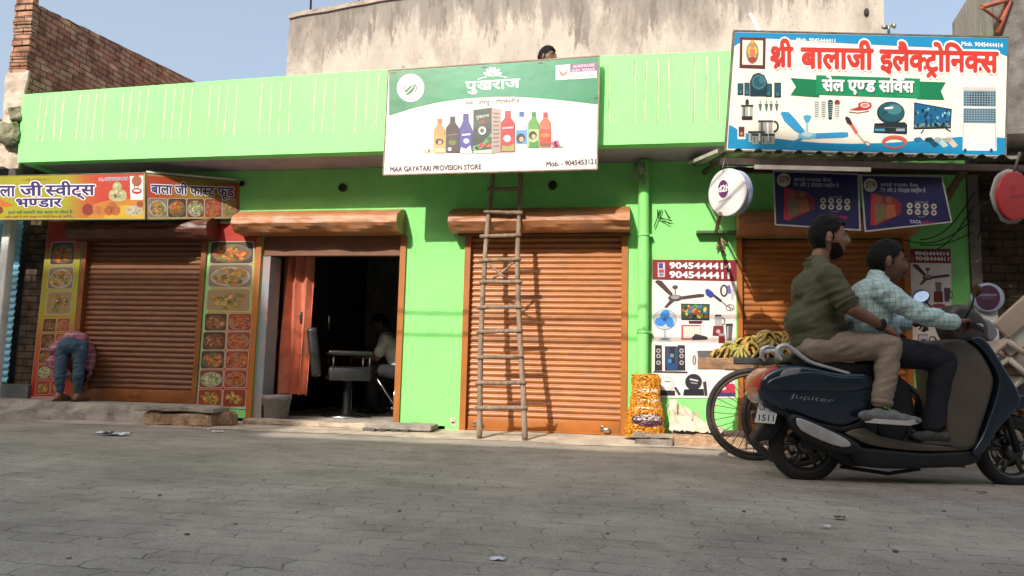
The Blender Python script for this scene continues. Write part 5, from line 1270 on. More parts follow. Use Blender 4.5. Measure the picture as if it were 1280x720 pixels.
tag(mb.build('rag_scrap', mat('tan_cord', (0.34, 0.24, 0.15), 0.9)), 'knotted tan cord scrap hanging on the wall beside the phone poster', 'cord')
c = PY(1269, 245, -1.05)
t, n_, M = disc_sign('red round sign wrapped in clear plastic at the right edge', c, 0.19, Vector((0.50, -0.87, -0.1)), 0.02, mat('red_plastic', (0.50, 0.02, 0.02), 0.4, var=0.08))
A = ZArt(c + n_ * 0.002, n_, 1170, 170, 4.0); A.text('airtel', 372, 312, 440, 306, 18, S(150, 60, 55), 1.5, 0.0, ref='l'); A.ring(388, 262, 12, 18, 4, S(170, 50, 45), 1.5, 20, -60, 250)
A.build(t)
mb = MB(); M3 = Matrix.Translation(c - n_ * 0.035) @ n_.to_track_quat('Z', 'Y').to_matrix().to_4x4()
vs = []; 
mb.lathe([(0.001, 0), (0.20, 0), (0.225, -0.005), (0.215, -0.012), (0.001, -0.012)], M3, 22)
for v in mb.v: v += Vector((noise.noise(v * 9), noise.noise(v * 9 + Vector((5, 0, 0))) * .3, noise.noise(v * 9 + Vector((0, 5, 0))))) * 0.025
mb.build('plastic_wrap', mat('cloudy_plastic', (0.42, 0.40, 0.38), 0.3, var=0.2), t)
mb = MB(); mb.tube([c + Vector((0, 0, 0.2)), c + Vector((0.05, 0, 0.36))], 0.01, 6); mb.build('hanger', M_frame, t)
# ------------------------------------------------------------------ things along the shop fronts
rr = random.Random(77)
# drainpipe
dp = thing('drainpipe', 'tall light green drainpipe running up the wall between two shops', 'pipe', (0.04, -0.07, 0.03))
mb = MB(); mb.tube([(0.04, -0.075, 0.03 + 2.75 * i / 20) for i in range(21)], [0.056 if i not in (0, 12, 13) else 0.06 for i in range(21)], 18)
mb.build('pipe', M_green, dp)
for py in (293, 415, 500):
    z = PY(803, py, -0.13).z; cl = MB(); M = Matrix.Translation((0.04, -0.075, z))
    cl.lathe([(0.057, -0.012), (0.061, -0.011), (0.061, 0.011), (0.057, 0.012)], M, 18); cl.box((0.095, -0.075, z - 0.01), (0.125, -0.001, z + 0.01)); cl.build('clamp', M_green, dp)
rg_ = MB()
for i in range(12):
    p = PY(800 + rr.uniform(-8, 8), 203, -0.14); q = p + Vector((rr.uniform(-.05, .06), rr.uniform(-.06, .02), rr.uniform(-.24, -.12)))
    rg_.tube([p, (p + q) / 2 + Vector((rr.uniform(-.05, .05), -0.03, 0)), q], 0.012, 5, flat=0.4)
tag(rg_.build('plastic_rag', mat('dirty_green_plastic', (0.34, 0.42, 0.30), 0.5, var=0.3)), 'shredded dirty plastic tied round the top of the green drainpipe', 'rag')
wr = MB()
for i in range(4):
    p = PY(822 + i * 3, 262, -0.02); wr.tube([p, p + Vector((rr.uniform(-.05, .05), -0.02, -0.08)), p + Vector((rr.uniform(-.04, .1), -0.01, -0.18 + i * .03))], 0.005, 5)
tag(wr.build('wire_scrap', M_black), 'loose dark wire ends poking from the green wall right of the drainpipe', 'wire')

# ladder of poles, leaning on the orange hood
lp0 = Vector((0, -0.66, 0)); lv = (Vector((0, -0.312, 2.14)) - lp0); ln = Vector((1, 0, 0)).cross(lv).normalized()
M_wood = mat('weathered_bamboo_pole', (0.27, 0.19, 0.135), 0.85, var=0.25, scale=8, bump=0.6, bscale=30, stretch=(3, 3, 0.6), dirt=(0.14, 0.095, 0.065), dirt_amt=0.6, dirt_scale=5)
ld = thing('wooden_ladder', 'rough wooden pole ladder leaning on the hood of the orange shutter', 'ladder', (-1.28, -0.5, 0.0))
LP = lambda px, py: on_plane(px, py, lp0, ln)
Lr = [(599, 547), (600, 500), (600.5, 440), (602.5, 385), (606, 325), (610, 275), (614, 240), (618, 200)]; Rr = [(656, 549), (654.5, 500), (651, 440), (648, 385), (646.5, 325), (648.5, 275), (650, 240), (652, 200)]
def interp(P, y):
    for (a, b), (c, d) in zip(P, P[1:]):
        if d <= y <= b: return a + (c - a) * (b - y) / (b - d)
    return P[-1][0]
for P in (Lr, Rr):
    pts = []
    for i in range(40):
        y = P[0][1] + (P[-1][1] - P[0][1]) * i / 39
        q = LP(interp(P, y) + 0.6 * noise.noise(Vector((i * .4, P[0][0], 0))), y); pts.append(q)
    mb = MB(); mb.tube(pts, [0.028 + 0.004 * noise.noise(Vector((i * .7, P[0][0], 3))) - 0.005 * i / 39 for i in range(40)], 9); mb.build('rail', M_wood, ld)
up_ = -ln if ln.y > 0 else ln
for y in (238, 266.5, 296, 326, 354.5, 385, 415, 446, 478.5, 511):
    a = LP(interp(Lr, y) - rr.uniform(4, 8), y + rr.uniform(-1.2, 1.2)) + up_ * 0.026; b = LP(interp(Rr, y) + rr.uniform(2, 6), y + rr.uniform(-1.2, 1.2)) + up_ * 0.026
    mb = MB(); mb.tube([a.lerp(b, i / 8) + Vector((0, 0, 0.006 * noise.noise(Vector((i * .6, y, 0))))) for i in range(9)], [0.020 + 0.003 * noise.noise(Vector((i, y, 1))) for i in range(9)], 8); mb.build('rung', M_wood, ld)
for a, b in (((606, 326), (643, 354)), ((644, 327), (607, 355))):
    mb = MB(); mb.tube([LP(*a) + up_ * 0.01, LP((a[0] + b[0]) / 2, (a[1] + b[1]) / 2 + 2) + up_ * 0.02, LP(*b) + up_ * 0.01], 0.011, 6); mb.build('cross_brace', M_wood, ld)

# yellow printed sack
def sack():
    c = PY(806, 545, -0.24); c.z = 0.055; n, m = 96, 110
    t = thing('sack', 'bulging orange printed sack standing by the foot of the drainpipe', 'sack', (c.x, c.y, c.z))
    mb = MB(); H = 0.585; vs = []
    for j in range(m + 1):
        v = j / m; z = H * v
        prof = 1.0 + 0.10 * math.sin(v * 5.5 + 0.6) - 0.16 * v + (0.10 if v < 0.06 else 0)
        if v > 0.93: prof *= 1 - (v - 0.93) * 3.5
        for i in range(n):
            a = 2 * math.pi * i / n
            x = 0.165 * prof * math.copysign(abs(math.cos(a)) ** 0.75, math.cos(a)); y = 0.095 * prof * math.copysign(abs(math.sin(a)) ** 0.85, math.sin(a))
            q = Vector((math.cos(a) * 1.6, math.sin(a) * 1.6, v * 5.5)); d = 0.016 * noise.noise(q * 1.3) + 0.009 * (1 - abs(noise.noise(q * 2.4)) * 2) + 0.002 * noise.noise(q * 9)
            r = math.hypot(x, y); s_ = 1 + d / r
            vs.append((c.x + x * s_ + 0.012 * v, c.y + y * s_ + 0.05 * v, c.z + z + 0.02 * noise.noise(Vector((math.cos(a) * 2, math.sin(a) * 2, 7))) * (v > .8)))
    Y_, Y2, W_, P_ = S(214, 140, 28), S(196, 108, 20), S(230, 210, 180), S(92, 50, 62)
    for j in range(m):
        for i in range(n):
            i2 = (i + 1) % n; v = (j + .5) / m; u = ((i + .5) / n - 0.75) * n / 30.0
            nn = noise.noise(Vector((u * 8, v * 14, 2))); col = Y_ if nn > -0.62 else Y2
            du, dv = (u - 0.12) / 0.44, (v - 0.27) / 0.105
            if du * du + dv * dv < 1:
                col = P_ if dv < -0.1 or noise.noise(Vector((u * 40, v * 60, 0))) > 0.25 else S(190, 170, 170)
                if du * du + dv * dv > .8: col = S(70, 40, 40)
            elif abs(u - 0.12) < 0.36 and (0.71 < v < 0.765 or 0.555 < v < 0.60 or 0.45 < v < 0.475) and noise.noise(Vector((u * 16, v * 8, 5))) > -0.18: col = W_
            mb.add([vs[j*n+i], vs[j*n+i2], vs[(j+1)*n+i2], vs[(j+1)*n+i]], [(0, 1, 2, 3)], 0, col, smooth=False)
    top = [vs[m*n+i] for i in range(n)]; mb.add(top, [list(range(n))], 0, S(120, 75, 20))
    ob = mb.build('sack_body', print_mat('printed_sack', 0.5, 0.08), t)
    bm = bmesh.new(); bm.from_mesh(ob.data); bmesh.ops.remove_doubles(bm, verts=bm.verts[:], dist=1e-5); bm.to_mesh(ob.data); bm.free()
    for p in ob.data.polygons: p.use_smooth = True
    ps = MB(); ps.tube([(c.x - 0.02 + 0.10 * math.cos(a), c.y - 0.0 + 0.05 * math.sin(a) + .05, c.z + H * .985) for a in [i * .4 for i in range(16)]], 0.014, 6); ps.build('rolled_rim', mat('orange_weave', (0.42, 0.22, 0.03), 0.6), t)
sack()

# rubble and slabs by the sack
M_stone = mat('grey_brown_stone', (0.36, 0.30, 0.24), 0.92, var=0.25, scale=7, bump=0.9, bscale=22, dirt=(0.18, 0.14, 0.11), dirt_amt=0.7, dirt_scale=5, spec=0.15)
def chunk(name, label, cat, pxc, size, Z=0.0, rot=0.0, amp=0.012, seed=1, m=M_stone, group=None, Y=None):
    c = PZ(*pxc, Z) if Y is None else PY(*pxc, Y)
    mb = MB(); rough_block(mb, (c.x - size[0] / 2, c.y - size[1] / 2, Z), (c.x + size[0] / 2, c.y + size[1] / 2, Z + size[2]), amp, 7, seed, 0, rot)
    return tag(mb.build(name, m), label, cat, group)
chunk('stone_slab', 'flat pale plank-like stone lying in front of the orange sack', 'stone', (832, 545), (0.60, 0.14, 0.035), 0.06, 0.05, 0.008, 3, Y=-0.40)
chunk('stone_slab', 'long dark stone lying on the road edge below the orange sack', 'stone', (818, 557), (0.34, 0.11, 0.055), 0.0, -0.12, 0.010, 5, mat('dark_stone', (0.22, 0.19, 0.165), 0.9, var=0.3, bump=0.8), Y=-0.56)
chunk('kerb_block', 'broad broken concrete block between the sack and the cart wheels', 'block', (885, 553), (0.62, 0.30, 0.095), 0.0, 0.02, 0.014, 8, M_brickpiece, Y=-0.42)
chunk('kerb_block', 'cracked pale ledge block behind the cart wheel, under the phone poster', 'block', (905, 540), (0.95, 0.2, 0.13), 0.0, 0.0, 0.014, 9, M_conc, Y=-0.14)
chunk('drain_slab', 'thick grey drain cover slab beside the barber shop door', 'slab', (503, 541), (0.66, 0.34, 0.055), 0.035, 0.06, 0.009, 11, mat('grey_drain_concrete', (0.33, 0.29, 0.245), 0.92, var=0.2, bump=0.8, bscale=25, dirt=(0.15, 0.13, 0.11), dirt_amt=0.6), Y=-0.24)
for i, (px, py, s_) in enumerate(((462, 545, .10), (478, 546, .08), (492, 547, .07), (508, 546, .06))):
    chunk('rubble', 'small dark broken stone jammed under the drain cover slab', 'stone', (px, py), (s_ * 1.3, s_, 0.045), 0.0, i, 0.012, 20 + i, mat('tar_dark_stone', (0.10, 0.09, 0.08), 0.95, var=0.4, bump=1.0), group='stones under the drain cover', Y=-0.40)
chunk('broken_slab', 'cracked dark slab tipped over a gap at the end of the raised step', 'slab', (228, 513), (0.85, 0.34, 0.045), 0.155, 0.03, 0.010, 31, M_conc_d, Y=-0.50)
chunk('brick_lump', 'tan crumbling brick lump under the cracked slab end', 'rubble', (230, 528), (0.72, 0.26, 0.14), 0.0, 0.0, 0.016, 33, M_brickpiece, Y=-0.52)
chunk('brick_lump', 'rough tan brick lump beside the foot of the right menu board', 'rubble', (272, 527), (0.34, 0.26, 0.15), 0.0, 0.2, 0.016, 36, M_brickpiece, Y=-0.40)
chunk('door_sill', 'low dusty brick sill across the open barber doorway', 'sill', (400, 532), (1.62, 0.22, 0.05), 0.022, 0.0, 0.012, 40, mat('dusty_brick_sill', (0.46, 0.36, 0.27), 0.95, var=0.25, bump=0.9, bscale=30, dirt=(0.24, 0.17, 0.12), dirt_amt=0.6), Y=-0.14)
# crumpled cloth
mb = MB(); n = 26; vs = []
A0, A1 = PY(836, 534, -0.14), PY(902, 540, -0.20)
for i in range(n + 1):
    for j in range(n + 1):
        u, v = i / n, j / n; p = A0.lerp(A1, u); hgt = 0.20 * max(0, 1 - u * 1.25) + 0.05 + 0.05 * (1 - u)
        q = Vector((u * 4, v * 4, 3)); z = 0.105 + hgt * math.sin(math.pi * v) * (0.8 + 0.7 * noise.noise(q)) + 0.03 * (1 - 2 * abs(noise.noise(q * 2.4)))
        vs.append((p.x + 0.06 * noise.noise(q * 1.7), p.y - 0.15 + 0.26 * v, max(0.10, z)))
mb.add(vs, [(i*(n+1)+j, (i+1)*(n+1)+j, (i+1)*(n+1)+j+1, i*(n+1)+j+1) for i in range(n) for j in range(n)], 0, smooth=True)
mb.add([(x, y + .0, 0.095) for x, y, z in vs[:1]], [], 0)
tag(mb.build('empty_sack', mat('pale_sackcloth', (0.62, 0.52, 0.40), 0.9, var=0.2, scale=9, bump=0.3)), 'crumpled empty pale sackcloth heaped against the green wall beside the orange sack', 'sack')

# litter on the road
def litter(name, label, px, py, w, col, seed, group=None):
    c = PZ(px, py, 0.0); mb = MB(); n = 5; vs = []
    for i in range(n + 1):
        for j in range(n + 1):
            u, v = (i / n - .5) * w, (j / n - .5) * w * .7
            vs.append((c.x + u, c.y + v, 0.008 + 0.3 * w * abs(noise.noise(Vector((u / w * 3, v / w * 3, seed))))))
    mb.add(vs, [(i*(n+1)+j, (i+1)*(n+1)+j, (i+1)*(n+1)+j+1, i*(n+1)+j+1) for i in range(n) for j in range(n)], 0)
    tag(mb.build(name, col), label, 'litter', group)
PAPER = mat('white_paper', (0.72, 0.72, 0.74), 0.7, var=0.1); DKP = mat('dark_plastic', (0.04, 0.04, 0.05), 0.4)
litter('paper_scrap', 'crumpled white paper scrap on the road before the raised step, leftmost', 128, 542, 0.10, PAPER, 1)
litter('paper_scrap', 'flat white wrapper on the road before the raised step, next to the black one', 149, 544.5, 0.16, PAPER, 2)
litter('plastic_scrap', 'torn black plastic scrap on the road before the raised step', 137, 544, 0.16, DKP, 3)
litter('paper_scrap', 'small white paper ball on the ground below the right menu board', 258, 538, 0.06, PAPER, 4)
litter('paper_scrap', 'folded white paper on the ground left of the barber sill', 272, 540.5, 0.09, PAPER, 5)
litter('paper_scrap', 'tiny white chip on the road in the right foreground', 1033, 660, 0.035, PAPER, 6)
litter('leaf_scrap', 'dark dry leaf on the road in the right foreground', 1050, 649, 0.05, mat('dry_leaf', (0.07, 0.05, 0.035), 0.8), 7)
litter('leaf_scrap', 'reddish dry leaf on the road below the front wheel of the scooter', 1228, 617, 0.05, mat('red_leaf', (0.14, 0.05, 0.04), 0.8), 8)
litter('paper_scrap', 'thin white straw-like scrap at the lower middle of the road', 622, 702, 0.05, PAPER, 9)
for i, (px, py) in enumerate(((125, 675), (86, 700), (234, 670), (295, 656), (398, 690), (612, 690), (500, 640), (760, 668), (860, 610), (700, 655), (930, 640), (1120, 690), (330, 600), (540, 596), (980, 700), (200, 620), (445, 585), (1180, 640))):
    c = PZ(px, py, 0); mb = MB(); rough_block(mb, (c.x - .006 - .001 * (i % 4), c.y - .006, 0.0), (c.x + .006 + .001 * (i % 3), c.y + .005, 0.006 + .001 * (i % 3)), 0.003, 2, 50 + i); tag(mb.build('pebble', mat('dark_grit', (0.15, 0.13, 0.115), 0.9)), 'tiny dark pebble lying loose on the paved road', 'pebble', 'loose pebbles on the road')

# ------------------------------------------------------------------ barber shop
M_bucket = mat('grey_plastic_bucket', (0.20, 0.19, 0.18), 0.55, var=0.2, dirt=(0.40, 0.36, 0.31), dirt_amt=0.6, dirt_scale=8)
bc = Vector((PY(345, 523, 0.06).x, 0.06, 0.064))
bt_ = thing('bucket', 'grey plastic bucket standing just inside the barber shop door', 'bucket', bc)
mb = MB(); mb.lathe([(0.001, 0.004), (0.115, 0.0), (0.122, 0.01), (0.143, 0.20), (0.152, 0.205), (0.153, 0.25), (0.147, 0.256), (0.138, 0.252), (0.132, 0.21), (0.112, 0.012), (0.001, 0.012)], Matrix.Translation(bc), 30); mb.build('bucket_body', M_bucket, bt_)
mb = MB(); mb.tube([bc + Vector((0.158 * math.cos(R_(a)), -0.10 * math.sin(R_(a)), 0.215 - 0.10 * math.sin(R_(a)))) for a in range(0, 181, 15)], 0.006, 6); mb.build('handle', M_bucket, bt_)
# curtain
mb = MB(); n, m = 90, 36; vs = []; Yc_ = 0.32
tl_, tr_, bl_, br_ = [PY(x, y, Yc_) for x, y in ((357, 315), (394, 315), (342, 492), (384, 494))]
for j in range(m + 1):
    v = j / m
    for i in range(n + 1):
        u = i / n; a = tl_.lerp(bl_, v); b = tr_.lerp(br_, v); p = a.lerp(b, u)
        amp = 0.030 + 0.02 * v; ph = u * 2 * math.pi * 3.6 + 1.3 * math.sin(v * 2.6 + u * 4) + 1.2 * noise.noise(Vector((u * 3, v * 1.2, 4)))
        vs.append((p.x + 0.012 * math.sin(ph * 2) * v, p.y + amp * math.sin(ph) + 0.012 * noise.noise(Vector((u * 5, v * 3, 0))), p.z + 0.008 * math.sin(ph + 1) * (j == m)))
mb.add(vs, [(j*(n+1)+i, j*(n+1)+i+1, (j+1)*(n+1)+i+1, (j+1)*(n+1)+i) for j in range(m) for i in range(n)], 0, smooth=True)
ct = thing('curtain', 'long orange red curtain hanging in the open barber doorway', 'curtain', (bl_ + br_) / 2)
mb.build('cloth', mat('orange_red_curtain', (0.54, 0.16, 0.09), 0.85, var=0.2, scale=5, bump=0.15, bscale=120, dirt=(0.46, 0.17, 0.07), dirt_amt=0.5, dirt_scale=3), ct)
mb = MB(); mb.tube([(-4.078, Yc_, tl_.z - .005), (-2.50, Yc_, tl_.z - .005)], 0.010, 8); mb.build('curtain_rod', M_steel, ct)
# barber chair
cx, cy = PY(434, 500, 0.72).x, 0.72
bch = thing('barber_chair', 'black barber chair with a chrome pedestal standing inside the dark shop', 'chair', (cx, cy, 0.062))
M_leather = mat('black_leatherette', (0.014, 0.013, 0.013), 0.45, var=0.2, spec=0.6); M_chrome = mat('chrome', (0.6, 0.6, 0.62), 0.2, 1.0, var=0.1)
Mc = Matrix.Translation((cx, cy, 0.062)) @ Matrix.Rotation(R_(118), 4, 'Z')
mb = MB(); mb.bevbox((-0.25, -0.26, 0.46), (0.25, 0.24, 0.58), 0.04, 0, Mc, 3); mb.build('seat', M_leather, bch)
mb = MB(); mb.bevbox((-0.23, 0.24, 0.50), (0.23, 0.36, 1.06), 0.04, 0, Mc @ Matrix.Rotation(R_(-8), 4, 'X'), 3); mb.build('backrest', M_leather, bch)
mb = MB(); mb.bevbox((-0.13, 0.36, 1.10), (0.13, 0.44, 1.25), 0.03, 0, Mc @ Matrix.Rotation(R_(-8), 4, 'X'), 3); mb.tube([Mc @ Vector((0, 0.25, 1.0)), Mc @ Vector((0, 0.25, 1.16))], 0.012, 8); mb.build('headrest', M_leather, bch)
for s in (-1, 1):
    mb = MB(); mb.bevbox((s * 0.30 - 0.035, -0.24, 0.70), (s * 0.30 + 0.035, 0.26, 0.755), 0.02, 0, Mc, 3); mb.tube([Mc @ Vector((s * .30, -0.2, 0.70)), Mc @ Vector((s * .29, -0.2, 0.5))], 0.014, 8); mb.tube([Mc @ Vector((s * .30, 0.2, 0.70)), Mc @ Vector((s * .29, 0.2, 0.5))], 0.014, 8); mb.bevbox((s * 0.285 - 0.02, -0.22, 0.42), (s * 0.285 + 0.02, 0.24, 0.56), 0.01, 0, Mc, 2); mb.build('armrest', M_leather, bch)
mb = MB(); mb.lathe([(0.001, 0.0), (0.28, 0.0), (0.28, 0.02), (0.10, 0.06), (0.055, 0.07), (0.05, 0.46), (0.001, 0.46)], Mc, 24); mb.build('pedestal', M_chrome, bch)
mb = MB(); mb.tube([Mc @ Vector((-.2, -0.3, 0.45)), Mc @ Vector((-.18, -0.55, 0.12)), Mc @ Vector((.18, -0.55, 0.12)), Mc @ Vector((.2, -0.3, 0.45))], 0.014, 8); mb.bevbox((-0.18, -0.60, 0.105), (0.18, -0.48, 0.125), 0.006, 0, Mc); mb.build('footrest', M_chrome, bch)
# counter, mirror and bottles inside
ctr = thing('counter', 'dim barber counter with a pale top against the right inside wall', 'counter', (-2.35, 2.6, 0.062))
mb = MB(); mb.bevbox((-2.62, 1.6, 0.76), (-1.956, 3.6, 0.80), 0.006); mb.build('counter_top', mat('dull_white_laminate', (0.38, 0.37, 0.36), 0.5), ctr)
mb = MB(); mb.box((-2.55, 1.7, 0.063), (-1.96, 3.5, 0.758)); mb.build('cabinet', mat('dark_laminate', (0.03, 0.025, 0.025), 0.5), ctr)
mr = thing('mirror', 'small framed mirror glinting blue in the dark back of the barber shop', 'mirror', PY(471, 425, 4.1))
q = [PY(x, y, 4.08) for x, y in ((463, 403), (480, 402), (480, 421), (462, 421))]
board(mr, *q, (0.05, -1, 0.05), 0.02, mat('mirror_glass', (0.75, 0.8, 0.85), 0.04, 1.0, var=0.02), M_dark, 0.03, 'glass')
for i, (px, py, yy, h, c_) in enumerate(((343, 430, 0.9, .26, (0.5, 0.48, 0.42)), (405, 372, 4.0, .2, (0.4, 0.36, 0.3)), (412, 372, 4.0, .24, (0.25, 0.3, 0.35)), (420, 372, 4.0, .18, (0.45, 0.40, 0.30)), (430, 372, 4.0, .22, (0.3, 0.12, 0.1)), (440, 382, 4.0, .2, (0.45, 0.45, 0.42)))):
    p = PY(px, py, yy)
    if yy > 2: p.z = 1.626; 
    mb = MB(); mb.lathe([(0.001, 0), (0.035, 0), (0.036, h * .65), (0.016, h * .78), (0.015, h), (0.001, h)], Matrix.Translation(p), 12)
    lab = ['pale bottle standing by the left inside wall of the barber shop', 'first bottle from the left on the dark back shelf', 'second, bluish bottle on the dark back shelf', 'third, short bottle on the dark back shelf', 'fourth, reddish bottle on the dark back shelf', 'last pale bottle on the dark back shelf'][i]
    tag(mb.build('bottle', mat('bottle_%s' % 'abcdef'[i], c_, 0.35)), lab, 'bottle', 'bottles in the barber shop')
mb = MB(); p = PY(343, 430, 0.9); mb.box((-4.30, 0.7, p.z - .03), (p.x + .05, 1.1, p.z - .001)); tag(mb.build('wall_shelf', mat('dark_shelf', (0.05, 0.035, 0.025), 0.6)), 'small dark shelf on the left inside wall carrying a pale bottle', 'shelf')

# ------------------------------------------------------------------ banana cart
M_tyre = mat('dusty_tyre', (0.035, 0.031, 0.028), 0.85, var=0.3, bump=0.3); M_spoke = mat('rusty_spoke', (0.12, 0.075, 0.05), 0.6, 0.5, var=0.3); M_rim = mat('rusty_rim', (0.09, 0.055, 0.04), 0.6, 0.4, var=0.3)
M_plank = mat('worn_brown_plank', (0.30, 0.17, 0.085), 0.8, var=0.25, scale=4, bump=0.5, bscale=30, stretch=(1, 5, 5), dirt=(0.12, 0.07, 0.04), dirt_amt=0.6, dirt_scale=3)
crt = thing('hand_cart', 'flat wooden fruit cart on spoked bicycle wheels, carrying bananas', 'cart', (1.2, -1.5, 0))
def cart_wheel(c, r, n):
    n = Vector(n).normalized(); M = Matrix.Translation(c) @ n.to_track_quat('Z', 'Y').to_matrix().to_4x4()
    ring = lambda rad, k=48: [M @ Vector((rad * math.cos(2 * math.pi * i / k), rad * math.sin(2 * math.pi * i / k), 0)) for i in range(k)]
    mb = MB(); mb.tube(ring(r - 0.021), 0.021, 10, closed=True); w = mb.build('wheel', M_tyre, crt)
    mb = MB(); mb.tube(ring(r - 0.052), 0.014, 6, closed=True); mb.build('rim', M_rim, w, origin=crt.location)
    mb = MB()
    for i in range(32):
        a = 2 * math.pi * i / 32; b = a + (0.5 if i % 2 else -0.5); z = 0.03 if i % 4 < 2 else -0.03
        mb.tube([M @ Vector((0.025 * math.cos(b), 0.025 * math.sin(b), z)), M @ Vector(((r - .055) * math.cos(a), (r - .055) * math.sin(a), 0))], 0.0028, 4)
    mb.build('spokes', M_spoke, w, origin=crt.location)
    mb = MB(); mb.lathe([(0.001, -.05), (0.022, -.05), (0.03, -0.035), (0.018, -0.02), (0.018, 0.02), (0.03, 0.035), (0.022, 0.05), (0.001, 0.05)], M, 14); mb.build('hub', M_rim, w, origin=crt.location)
WA = PZ(942, 576, 0); WB = PZ(990, 584, 0); WC = PZ(1106, 585, 0)
nA = (0.13, 1, 0)
ctrs = []
for W_, r in ((WA, 0.355), (WB, 0.35), (WC, 0.335), (WC + Vector((0.05, 0.55, 0)), 0.335)):
    c = W_ + Vector((0, 0, r)); cart_wheel(c, r, nA); ctrs.append(c)
mb = MB()
mb.tube([ctrs[0] - Vector((.02, .1, 0)), ctrs[1] + Vector((.02, .1, 0))], 0.016, 8); mb.tube([ctrs[1] + Vector((0, .06, 0)), ctrs[2] + Vector((0, .06, 0))], 0.02, 8); mb.tube([ctrs[2], ctrs[3]], 0.016, 8); mb.tube([ctrs[0] + Vector((0, 0, 0)), ctrs[3]], 0.02, 8)
zb = 0.73
for c in ctrs: mb.tube([c + Vector((0, .05, 0)), Vector((c.x * .92 + .1, c.y * .92 - .12, zb))], 0.018, 8); 
mb.build('undercarriage', M_rim, crt)
Lc_ = PY(872, 447, -1.15); e1 = Vector((0.915, -0.403, 0)).normalized(); e2 = Vector((-e1.y, e1.x, 0)); zb = Lc_.z
def CB(u, v, z): return Lc_ + e1 * u + e2 * v + Vector((0, 0, z - Lc_.z))
Mb = Matrix(((e1.x, e2.x, 0, Lc_.x), (e1.y, e2.y, 0, Lc_.y), (0, 0, 1, zb), (0, 0, 0, 1)))
mb = MB(); mb.bevbox((0, 0, -0.095), (1.30, 0.035, 0.0), 0.006, 0, Mb, 1); mb.bevbox((0, 0.70, -0.095), (1.30, 0.735, 0.0), 0.006, 0, Mb, 1); mb.bevbox((0.0, 0.036, -0.09), (0.035, 0.699, -0.002), 0.006, 0, Mb, 1); mb.bevbox((1.265, 0.036, -0.09), (1.30, 0.699, -0.002), 0.006, 0, Mb, 1)
mb.build('bed_frame', M_plank, crt)
mb = MB()
for i in range(7): mb.bevbox((0.036, 0.037 + i * 0.0945, -0.06), (1.264, 0.128 + i * 0.0945, -0.035), 0.004, 0, Mb, 1)
mb.build('bed_boards', M_plank, crt)
# dark cloth on the bed
mb = MB(); n = 24; vs = []
for i in range(n + 1):
    for j in range(n + 1):
        u, v = i / n, j / n; q = Vector((u * 5, v * 5, 1)); z = 0.012 + 0.03 * abs(noise.noise(q)) + 0.02 * noise.noise(q * 2)
        if v < 0.12: z = 0.006 - (0.12 - v) * 0.5
        vs.append(Mb @ Vector((0.30 + 0.80 * u + 0.02 * noise.noise(q), -0.008 + 0.66 * v if v >= .12 else -0.012, z + 0.012)))
mb.add(vs, [(i*(n+1)+j, (i+1)*(n+1)+j, (i+1)*(n+1)+j+1, i*(n+1)+j+1) for i in range(n) for j in range(n)], 0, smooth=True)
tag(mb.build('dark_cloth', mat('dark_grey_cloth', (0.035, 0.035, 0.04), 0.85, var=0.3)), 'crumpled dark cloth spread on the cart under the bananas', 'cloth')
# fold-up scale pan: a flat steel pan at the left end
mb = MB(); M = Mb @ Matrix.Translation((0.16, 0.25, -0.03)); mb.lathe([(0.001, 0.0), (0.11, 0.0), (0.14, 0.03), (0.143, 0.03), (0.112, -0.004), (0.001, -0.004)], M, 24); tag(mb.build('scale_pan', mat('dull_steel', (0.25, 0.24, 0.22), 0.45, 0.7)), 'dull round metal pan lying at the left end of the fruit cart', 'pan')
M_ban = mat('ripe_banana', (0.36, 0.235, 0.05), 0.55, var=0.3, scale=10, dirt=(0.11, 0.06, 0.025), dirt_amt=0.85, dirt_scale=9)
M_ban2 = mat('greenish_banana', (0.30, 0.26, 0.06), 0.5, var=0.2, scale=10, dirt=(0.12, 0.08, 0.03), dirt_amt=0.6, dirt_scale=9); M_stem = mat('banana_stem', (0.10, 0.065, 0.025), 0.7)
def bunch_mesh(seed, n=8):
    r = random.Random(seed); mb = MB()
    for i in range(n):
        a = R_(-65 + 130 * i / (n - 1)) + r.uniform(-.08, .08); L = r.uniform(0.17, 0.205); lift = r.uniform(-0.01, 0.03) + (0.03 if i % 2 else 0)
        pts, rs = [], []
        for k in range(9):
            t = k / 8; cv = 0.9 * t
            x = L * (t * 0.95); z = lift + 0.055 * math.sin(math.pi * t) - 0.05 * t
            pts.append(Vector((x * math.cos(a), x * math.sin(a), z))); rs.append(0.019 * (0.38 + 0.62 * min(1, math.sin(math.pi * (0.08 + 0.86 * t)) * 1.5)) if 0 < k < 8 else 0.007)
        mb.tube(pts, rs, 8, 0)
        mb.ell(pts[-1], 0.007, u=6, v=4, mi=1)
    mb.tube([Vector((-0.02, 0, 0.02)), Vector((0.02, 0, 0.01))], [0.02, 0.016], 8, 1)
    return mb
protos = []
heap = []
for lvl, cnt, rad, z in ((0, 16, 0.34, 0.030), (1, 13, 0.27, 0.070), (2, 10, 0.18, 0.110), (3, 6, 0.10, 0.145), (4, 2, 0.03, 0.17)):
    for i in range(cnt):
        a = 2 * math.pi * i / cnt + lvl * 0.5; heap.append((0.52 + rad * 1.25 * math.cos(a), 0.36 + rad * 0.8 * math.sin(a), z + rr.uniform(-.01, .012), a + rr.uniform(-.5, .5)))
places = ['on the lowest layer of the heap', 'halfway up the heap', 'near the top of the heap', 'on top of the heap']
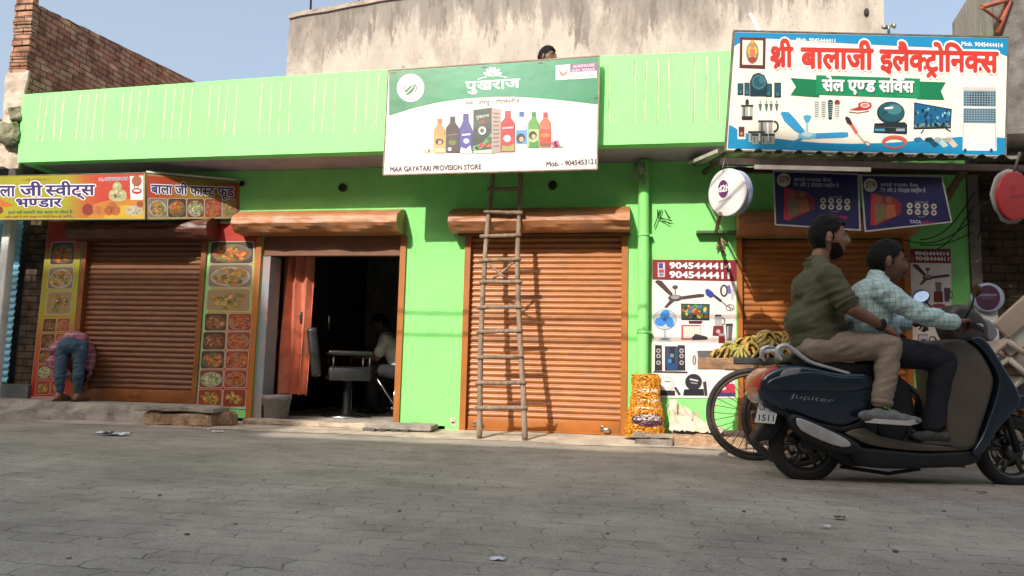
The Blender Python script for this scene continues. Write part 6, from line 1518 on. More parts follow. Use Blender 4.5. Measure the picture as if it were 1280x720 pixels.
for i, (u, v, z, a) in enumerate(heap):
    if i < 3: 
        o = bunch_mesh(i).build('banana_bunch', [M_ban2 if i == 2 else M_ban, M_stem]); protos.append(o)
    else:
        o = protos[i % 3].copy(); COL.objects.link(o)
    o.location = Mb @ Vector((u, v, z)); o.rotation_euler = (rr.uniform(-.3, .3), rr.uniform(-.1, .45), a + math.atan2(e1.y, e1.x)); s_ = rr.uniform(.6, .78); o.scale = (s_, s_, s_)
    tag(o, 'ripe yellow banana bunch in the heap on the wooden cart', 'bananas', 'banana bunches on the cart')

# ------------------------------------------------------------------ right edge: chairs, round box sign, wires
M_chair = mat('beige_plastic', (0.46, 0.36, 0.29), 0.45, var=0.08, dirt=(0.3, 0.22, 0.17), dirt_amt=0.4); M_chair2 = mat('cream_plastic', (0.62, 0.57, 0.49), 0.45, var=0.08)
def plastic_chair(name_label, loc, rot, m):
    t = thing('plastic_chair', name_label, 'chair', loc, None, rot)
    mb = MB(); mb.bevbox((-0.22, -0.22, 0.40), (0.22, 0.22, 0.435), 0.015); mb.build('seat', m, t)
    mb = MB()
    Mt = Matrix.Translation((0, 0.21, 0.43)) @ Matrix.Rotation(R_(-12), 4, 'X')
    for x0, x1 in ((-0.21, -0.115), (-0.05, 0.05), (0.115, 0.21)): mb.bevbox((x0, -0.012, -0.01), (x1, 0.012, 0.40), 0.01, 0, Mt)
    mb.bevbox((-0.22, -0.0145, 0.375), (0.22, 0.0145, 0.45), 0.014, 0, Mt); mb.build('backrest', m, t)
    for sx in (-1, 1):
        for sy in (-1, 1):
            l = MB(); l.tube([(sx * 0.20, sy * 0.20, 0.41), (sx * 0.235, sy * 0.235, 0.0)], [0.026, 0.018], 8); l.build('leg', m, t)
        l = MB(); l.tube([(sx * 0.235, 0.25, 0.66), (sx * 0.25, 0.0, 0.645), (sx * 0.25, -0.16, 0.62), (sx * 0.235, -0.215, 0.42)], 0.02, 8, flat=1.3); l.build('armrest', m, t)
    return t
# overturned on each other: their wide backs slope up to the right
def slat_panel(label, p, q, w, m, Y):
    """tall curved chair back seen side on"""
    a, b = PY(*p, Y), PY(*q, Y); d = (b - a); L = d.length; ang = math.atan2(d.z, d.x)
    t = thing('plastic_chair', label, 'chair', (a.x, Y, a.z), None, (0, -ang, 0), False)
    mb = MB(); mb.bevbox((0, -0.20, -w / 2), (L, -0.165, w / 2), 0.035, 0, None, 3); mb.build('backrest', m, t)
    mb = MB(); mb.bevbox((-0.30, -0.20, -w / 2 - 0.02), (-0.005, 0.20, -w / 2 + 0.015), 0.012); mb.build('seat', m, t)
    for y in (-0.19, 0.17):
        l = MB(); l.tube([(-0.26, y, -w / 2), (-0.36, y, -0.42)], [0.024, 0.018], 8); l.build('leg', m, t); l = MB(); l.tube([(-0.02, y, -w / 2), (0.04, y, -0.44)], [0.024, 0.018], 8); l.build('leg', m, t)
slat_panel('beige plastic chair stacked highest, its back sloping up at the right edge', (1236, 416), (1283, 374), 0.155, M_chair, -1.35)
slat_panel('cream plastic chair stacked second, under the beige one', (1240, 438), (1280, 409), 0.135, M_chair2, -1.30)
slat_panel('cream plastic chair lowest of the tilted stack, partly in sun', (1256, 462), (1300, 424), 0.15, M_chair2, -1.25)
c = PY(1235, 372, -0.75)
t, n_, M = disc_sign('dark purple round sign with pale blue rim standing behind the scooter', c, 0.118, Vector((-0.1, -1, 0.0)), 0.04, mat('pale_blue_rim', (0.30, 0.36, 0.46), 0.5))
A = ZArt(c + n_ * 0.002, n_, 1200, 340, 12.0); A.ell(420, 385, 182, 186, S(74, 40, 66), 1.5, 36); A.text('EXPERION', 262, 362, 548, 362, 34, S(150, 160, 185), 3, 0.015); A.text('ELECTRONICS', 335, 404, 505, 404, 16, S(130, 140, 165), 3, 0.0); A.build(t)
mb = MB(); b_ = PY(1232, 430, -0.72); mb.bevbox((c.x - 0.07, c.y + 0.035, b_.z - .5), (c.x + 0.09, c.y + 0.10, c.z - 0.06), 0.01); mb.build('pedestal', M_white, t)
# low cartons and blue crate beyond the wheels
def carton(label, px, py, Y, size, m, rot=0, name='carton', cat='box'):
    p = PY(px, py, Y); mb = MB(); mb.bevbox((-size[0] / 2, -size[1] / 2, 0), (size[0] / 2, size[1] / 2, size[2]), 0.006, 0, Matrix.Translation((p.x, p.y, max(0.0, p.z))) @ Matrix.Rotation(rot, 4, 'Z'), 1)
    mb.box((-size[0] / 2 - .001, -0.02, size[2] * .2), (size[0] / 2 + .001, 0.02, size[2] + .001), 1, Matrix.Translation((p.x, p.y, max(0.0, p.z))) @ Matrix.Rotation(rot, 4, 'Z'))
    tag(mb.build(name, [m, mat('carton_tape', (0.45, 0.36, 0.24), 0.5)]), label, cat)
carton('flat maroon carton lying on the ground seen under the scooter', 1165, 588, -1.15, (0.36, 0.3, 0.075), mat('maroon_card', (0.20, 0.035, 0.04), 0.7), 0.05)
carton('small pale carton lying on the ground seen under the scooter front', 1194, 582, -0.9, (0.16, 0.16, 0.07), mat('pale_card', (0.58, 0.52, 0.40), 0.7), 0.3)
# hanging wires between the canopy and the pier
for i, (a, b, sag, Ya, Yb_) in enumerate((((1218, 240), (1150, 300), 16, -0.1, -0.2), ((1217, 258), (1142, 312), 22, -0.1, -0.2), ((1216, 275), (1130, 300), 14, -0.1, -0.3), ((1270, 212), (1216, 262), 8, -0.6, -0.1), ((1216, 290), (1150, 306), 6, -0.1, -0.1), ((1244, 215), (1222, 300), 3, -0.4, -0.1))):
    mb = MB(); pts = []
    for k in range(15):
        t_ = k / 14; pts.append(PY(a[0] + (b[0] - a[0]) * t_, a[1] + (b[1] - a[1]) * t_ + sag * math.sin(math.pi * t_), Ya + (Yb_ - Ya) * t_))
    mb.tube(pts, 0.0055 if i != 3 else 0.004, 5)
    tag(mb.build('wire', M_black if i not in (3,) else mat('grey_wire', (0.3, 0.28, 0.26), 0.6)), ['slack black wire under the tin canopy, highest at the corner', 'slack black wire with the deepest sag by the wooden strut', 'slack black wire reaching furthest left below the banners', 'pale wire running from the corner pier to the red sign', 'short black wire just above the shaded poster', 'black wire dropping beside the corner pier'][i], 'wire')
# thin cable over the roof and overhead cables across the street
mb = MB(); mb.tube([PY(446, -2, 6.0), PY(459, 9, 4.0)], 0.012, 5); tag(mb.build('roof_cable', M_black), 'thin dark cable meeting the top of the weathered building', 'cable')
for i, dz in enumerate((0.0, 0.30)):
    mb = MB(); mb.tube([(-14 + k * 1.4, -4.0 - i * .1, 4.02 + dz - 0.10 * math.sin(math.pi * k / 20)) for k in range(21)], 0.012, 6); tag(mb.build('street_cable', M_black), 'black cable strung high along the street, shading a faint line on the green wall', 'cable', 'cables along the street')
# ------------------------------------------------------------------ scooter
SO_ = PZ(1006, 598.5, 0); SF_ = PZ(1262, 605.5, 0)
s1 = (SF_ - SO_); s1.z = 0; s1.normalize(); s2 = Vector((-s1.y, s1.x, 0))
SROT = math.atan2(s1.y, s1.x)
def SC(px, py, w=0.0):
    """scooter-local point (forward, left, up) seen at this place of the picture, w metres left of the middle"""
    p = on_plane(px, py, SO_ + s2 * w, s2) - SO_
    return Vector((p.dot(s1), w, p.z))
scoot = thing('scooter', 'dark blue scooter with tan leg shield riding past with two men', 'scooter', SO_, None, (0, 0, SROT))
M_blue = mat('dark_blue_paint', (0.005, 0.018, 0.036), 0.24, 0.25, var=0.12, coat=0.8, spec=0.6, dirt=(0.05, 0.05, 0.05), dirt_amt=0.25, dirt_scale=6)
M_blkp = mat('black_moulded_plastic', (0.012, 0.012, 0.013), 0.5, var=0.2, spec=0.4)
M_tanp = mat('tan_moulded_plastic', (0.088, 0.070, 0.054), 0.5, var=0.12, bump=0.08, bscale=200)
M_silv = mat('silver_paint', (0.55, 0.56, 0.58), 0.3, 0.35, var=0.08)
M_tyre2 = mat('black_tyre', (0.016, 0.016, 0.017), 0.8, var=0.25, bump=0.3, bscale=90)
M_alloy = mat('alloy_grey', (0.10, 0.10, 0.10), 0.4, 0.8, var=0.1)
M_glassl = mat('clear_lamp', (0.22, 0.22, 0.24), 0.12, var=0.1, spec=0.8); M_red = mat('red_lamp', (0.40, 0.015, 0.012), 0.15, var=0.1, spec=0.8)
def slab(poly, w0, w1, bev=0.02, seg=3, mb=None, wref=None):
    """a moulded panel: side outline traced at depth wref, spread from w0 to w1, rounded edges"""
    wr = (min(w0, w1)) if wref is None else wref
    pts = [SC(x, y, wr) for x, y in poly]
    bm = bmesh.new(); n = len(pts)
    a = [bm.verts.new((p.x, w0, p.z)) for p in pts]; b = [bm.verts.new((p.x, w1, p.z)) for p in pts]
    f0 = bm.faces.new(a); f1 = bm.faces.new(b[::-1])
    for i in range(n): bm.faces.new((a[i], b[i], b[(i+1) % n], a[(i+1) % n]))
    bmesh.ops.recalc_face_normals(bm, faces=bm.faces[:])
    es = [e for e in bm.edges if (e.verts[0] in a) == (e.verts[1] in a)]
    bmesh.ops.bevel(bm, geom=es, offset=bev, segments=seg, affect='EDGES', profile=0.55, clamp_overlap=True)
    bmesh.ops.triangulate(bm, faces=[f for f in bm.faces if len(f.verts) > 4])
    mb = mb or MB(); bm.verts.index_update()
    mb.add([v.co.copy() for v in bm.verts], [[v.index for v in f.verts] for f in bm.faces], 0, smooth=True); bm.free()
    return mb
def smooth_poly(P, k=4):
    """rounds a traced outline (closed Catmull-Rom)"""
    out = []; n = len(P)
    for i in range(n):
        p0, p1, p2, p3 = P[i - 1], P[i], P[(i + 1) % n], P[(i + 2) % n]
        for j in range(k):
            t = j / k; f = lambda a, b, c, d: 0.5 * (2*b + (c - a)*t + (2*a - 5*b + 4*c - d)*t*t + (3*b - a - 3*c + d)*t*t*t)
            out.append((f(p0[0], p1[0], p2[0], p3[0]), f(p0[1], p1[1], p2[1], p3[1])))
    return out
def part(name, mb, m, par=scoot):
    o = mb.build(name, m, par)
    for p in o.data.polygons: pass
    md = o.modifiers.new('n', 'WEIGHTED_NORMAL') if False else None
    return o
def wheel(c, r, wd):
    M = Matrix.Translation(c) @ Matrix.Rotation(R_(90), 4, 'X')
    mb = MB(); prof = []
    for i in range(17):
        a = R_(-110 + 220 * i / 16); prof.append((r - 0.05 + 0.05 * math.cos(a), wd / 2 * math.sin(a)))
    mb.lathe(prof, M, 56); w = part('wheel', mb, M_tyre2)
    mb = MB(); ri = r - 0.07
    mb.lathe([(ri + 0.012, -wd * .42), (ri, -wd * .42), (ri - 0.02, -wd * .1), (ri - 0.02, wd * .1), (ri, wd * .42), (ri + 0.012, wd * .42)], M, 48)
    for k in range(5):
        a = R_(72 * k + 20)
        for dz in (-0.20, 0.20):
            p = M @ Vector((0.035 * math.cos(a), 0.035 * math.sin(a), 0)); q = M @ Vector(((ri - .01) * math.cos(a + dz), (ri - .01) * math.sin(a + dz), 0)); mb.tube([p, q], [0.016, 0.011], 8)
    mb.lathe([(0.001, -.055), (0.05, -.05), (0.055, 0.0), (0.05, 0.05), (0.001, .055)], M, 24)
    mb.build('rim', M_alloy, w)
    mb = MB(); mb.lathe([(0.06, -0.045), (0.105, -0.045), (0.105, -0.039), (0.06, -0.039)], M, 30); mb.build('brake_disc', mat('brake_steel', (0.35, 0.34, 0.33), 0.3, 1.0), w)
    return w
RW = SC(1006, 556.5, 0); FW = SC(1263, 563.5, 0)
wheel(RW, 0.232, 0.095); wheel(FW, 0.232, 0.095)
# tail body
body = smooth_poly([(949, 480), (957, 466), (978, 456), (1010, 455), (1050, 463), (1085, 464), (1098, 478), (1096, 505), (1080, 525), (1050, 536), (1020, 530), (992, 520), (970, 512), (953, 500)], 4)
mb = slab(body, -0.165, 0.165, 0.055, 5); part('body_panel', mb, M_blue)
part('side_cover', slab(smooth_poly([(960, 484), (966, 472), (1010, 463), (1050, 469), (1082, 470), (1092, 482), (1070, 490), (1020, 490), (980, 490)], 4), -0.1735, 0.1735, 0.022, 4), M_blue)
part('lower_trim', slab(smooth_poly([(955, 501), (972, 511), (1000, 521), (1050, 534), (1080, 524), (1094, 506), (1098, 512), (1084, 530), (1052, 540), (1000, 527), (968, 515)], 2), -0.155, 0.155, 0.006, 2), M_blkp)
mb = MB()
def side_line(pts, w, r): mb.tube([SC(x, y, w) for x, y in pts], r, 6)
mb = slab([(1000, 520), (1050, 534), (1092, 512), (1100, 530), (1100, 585), (1060, 583), (1030, 566), (1005, 560)], -0.10, 0.12, 0.03); part('engine_case', mb, M_blkp)
seat = smooth_poly([(985, 452), (992, 443), (1015, 446), (1045, 452), (1085, 453), (1110, 450), (1124, 456), (1118, 466), (1085, 469), (1040, 468), (1005, 460)], 4)
part('seat', slab(seat, -0.135, 0.135, 0.035, 4), mat('black_seat_vinyl', (0.015, 0.015, 0.016), 0.45, var=0.2, bump=0.1, bscale=90))
# grab rail: two silver sides joined behind the seat
gp = [SC(x, y, -0.155) for x, y in ((977, 450), (972, 443), (973, 435), (983, 432), (995, 440), (1012, 452), (1038, 460), (1062, 467))]
for sg_ in (1, -1):
    mb = MB(); q = [Vector((p.x, p.y * sg_, p.z)) for p in gp]; fine = []
    for i in range(len(q) - 1):
        for k in range(5):
            t = k / 5; p0, p1, p2, p3 = q[max(i-1, 0)], q[i], q[i+1], q[min(i+2, len(q)-1)]
            fine.append(0.5 * (2*p1 + (p2 - p0)*t + (2*p0 - 5*p1 + 4*p2 - p3)*t*t + (3*p1 - p0 - 3*p2 + p3)*t*t*t))
    fine.append(q[-1]); n_f = len(fine)
    mb.tube(fine, [0.010 + 0.006 * math.sin(math.pi * min(1, (i / n_f) * 1.25)) for i in range(n_f)], 10); part('grab_rail', mb, M_silv)
a = SC(976, 439, -0.15); b = Vector((a.x, 0.15, a.z)); mb = MB(); mb.tube([a, (a + b) / 2 - Vector((.03, 0, -.005)), b], 0.014, 8); part('grab_bar', mb, M_silv)
# lamps
tl_p = smooth_poly([(948, 486), (951, 471), (964, 460), (980, 459), (976, 472), (966, 480), (957, 490)], 3); part('tail_lamp', slab(tl_p, -0.150, 0.150, 0.02, 3, None, -0.15), M_red)
for s in (-1, 1):
    ip = smooth_poly([(974, 477), (980, 463), (1002, 460), (996, 469), (984, 476)], 3); mbx = slab(ip, -0.172, -0.10, 0.014, 3, None, -0.172)
    if s > 0: mbx.v = [Vector((v.x, -v.y, v.z)) for v in mbx.v]; mbx.f = [f[::-1] for f in mbx.f]
    part('indicator', mbx, M_glassl)
# rear mudguard and number plate
part('mudguard', slab([(962, 502), (988, 508), (986, 522), (968, 548), (948, 553), (944, 548), (958, 525)], -0.075, 0.075, 0.012, 2), M_blkp)
pc = SC(964, 516, -0.09) + Vector((-0.028, 0, 0)); pn = Vector((-0.78, -0.62, 0.15)).normalized(); px_ = Vector((0, 0, 1)).cross(pn).normalized(); pz_ = pn.cross(px_)
if px_.dot(Vector((0, -1, 0))) < 0: px_ = -px_
mb = MB(); hw, hh = 0.072, 0.066
qc = [pc - px_ * hw + pz_ * hh, pc + px_ * hw + pz_ * hh, pc + px_ * hw - pz_ * hh, pc - px_ * hw - pz_ * hh]
qc = [p + px_ * (-0.012 if i > 1 else 0.012) for i, p in enumerate(qc)]
mb.add(qc + [p - pn * 0.004 for p in qc], [(0,1,2,3),(7,6,5,4),(0,4,5,1),(1,5,6,2),(2,6,7,3),(3,7,4,0)]); plate = part('number_plate', mb, mat('plate_white', (0.62, 0.62, 0.60), 0.4))
for tx, dz, hgt in (('UP 21', 0.014, 0.036), ('1511', -0.052, 0.04)):
    V, F, w = layout(tx, 0.02); xs_ = [p[0] for p in V]; mn, mx = min(xs_), max(xs_); mb = MB()
    mb.add([pc + pn * 0.0012 + px_ * ((a - mn) / (mx - mn) - .5) * 0.11 + pz_ * (dz + b / 0.72 * hgt) for a, b in V], F, 0); mb.build('lettering', mat('plate_black', (0.02, 0.02, 0.02), 0.5), plate, normals=False)
part('mud_flap', slab([(951, 534), (960, 530), (966, 536), (955, 552), (946, 553)], -0.05, 0.05, 0.006, 2, None, -0.08), mat('grey_flap', (0.05, 0.05, 0.05), 0.6))
# exhaust
part('exhaust', slab(smooth_poly([(988, 524), (996, 518), (1030, 532), (1066, 549), (1078, 562), (1062, 568), (1030, 560), (998, 542)], 3), -0.235, -0.13, 0.03, 4), M_blkp)
part('heat_shield', slab(smooth_poly([(996, 526), (1001, 523), (1032, 536), (1058, 549), (1064, 557), (1053, 559), (1030, 552), (1002, 538)], 2), -0.246, -0.20, 0.006, 2), mat('brushed_shield', (0.55, 0.54, 0.53), 0.3, 0.5, var=0.15))
# floor, leg shield, apron
part('floorboard', slab(smooth_poly([(1066, 560), (1110, 562), (1160, 566), (1215, 563), (1228, 570), (1214, 582), (1150, 586), (1090, 585), (1068, 575)], 3), -0.165, 0.165, 0.025, 3), M_blkp)
part('side_step', slab(smooth_poly([(1058, 541), (1082, 535), (1100, 545), (1160, 556), (1212, 556), (1208, 563), (1150, 564), (1095, 558), (1070, 549)], 3), -0.17, 0.17, 0.012, 3), M_tanp)
part('under_seat_panel', slab([(1094, 472), (1122, 466), (1140, 482), (1146, 520), (1130, 556), (1098, 556)], -0.11, 0.11, 0.03, 3), M_blkp)
part('leg_shield', slab(smooth_poly([(1176, 430), (1205, 424), (1226, 436), (1244, 468), (1243, 492), (1228, 540), (1218, 562), (1190, 560), (1184, 520), (1180, 470)], 4), -0.185, 0.185, 0.045, 4), M_tanp)
part('apron', slab(smooth_poly([(1214, 424), (1232, 424), (1258, 462), (1276, 496), (1270, 512), (1246, 540), (1230, 566), (1217, 566), (1231, 540), (1247, 494), (1248, 468), (1230, 438)], 4), -0.20, 0.20, 0.03, 4), M_blue)
part('front_fender', slab(smooth_poly([(1226, 552), (1230, 520), (1250, 500), (1280, 494), (1310, 506), (1324, 530), (1316, 530), (1295, 514), (1268, 512), (1246, 524), (1238, 556)], 3), -0.07, 0.07, 0.02, 3), M_blue)
# handlebar
hc = SC(1206, 402, -0.1); hc.y = 0
mb = slab(smooth_poly([(1186, 398), (1194, 383), (1208, 380), (1226, 390), (1238, 406), (1236, 424), (1220, 432), (1200, 430), (1190, 416)], 4), -0.10, 0.10, 0.045, 5); part('headlamp_cowl', mb, mat('dark_brown_plastic', (0.05, 0.042, 0.035), 0.45))
part('headlamp', slab(smooth_poly([(1230, 398), (1242, 404), (1248, 416), (1242, 426), (1234, 422)], 3), -0.09, 0.09, 0.02, 4), M_glassl)
HR = SC(1216, 407, -0.31); HL = SC(1146, 405, 0.33)     # grips
mb = MB(); mid = SC(1205, 403, 0.0); mb.tube([HR, SC(1206, 405, -0.16), mid, SC(1168, 402, 0.18), HL], 0.014, 10); part('handlebar', mb, M_blkp)
for g, inn in ((HR, SC(1206, 405, -0.16)), (HL, SC(1168, 402, 0.18))):
    d = (inn - g).normalized(); mb = MB(); mb.tube([g - d * 0.01, g, g + d * 0.12], [0.022, 0.019, 0.019], 12); part('grip', mb, mat('black_rubber', (0.012, 0.012, 0.012), 0.6))
    mb = MB(); mb.tube([g + d * 0.14 + Vector((.03, 0, 0)), g + d * 0.06 + Vector((.065, 0, .005)), g + d * 0.0 + Vector((.06, 0, 0.0))], 0.007, 6); part('brake_lever', mb, M_silv)
def mirror(base, head, nrm, r):
    n = Vector(nrm).normalized(); mb = MB(); mb.tube([base, base.lerp(head, .5) + Vector((0.015, 0, 0)), head], 0.006, 8)
    st_ = part('mirror', mb, M_blkp); M = Matrix.Translation(head) @ n.to_track_quat('Z', 'Y').to_matrix().to_4x4() @ Matrix.Scale(1.35, 4, (1, 0, 0))
    mb = MB(); mb.lathe([(0.001, -0.035), (r * .6, -0.03), (r, -0.008), (r + .004, 0.0), (r, 0.003)], M, 24); mb.build('housing', M_blkp, st_)
    mb = MB(); mb.lathe([(r, 0.0031), (0.001, 0.0035)], M, 24); mb.build('glass', mat('mirror_glass', (0.75, 0.8, 0.85), 0.04, 1.0, var=0.02), st_)
mirror(SC(1206, 399, -0.2), SC(1219, 363, -0.26), (-0.97, 0.22, 0.1), 0.04)
mirror(SC(1172, 398, 0.2), SC(1152, 371, 0.30), (-0.92, -0.5, 0.35), 0.042)
for s in (-1, 1):
    mb = MB(); a = FW + Vector((0, s * 0.075, 0)); mb.tube([a, a + Vector((-0.06, 0, 0.22)), a + Vector((-0.11, -s * 0.03, 0.40))], 0.02, 10); part('fork', mb, M_blkp)
# badge
ar = Art(SO_ + s2 * -0.1665, s2); ar.text('Jupiter', 987, 497, 1041, 503.5, 5.2, S(120, 124, 128), 1, 0.0, lean=0.35, ref='J')
inv = (Matrix.Translation(SO_) @ Matrix.Rotation(SROT, 4, 'Z')).inverted(); ar.let.v = [inv @ v for v in ar.let.v]; ar.let.build('lettering', print_mat('badge_ink', 0.3, 0.0), scoot, normals=False)
for dy, x2 in ((-0.12, 1222), (-0.05, 1226), (0.12, 1224)):
    mb = MB(); a = SC(1212, 404, dy); b = SC(x2, 440, dy * .6); mb.tube([a, a.lerp(b, .4) + Vector((0.07, 0, 0.03)), a.lerp(b, .8) + Vector((0.04, 0, 0)), b], 0.004, 6); part('cable', mb, M_blkp)
mb = MB(); mb.tube([SC(1050, 583, -0.02), SC(1110, 592, -0.05), SC(1150, 586, -0.10)], 0.012, 8); part('stand', mb, M_blkp)
# ------------------------------------------------------------------ people
def skin_m(name, c): return mat(name, c, 0.5, var=0.12, scale=9, bump=0.1, bscale=120, spec=0.4)
SKIN = skin_m('brown_skin', (0.215, 0.105, 0.065)); SKIN_D = skin_m('deep_brown_skin', (0.15, 0.068, 0.04))
M_hair = mat('black_hair', (0.006, 0.0055, 0.0055), 0.6, var=0.4, scale=40, bump=0.6, bscale=160, stretch=(1, 1, 0.3), spec=0.15)
M_stub = mat('dark_stubble', (0.022, 0.013, 0.010), 0.8, var=0.5, scale=60, spec=0.1)
M_eye = mat('eye_white', (0.55, 0.52, 0.48), 0.3, var=0.05); M_pup = mat('dark_iris', (0.012, 0.008, 0.006), 0.2)
M_lip = mat('brown_lips', (0.17, 0.06, 0.045), 0.5, var=0.1); M_shoe_d = mat('dark_grey_shoe', (0.028, 0.028, 0.03), 0.6, var=0.2)
def g2(x, s): return math.exp(-x * x / (2 * s * s))
def head_surface(lat, lon, beard=0.0):
    """lat, lon in radians; +x is the face, z up; metres"""
    cl = math.cos(lat); sl = math.sin(lat)
    x = 0.096 * cl * math.cos(lon); y = 0.074 * cl * math.sin(lon); z = 0.122 * sl
    if z < 0:                                            # jaw narrower, back of the head drawn in to the neck
        t = -z / 0.122; y *= 1 - 0.30 * t * t
        if x < 0: x *= 1 - 0.38 * t
        else: x *= 1 + 0.10 * t
    front = max(0.0, math.cos(lon)) ** 2
    if x > 0.0:
        fx = 0.0
        fx += 0.027 * g2(y, 0.0105) * (g2(z + 0.018, 0.014) if z < -0.018 else g2(z + 0.018, 0.026))      # nose
        fx += 0.007 * g2(z - 0.030, 0.010) * g2(abs(y) - 0.024, 0.022)                                   # brow
        fx -= 0.010 * g2(abs(y) - 0.031, 0.013) * g2(z - 0.010, 0.011)                                   # eye sockets
        fx += 0.008 * g2(y, 0.020) * (g2(z + 0.058, 0.0065) + 0.9 * g2(z + 0.072, 0.006)) - 0.004 * g2(y, 0.02) * g2(z + 0.065, 0.003)   # lips
        fx += 0.010 * g2(y, 0.020) * g2(z + 0.100, 0.013)                                                # chin
        fx += 0.004 * g2(abs(y) - 0.040, 0.014) * g2(z + 0.022, 0.018)                                   # cheeks
        x += fx * front * 1.0
    return Vector((x, y, z))
def head_parts(M, hair=True, beard=False, moust=False, long_top=1.0, u=56, v=44):
    """returns (head MB, hair MB, facial hair MB, eyes MB, lips MB)"""
    hd, ha, fa, ey, lp = MB(), MB(), MB(), MB(), MB()
    G = [[head_surface(math.pi * (i / v - .5) * .998, 2 * math.pi * k / u - math.pi) for k in range(u)] for i in range(v + 1)]
    hd.add([M @ p for r in G for p in r], [(i*u+k, i*u+(k+1) % u, (i+1)*u+(k+1) % u, (i+1)*u+k) for i in range(v) for k in range(u)], 0, smooth=True)
    for s in (-1, 1):
        Me = M @ Matrix.Translation((-0.004, s * 0.076, -0.004)) @ Matrix.Rotation(R_(s * 14), 4, 'Z')
        hd.ell(Me @ Vector((0, 0, 0)), (0.019, 0.008, 0.032), Me.to_3x3(), 12, 8)
        hd.ell(Me @ Vector((0.004, s * 0.004, -0.022)), (0.009, 0.008, 0.012), Me.to_3x3(), 8, 6)
        ey.ell(M @ Vector((0.0705, s * 0.030, 0.010)), 0.0105, None, 12, 8, 0); ey.ell(M @ Vector((0.0775, s * 0.031, 0.010)), 0.0052, None, 8, 6, 1)
        fa.tube([M @ (head_surface(0.27, s * a) + Vector((0.0035, 0, 0.006 - 0.002 * abs(a - .35)))) for a in (0.16, 0.3, 0.45, 0.6)], [0.003, 0.0045, 0.0045, 0.002], 6)
    lp.tube([M @ (head_surface(-0.50, a) + Vector((0.002, 0, 0))) for a in (-0.26, -0.13, 0, 0.13, 0.26)], [0.002, 0.0045, 0.005, 0.0045, 0.002], 6); lp.tube([M @ (head_surface(-0.61, a) + Vector((0.002, 0, 0))) for a in (-0.24, -0.12, 0, 0.12, 0.24)], [0.002, 0.005, 0.006, 0.005, 0.002], 6)
    def patch(test, dst, thick, nz, nf):
        idx = {}; vs = []; fs = []
        for i in range(v):
            for k in range(u):
                c = (G[i][k] + G[i+1][(k+1) % u]) / 2; lon = 2 * math.pi * (k + .5) / u - math.pi
                if test(c, lon):
                    f = []
                    for (a, b) in ((i, k), (i, (k+1) % u), (i+1, (k+1) % u), (i+1, k)):
                        if (a, b) not in idx:
                            p = G[a][b]; q = p.normalized(); t = thick(p, lon)
                            t += nz * noise.noise(p * nf)
                            idx[(a, b)] = len(vs); vs.append(M @ (p + Vector((q.x, q.y, q.z)) * t))
                        f.append(idx[(a, b)])
                    fs.append(f)
        dst.add(vs, fs, 0, smooth=True)
    if hair:
        def ht(c, lon):
            a = abs(lon)
            lim = 0.064 if a < 0.75 else (0.064 - (a - 0.75) / 0.65 * 0.055 if a < 1.4 else (0.0 - (a - 1.4) * 0.03 if a < 1.75 else -0.055))
            if 1.35 < a < 1.62: lim = -0.02
            return c.z > lim
        patch(ht, ha, lambda p, l: 0.006 + 0.015 * long_top * max(0, p.z / 0.12) * (0.6 + 0.6 * max(0, p.x / 0.09)), 0.005, 55)
    if beard:
        patch(lambda c, l: c.z > -0.116 and c.z < -0.082 + 0.044 * min(1, max(0, (abs(l) - 0.30) / 0.75)) and abs(l) < 1.45, fa, lambda p, l: 0.0016, 0.0012, 150)
        fa.tube([M @ (head_surface(-0.42, a) + Vector((0.0022, 0, -0.002 * abs(a) * 6))) for a in (-0.40, -0.2, 0, 0.2, 0.40)], [0.002, 0.0045, 0.0045, 0.0045, 0.002], 8)
    if moust: fa.tube([M @ (head_surface(-0.40, a) + Vector((0.004, 0, -0.002 * abs(a) * 6))) for a in (-0.36, -0.2, 0, 0.2, 0.36)], [0.003, 0.006, 0.006, 0.006, 0.003], 8)
    return hd, ha, fa, ey, lp
def head_matrix(c, fwd, up=(0, 0, 1), s=1.0):
    x = Vector(fwd).normalized(); z = Vector(up); z = (z - x * z.dot(x)).normalized(); y = z.cross(x)
    return Matrix.Translation(c) @ Matrix(((x.x, y.x, z.x, 0), (x.y, y.y, z.y, 0), (x.z, y.z, z.z, 0), (0, 0, 0, 1))) @ Matrix.Scale(s, 4)
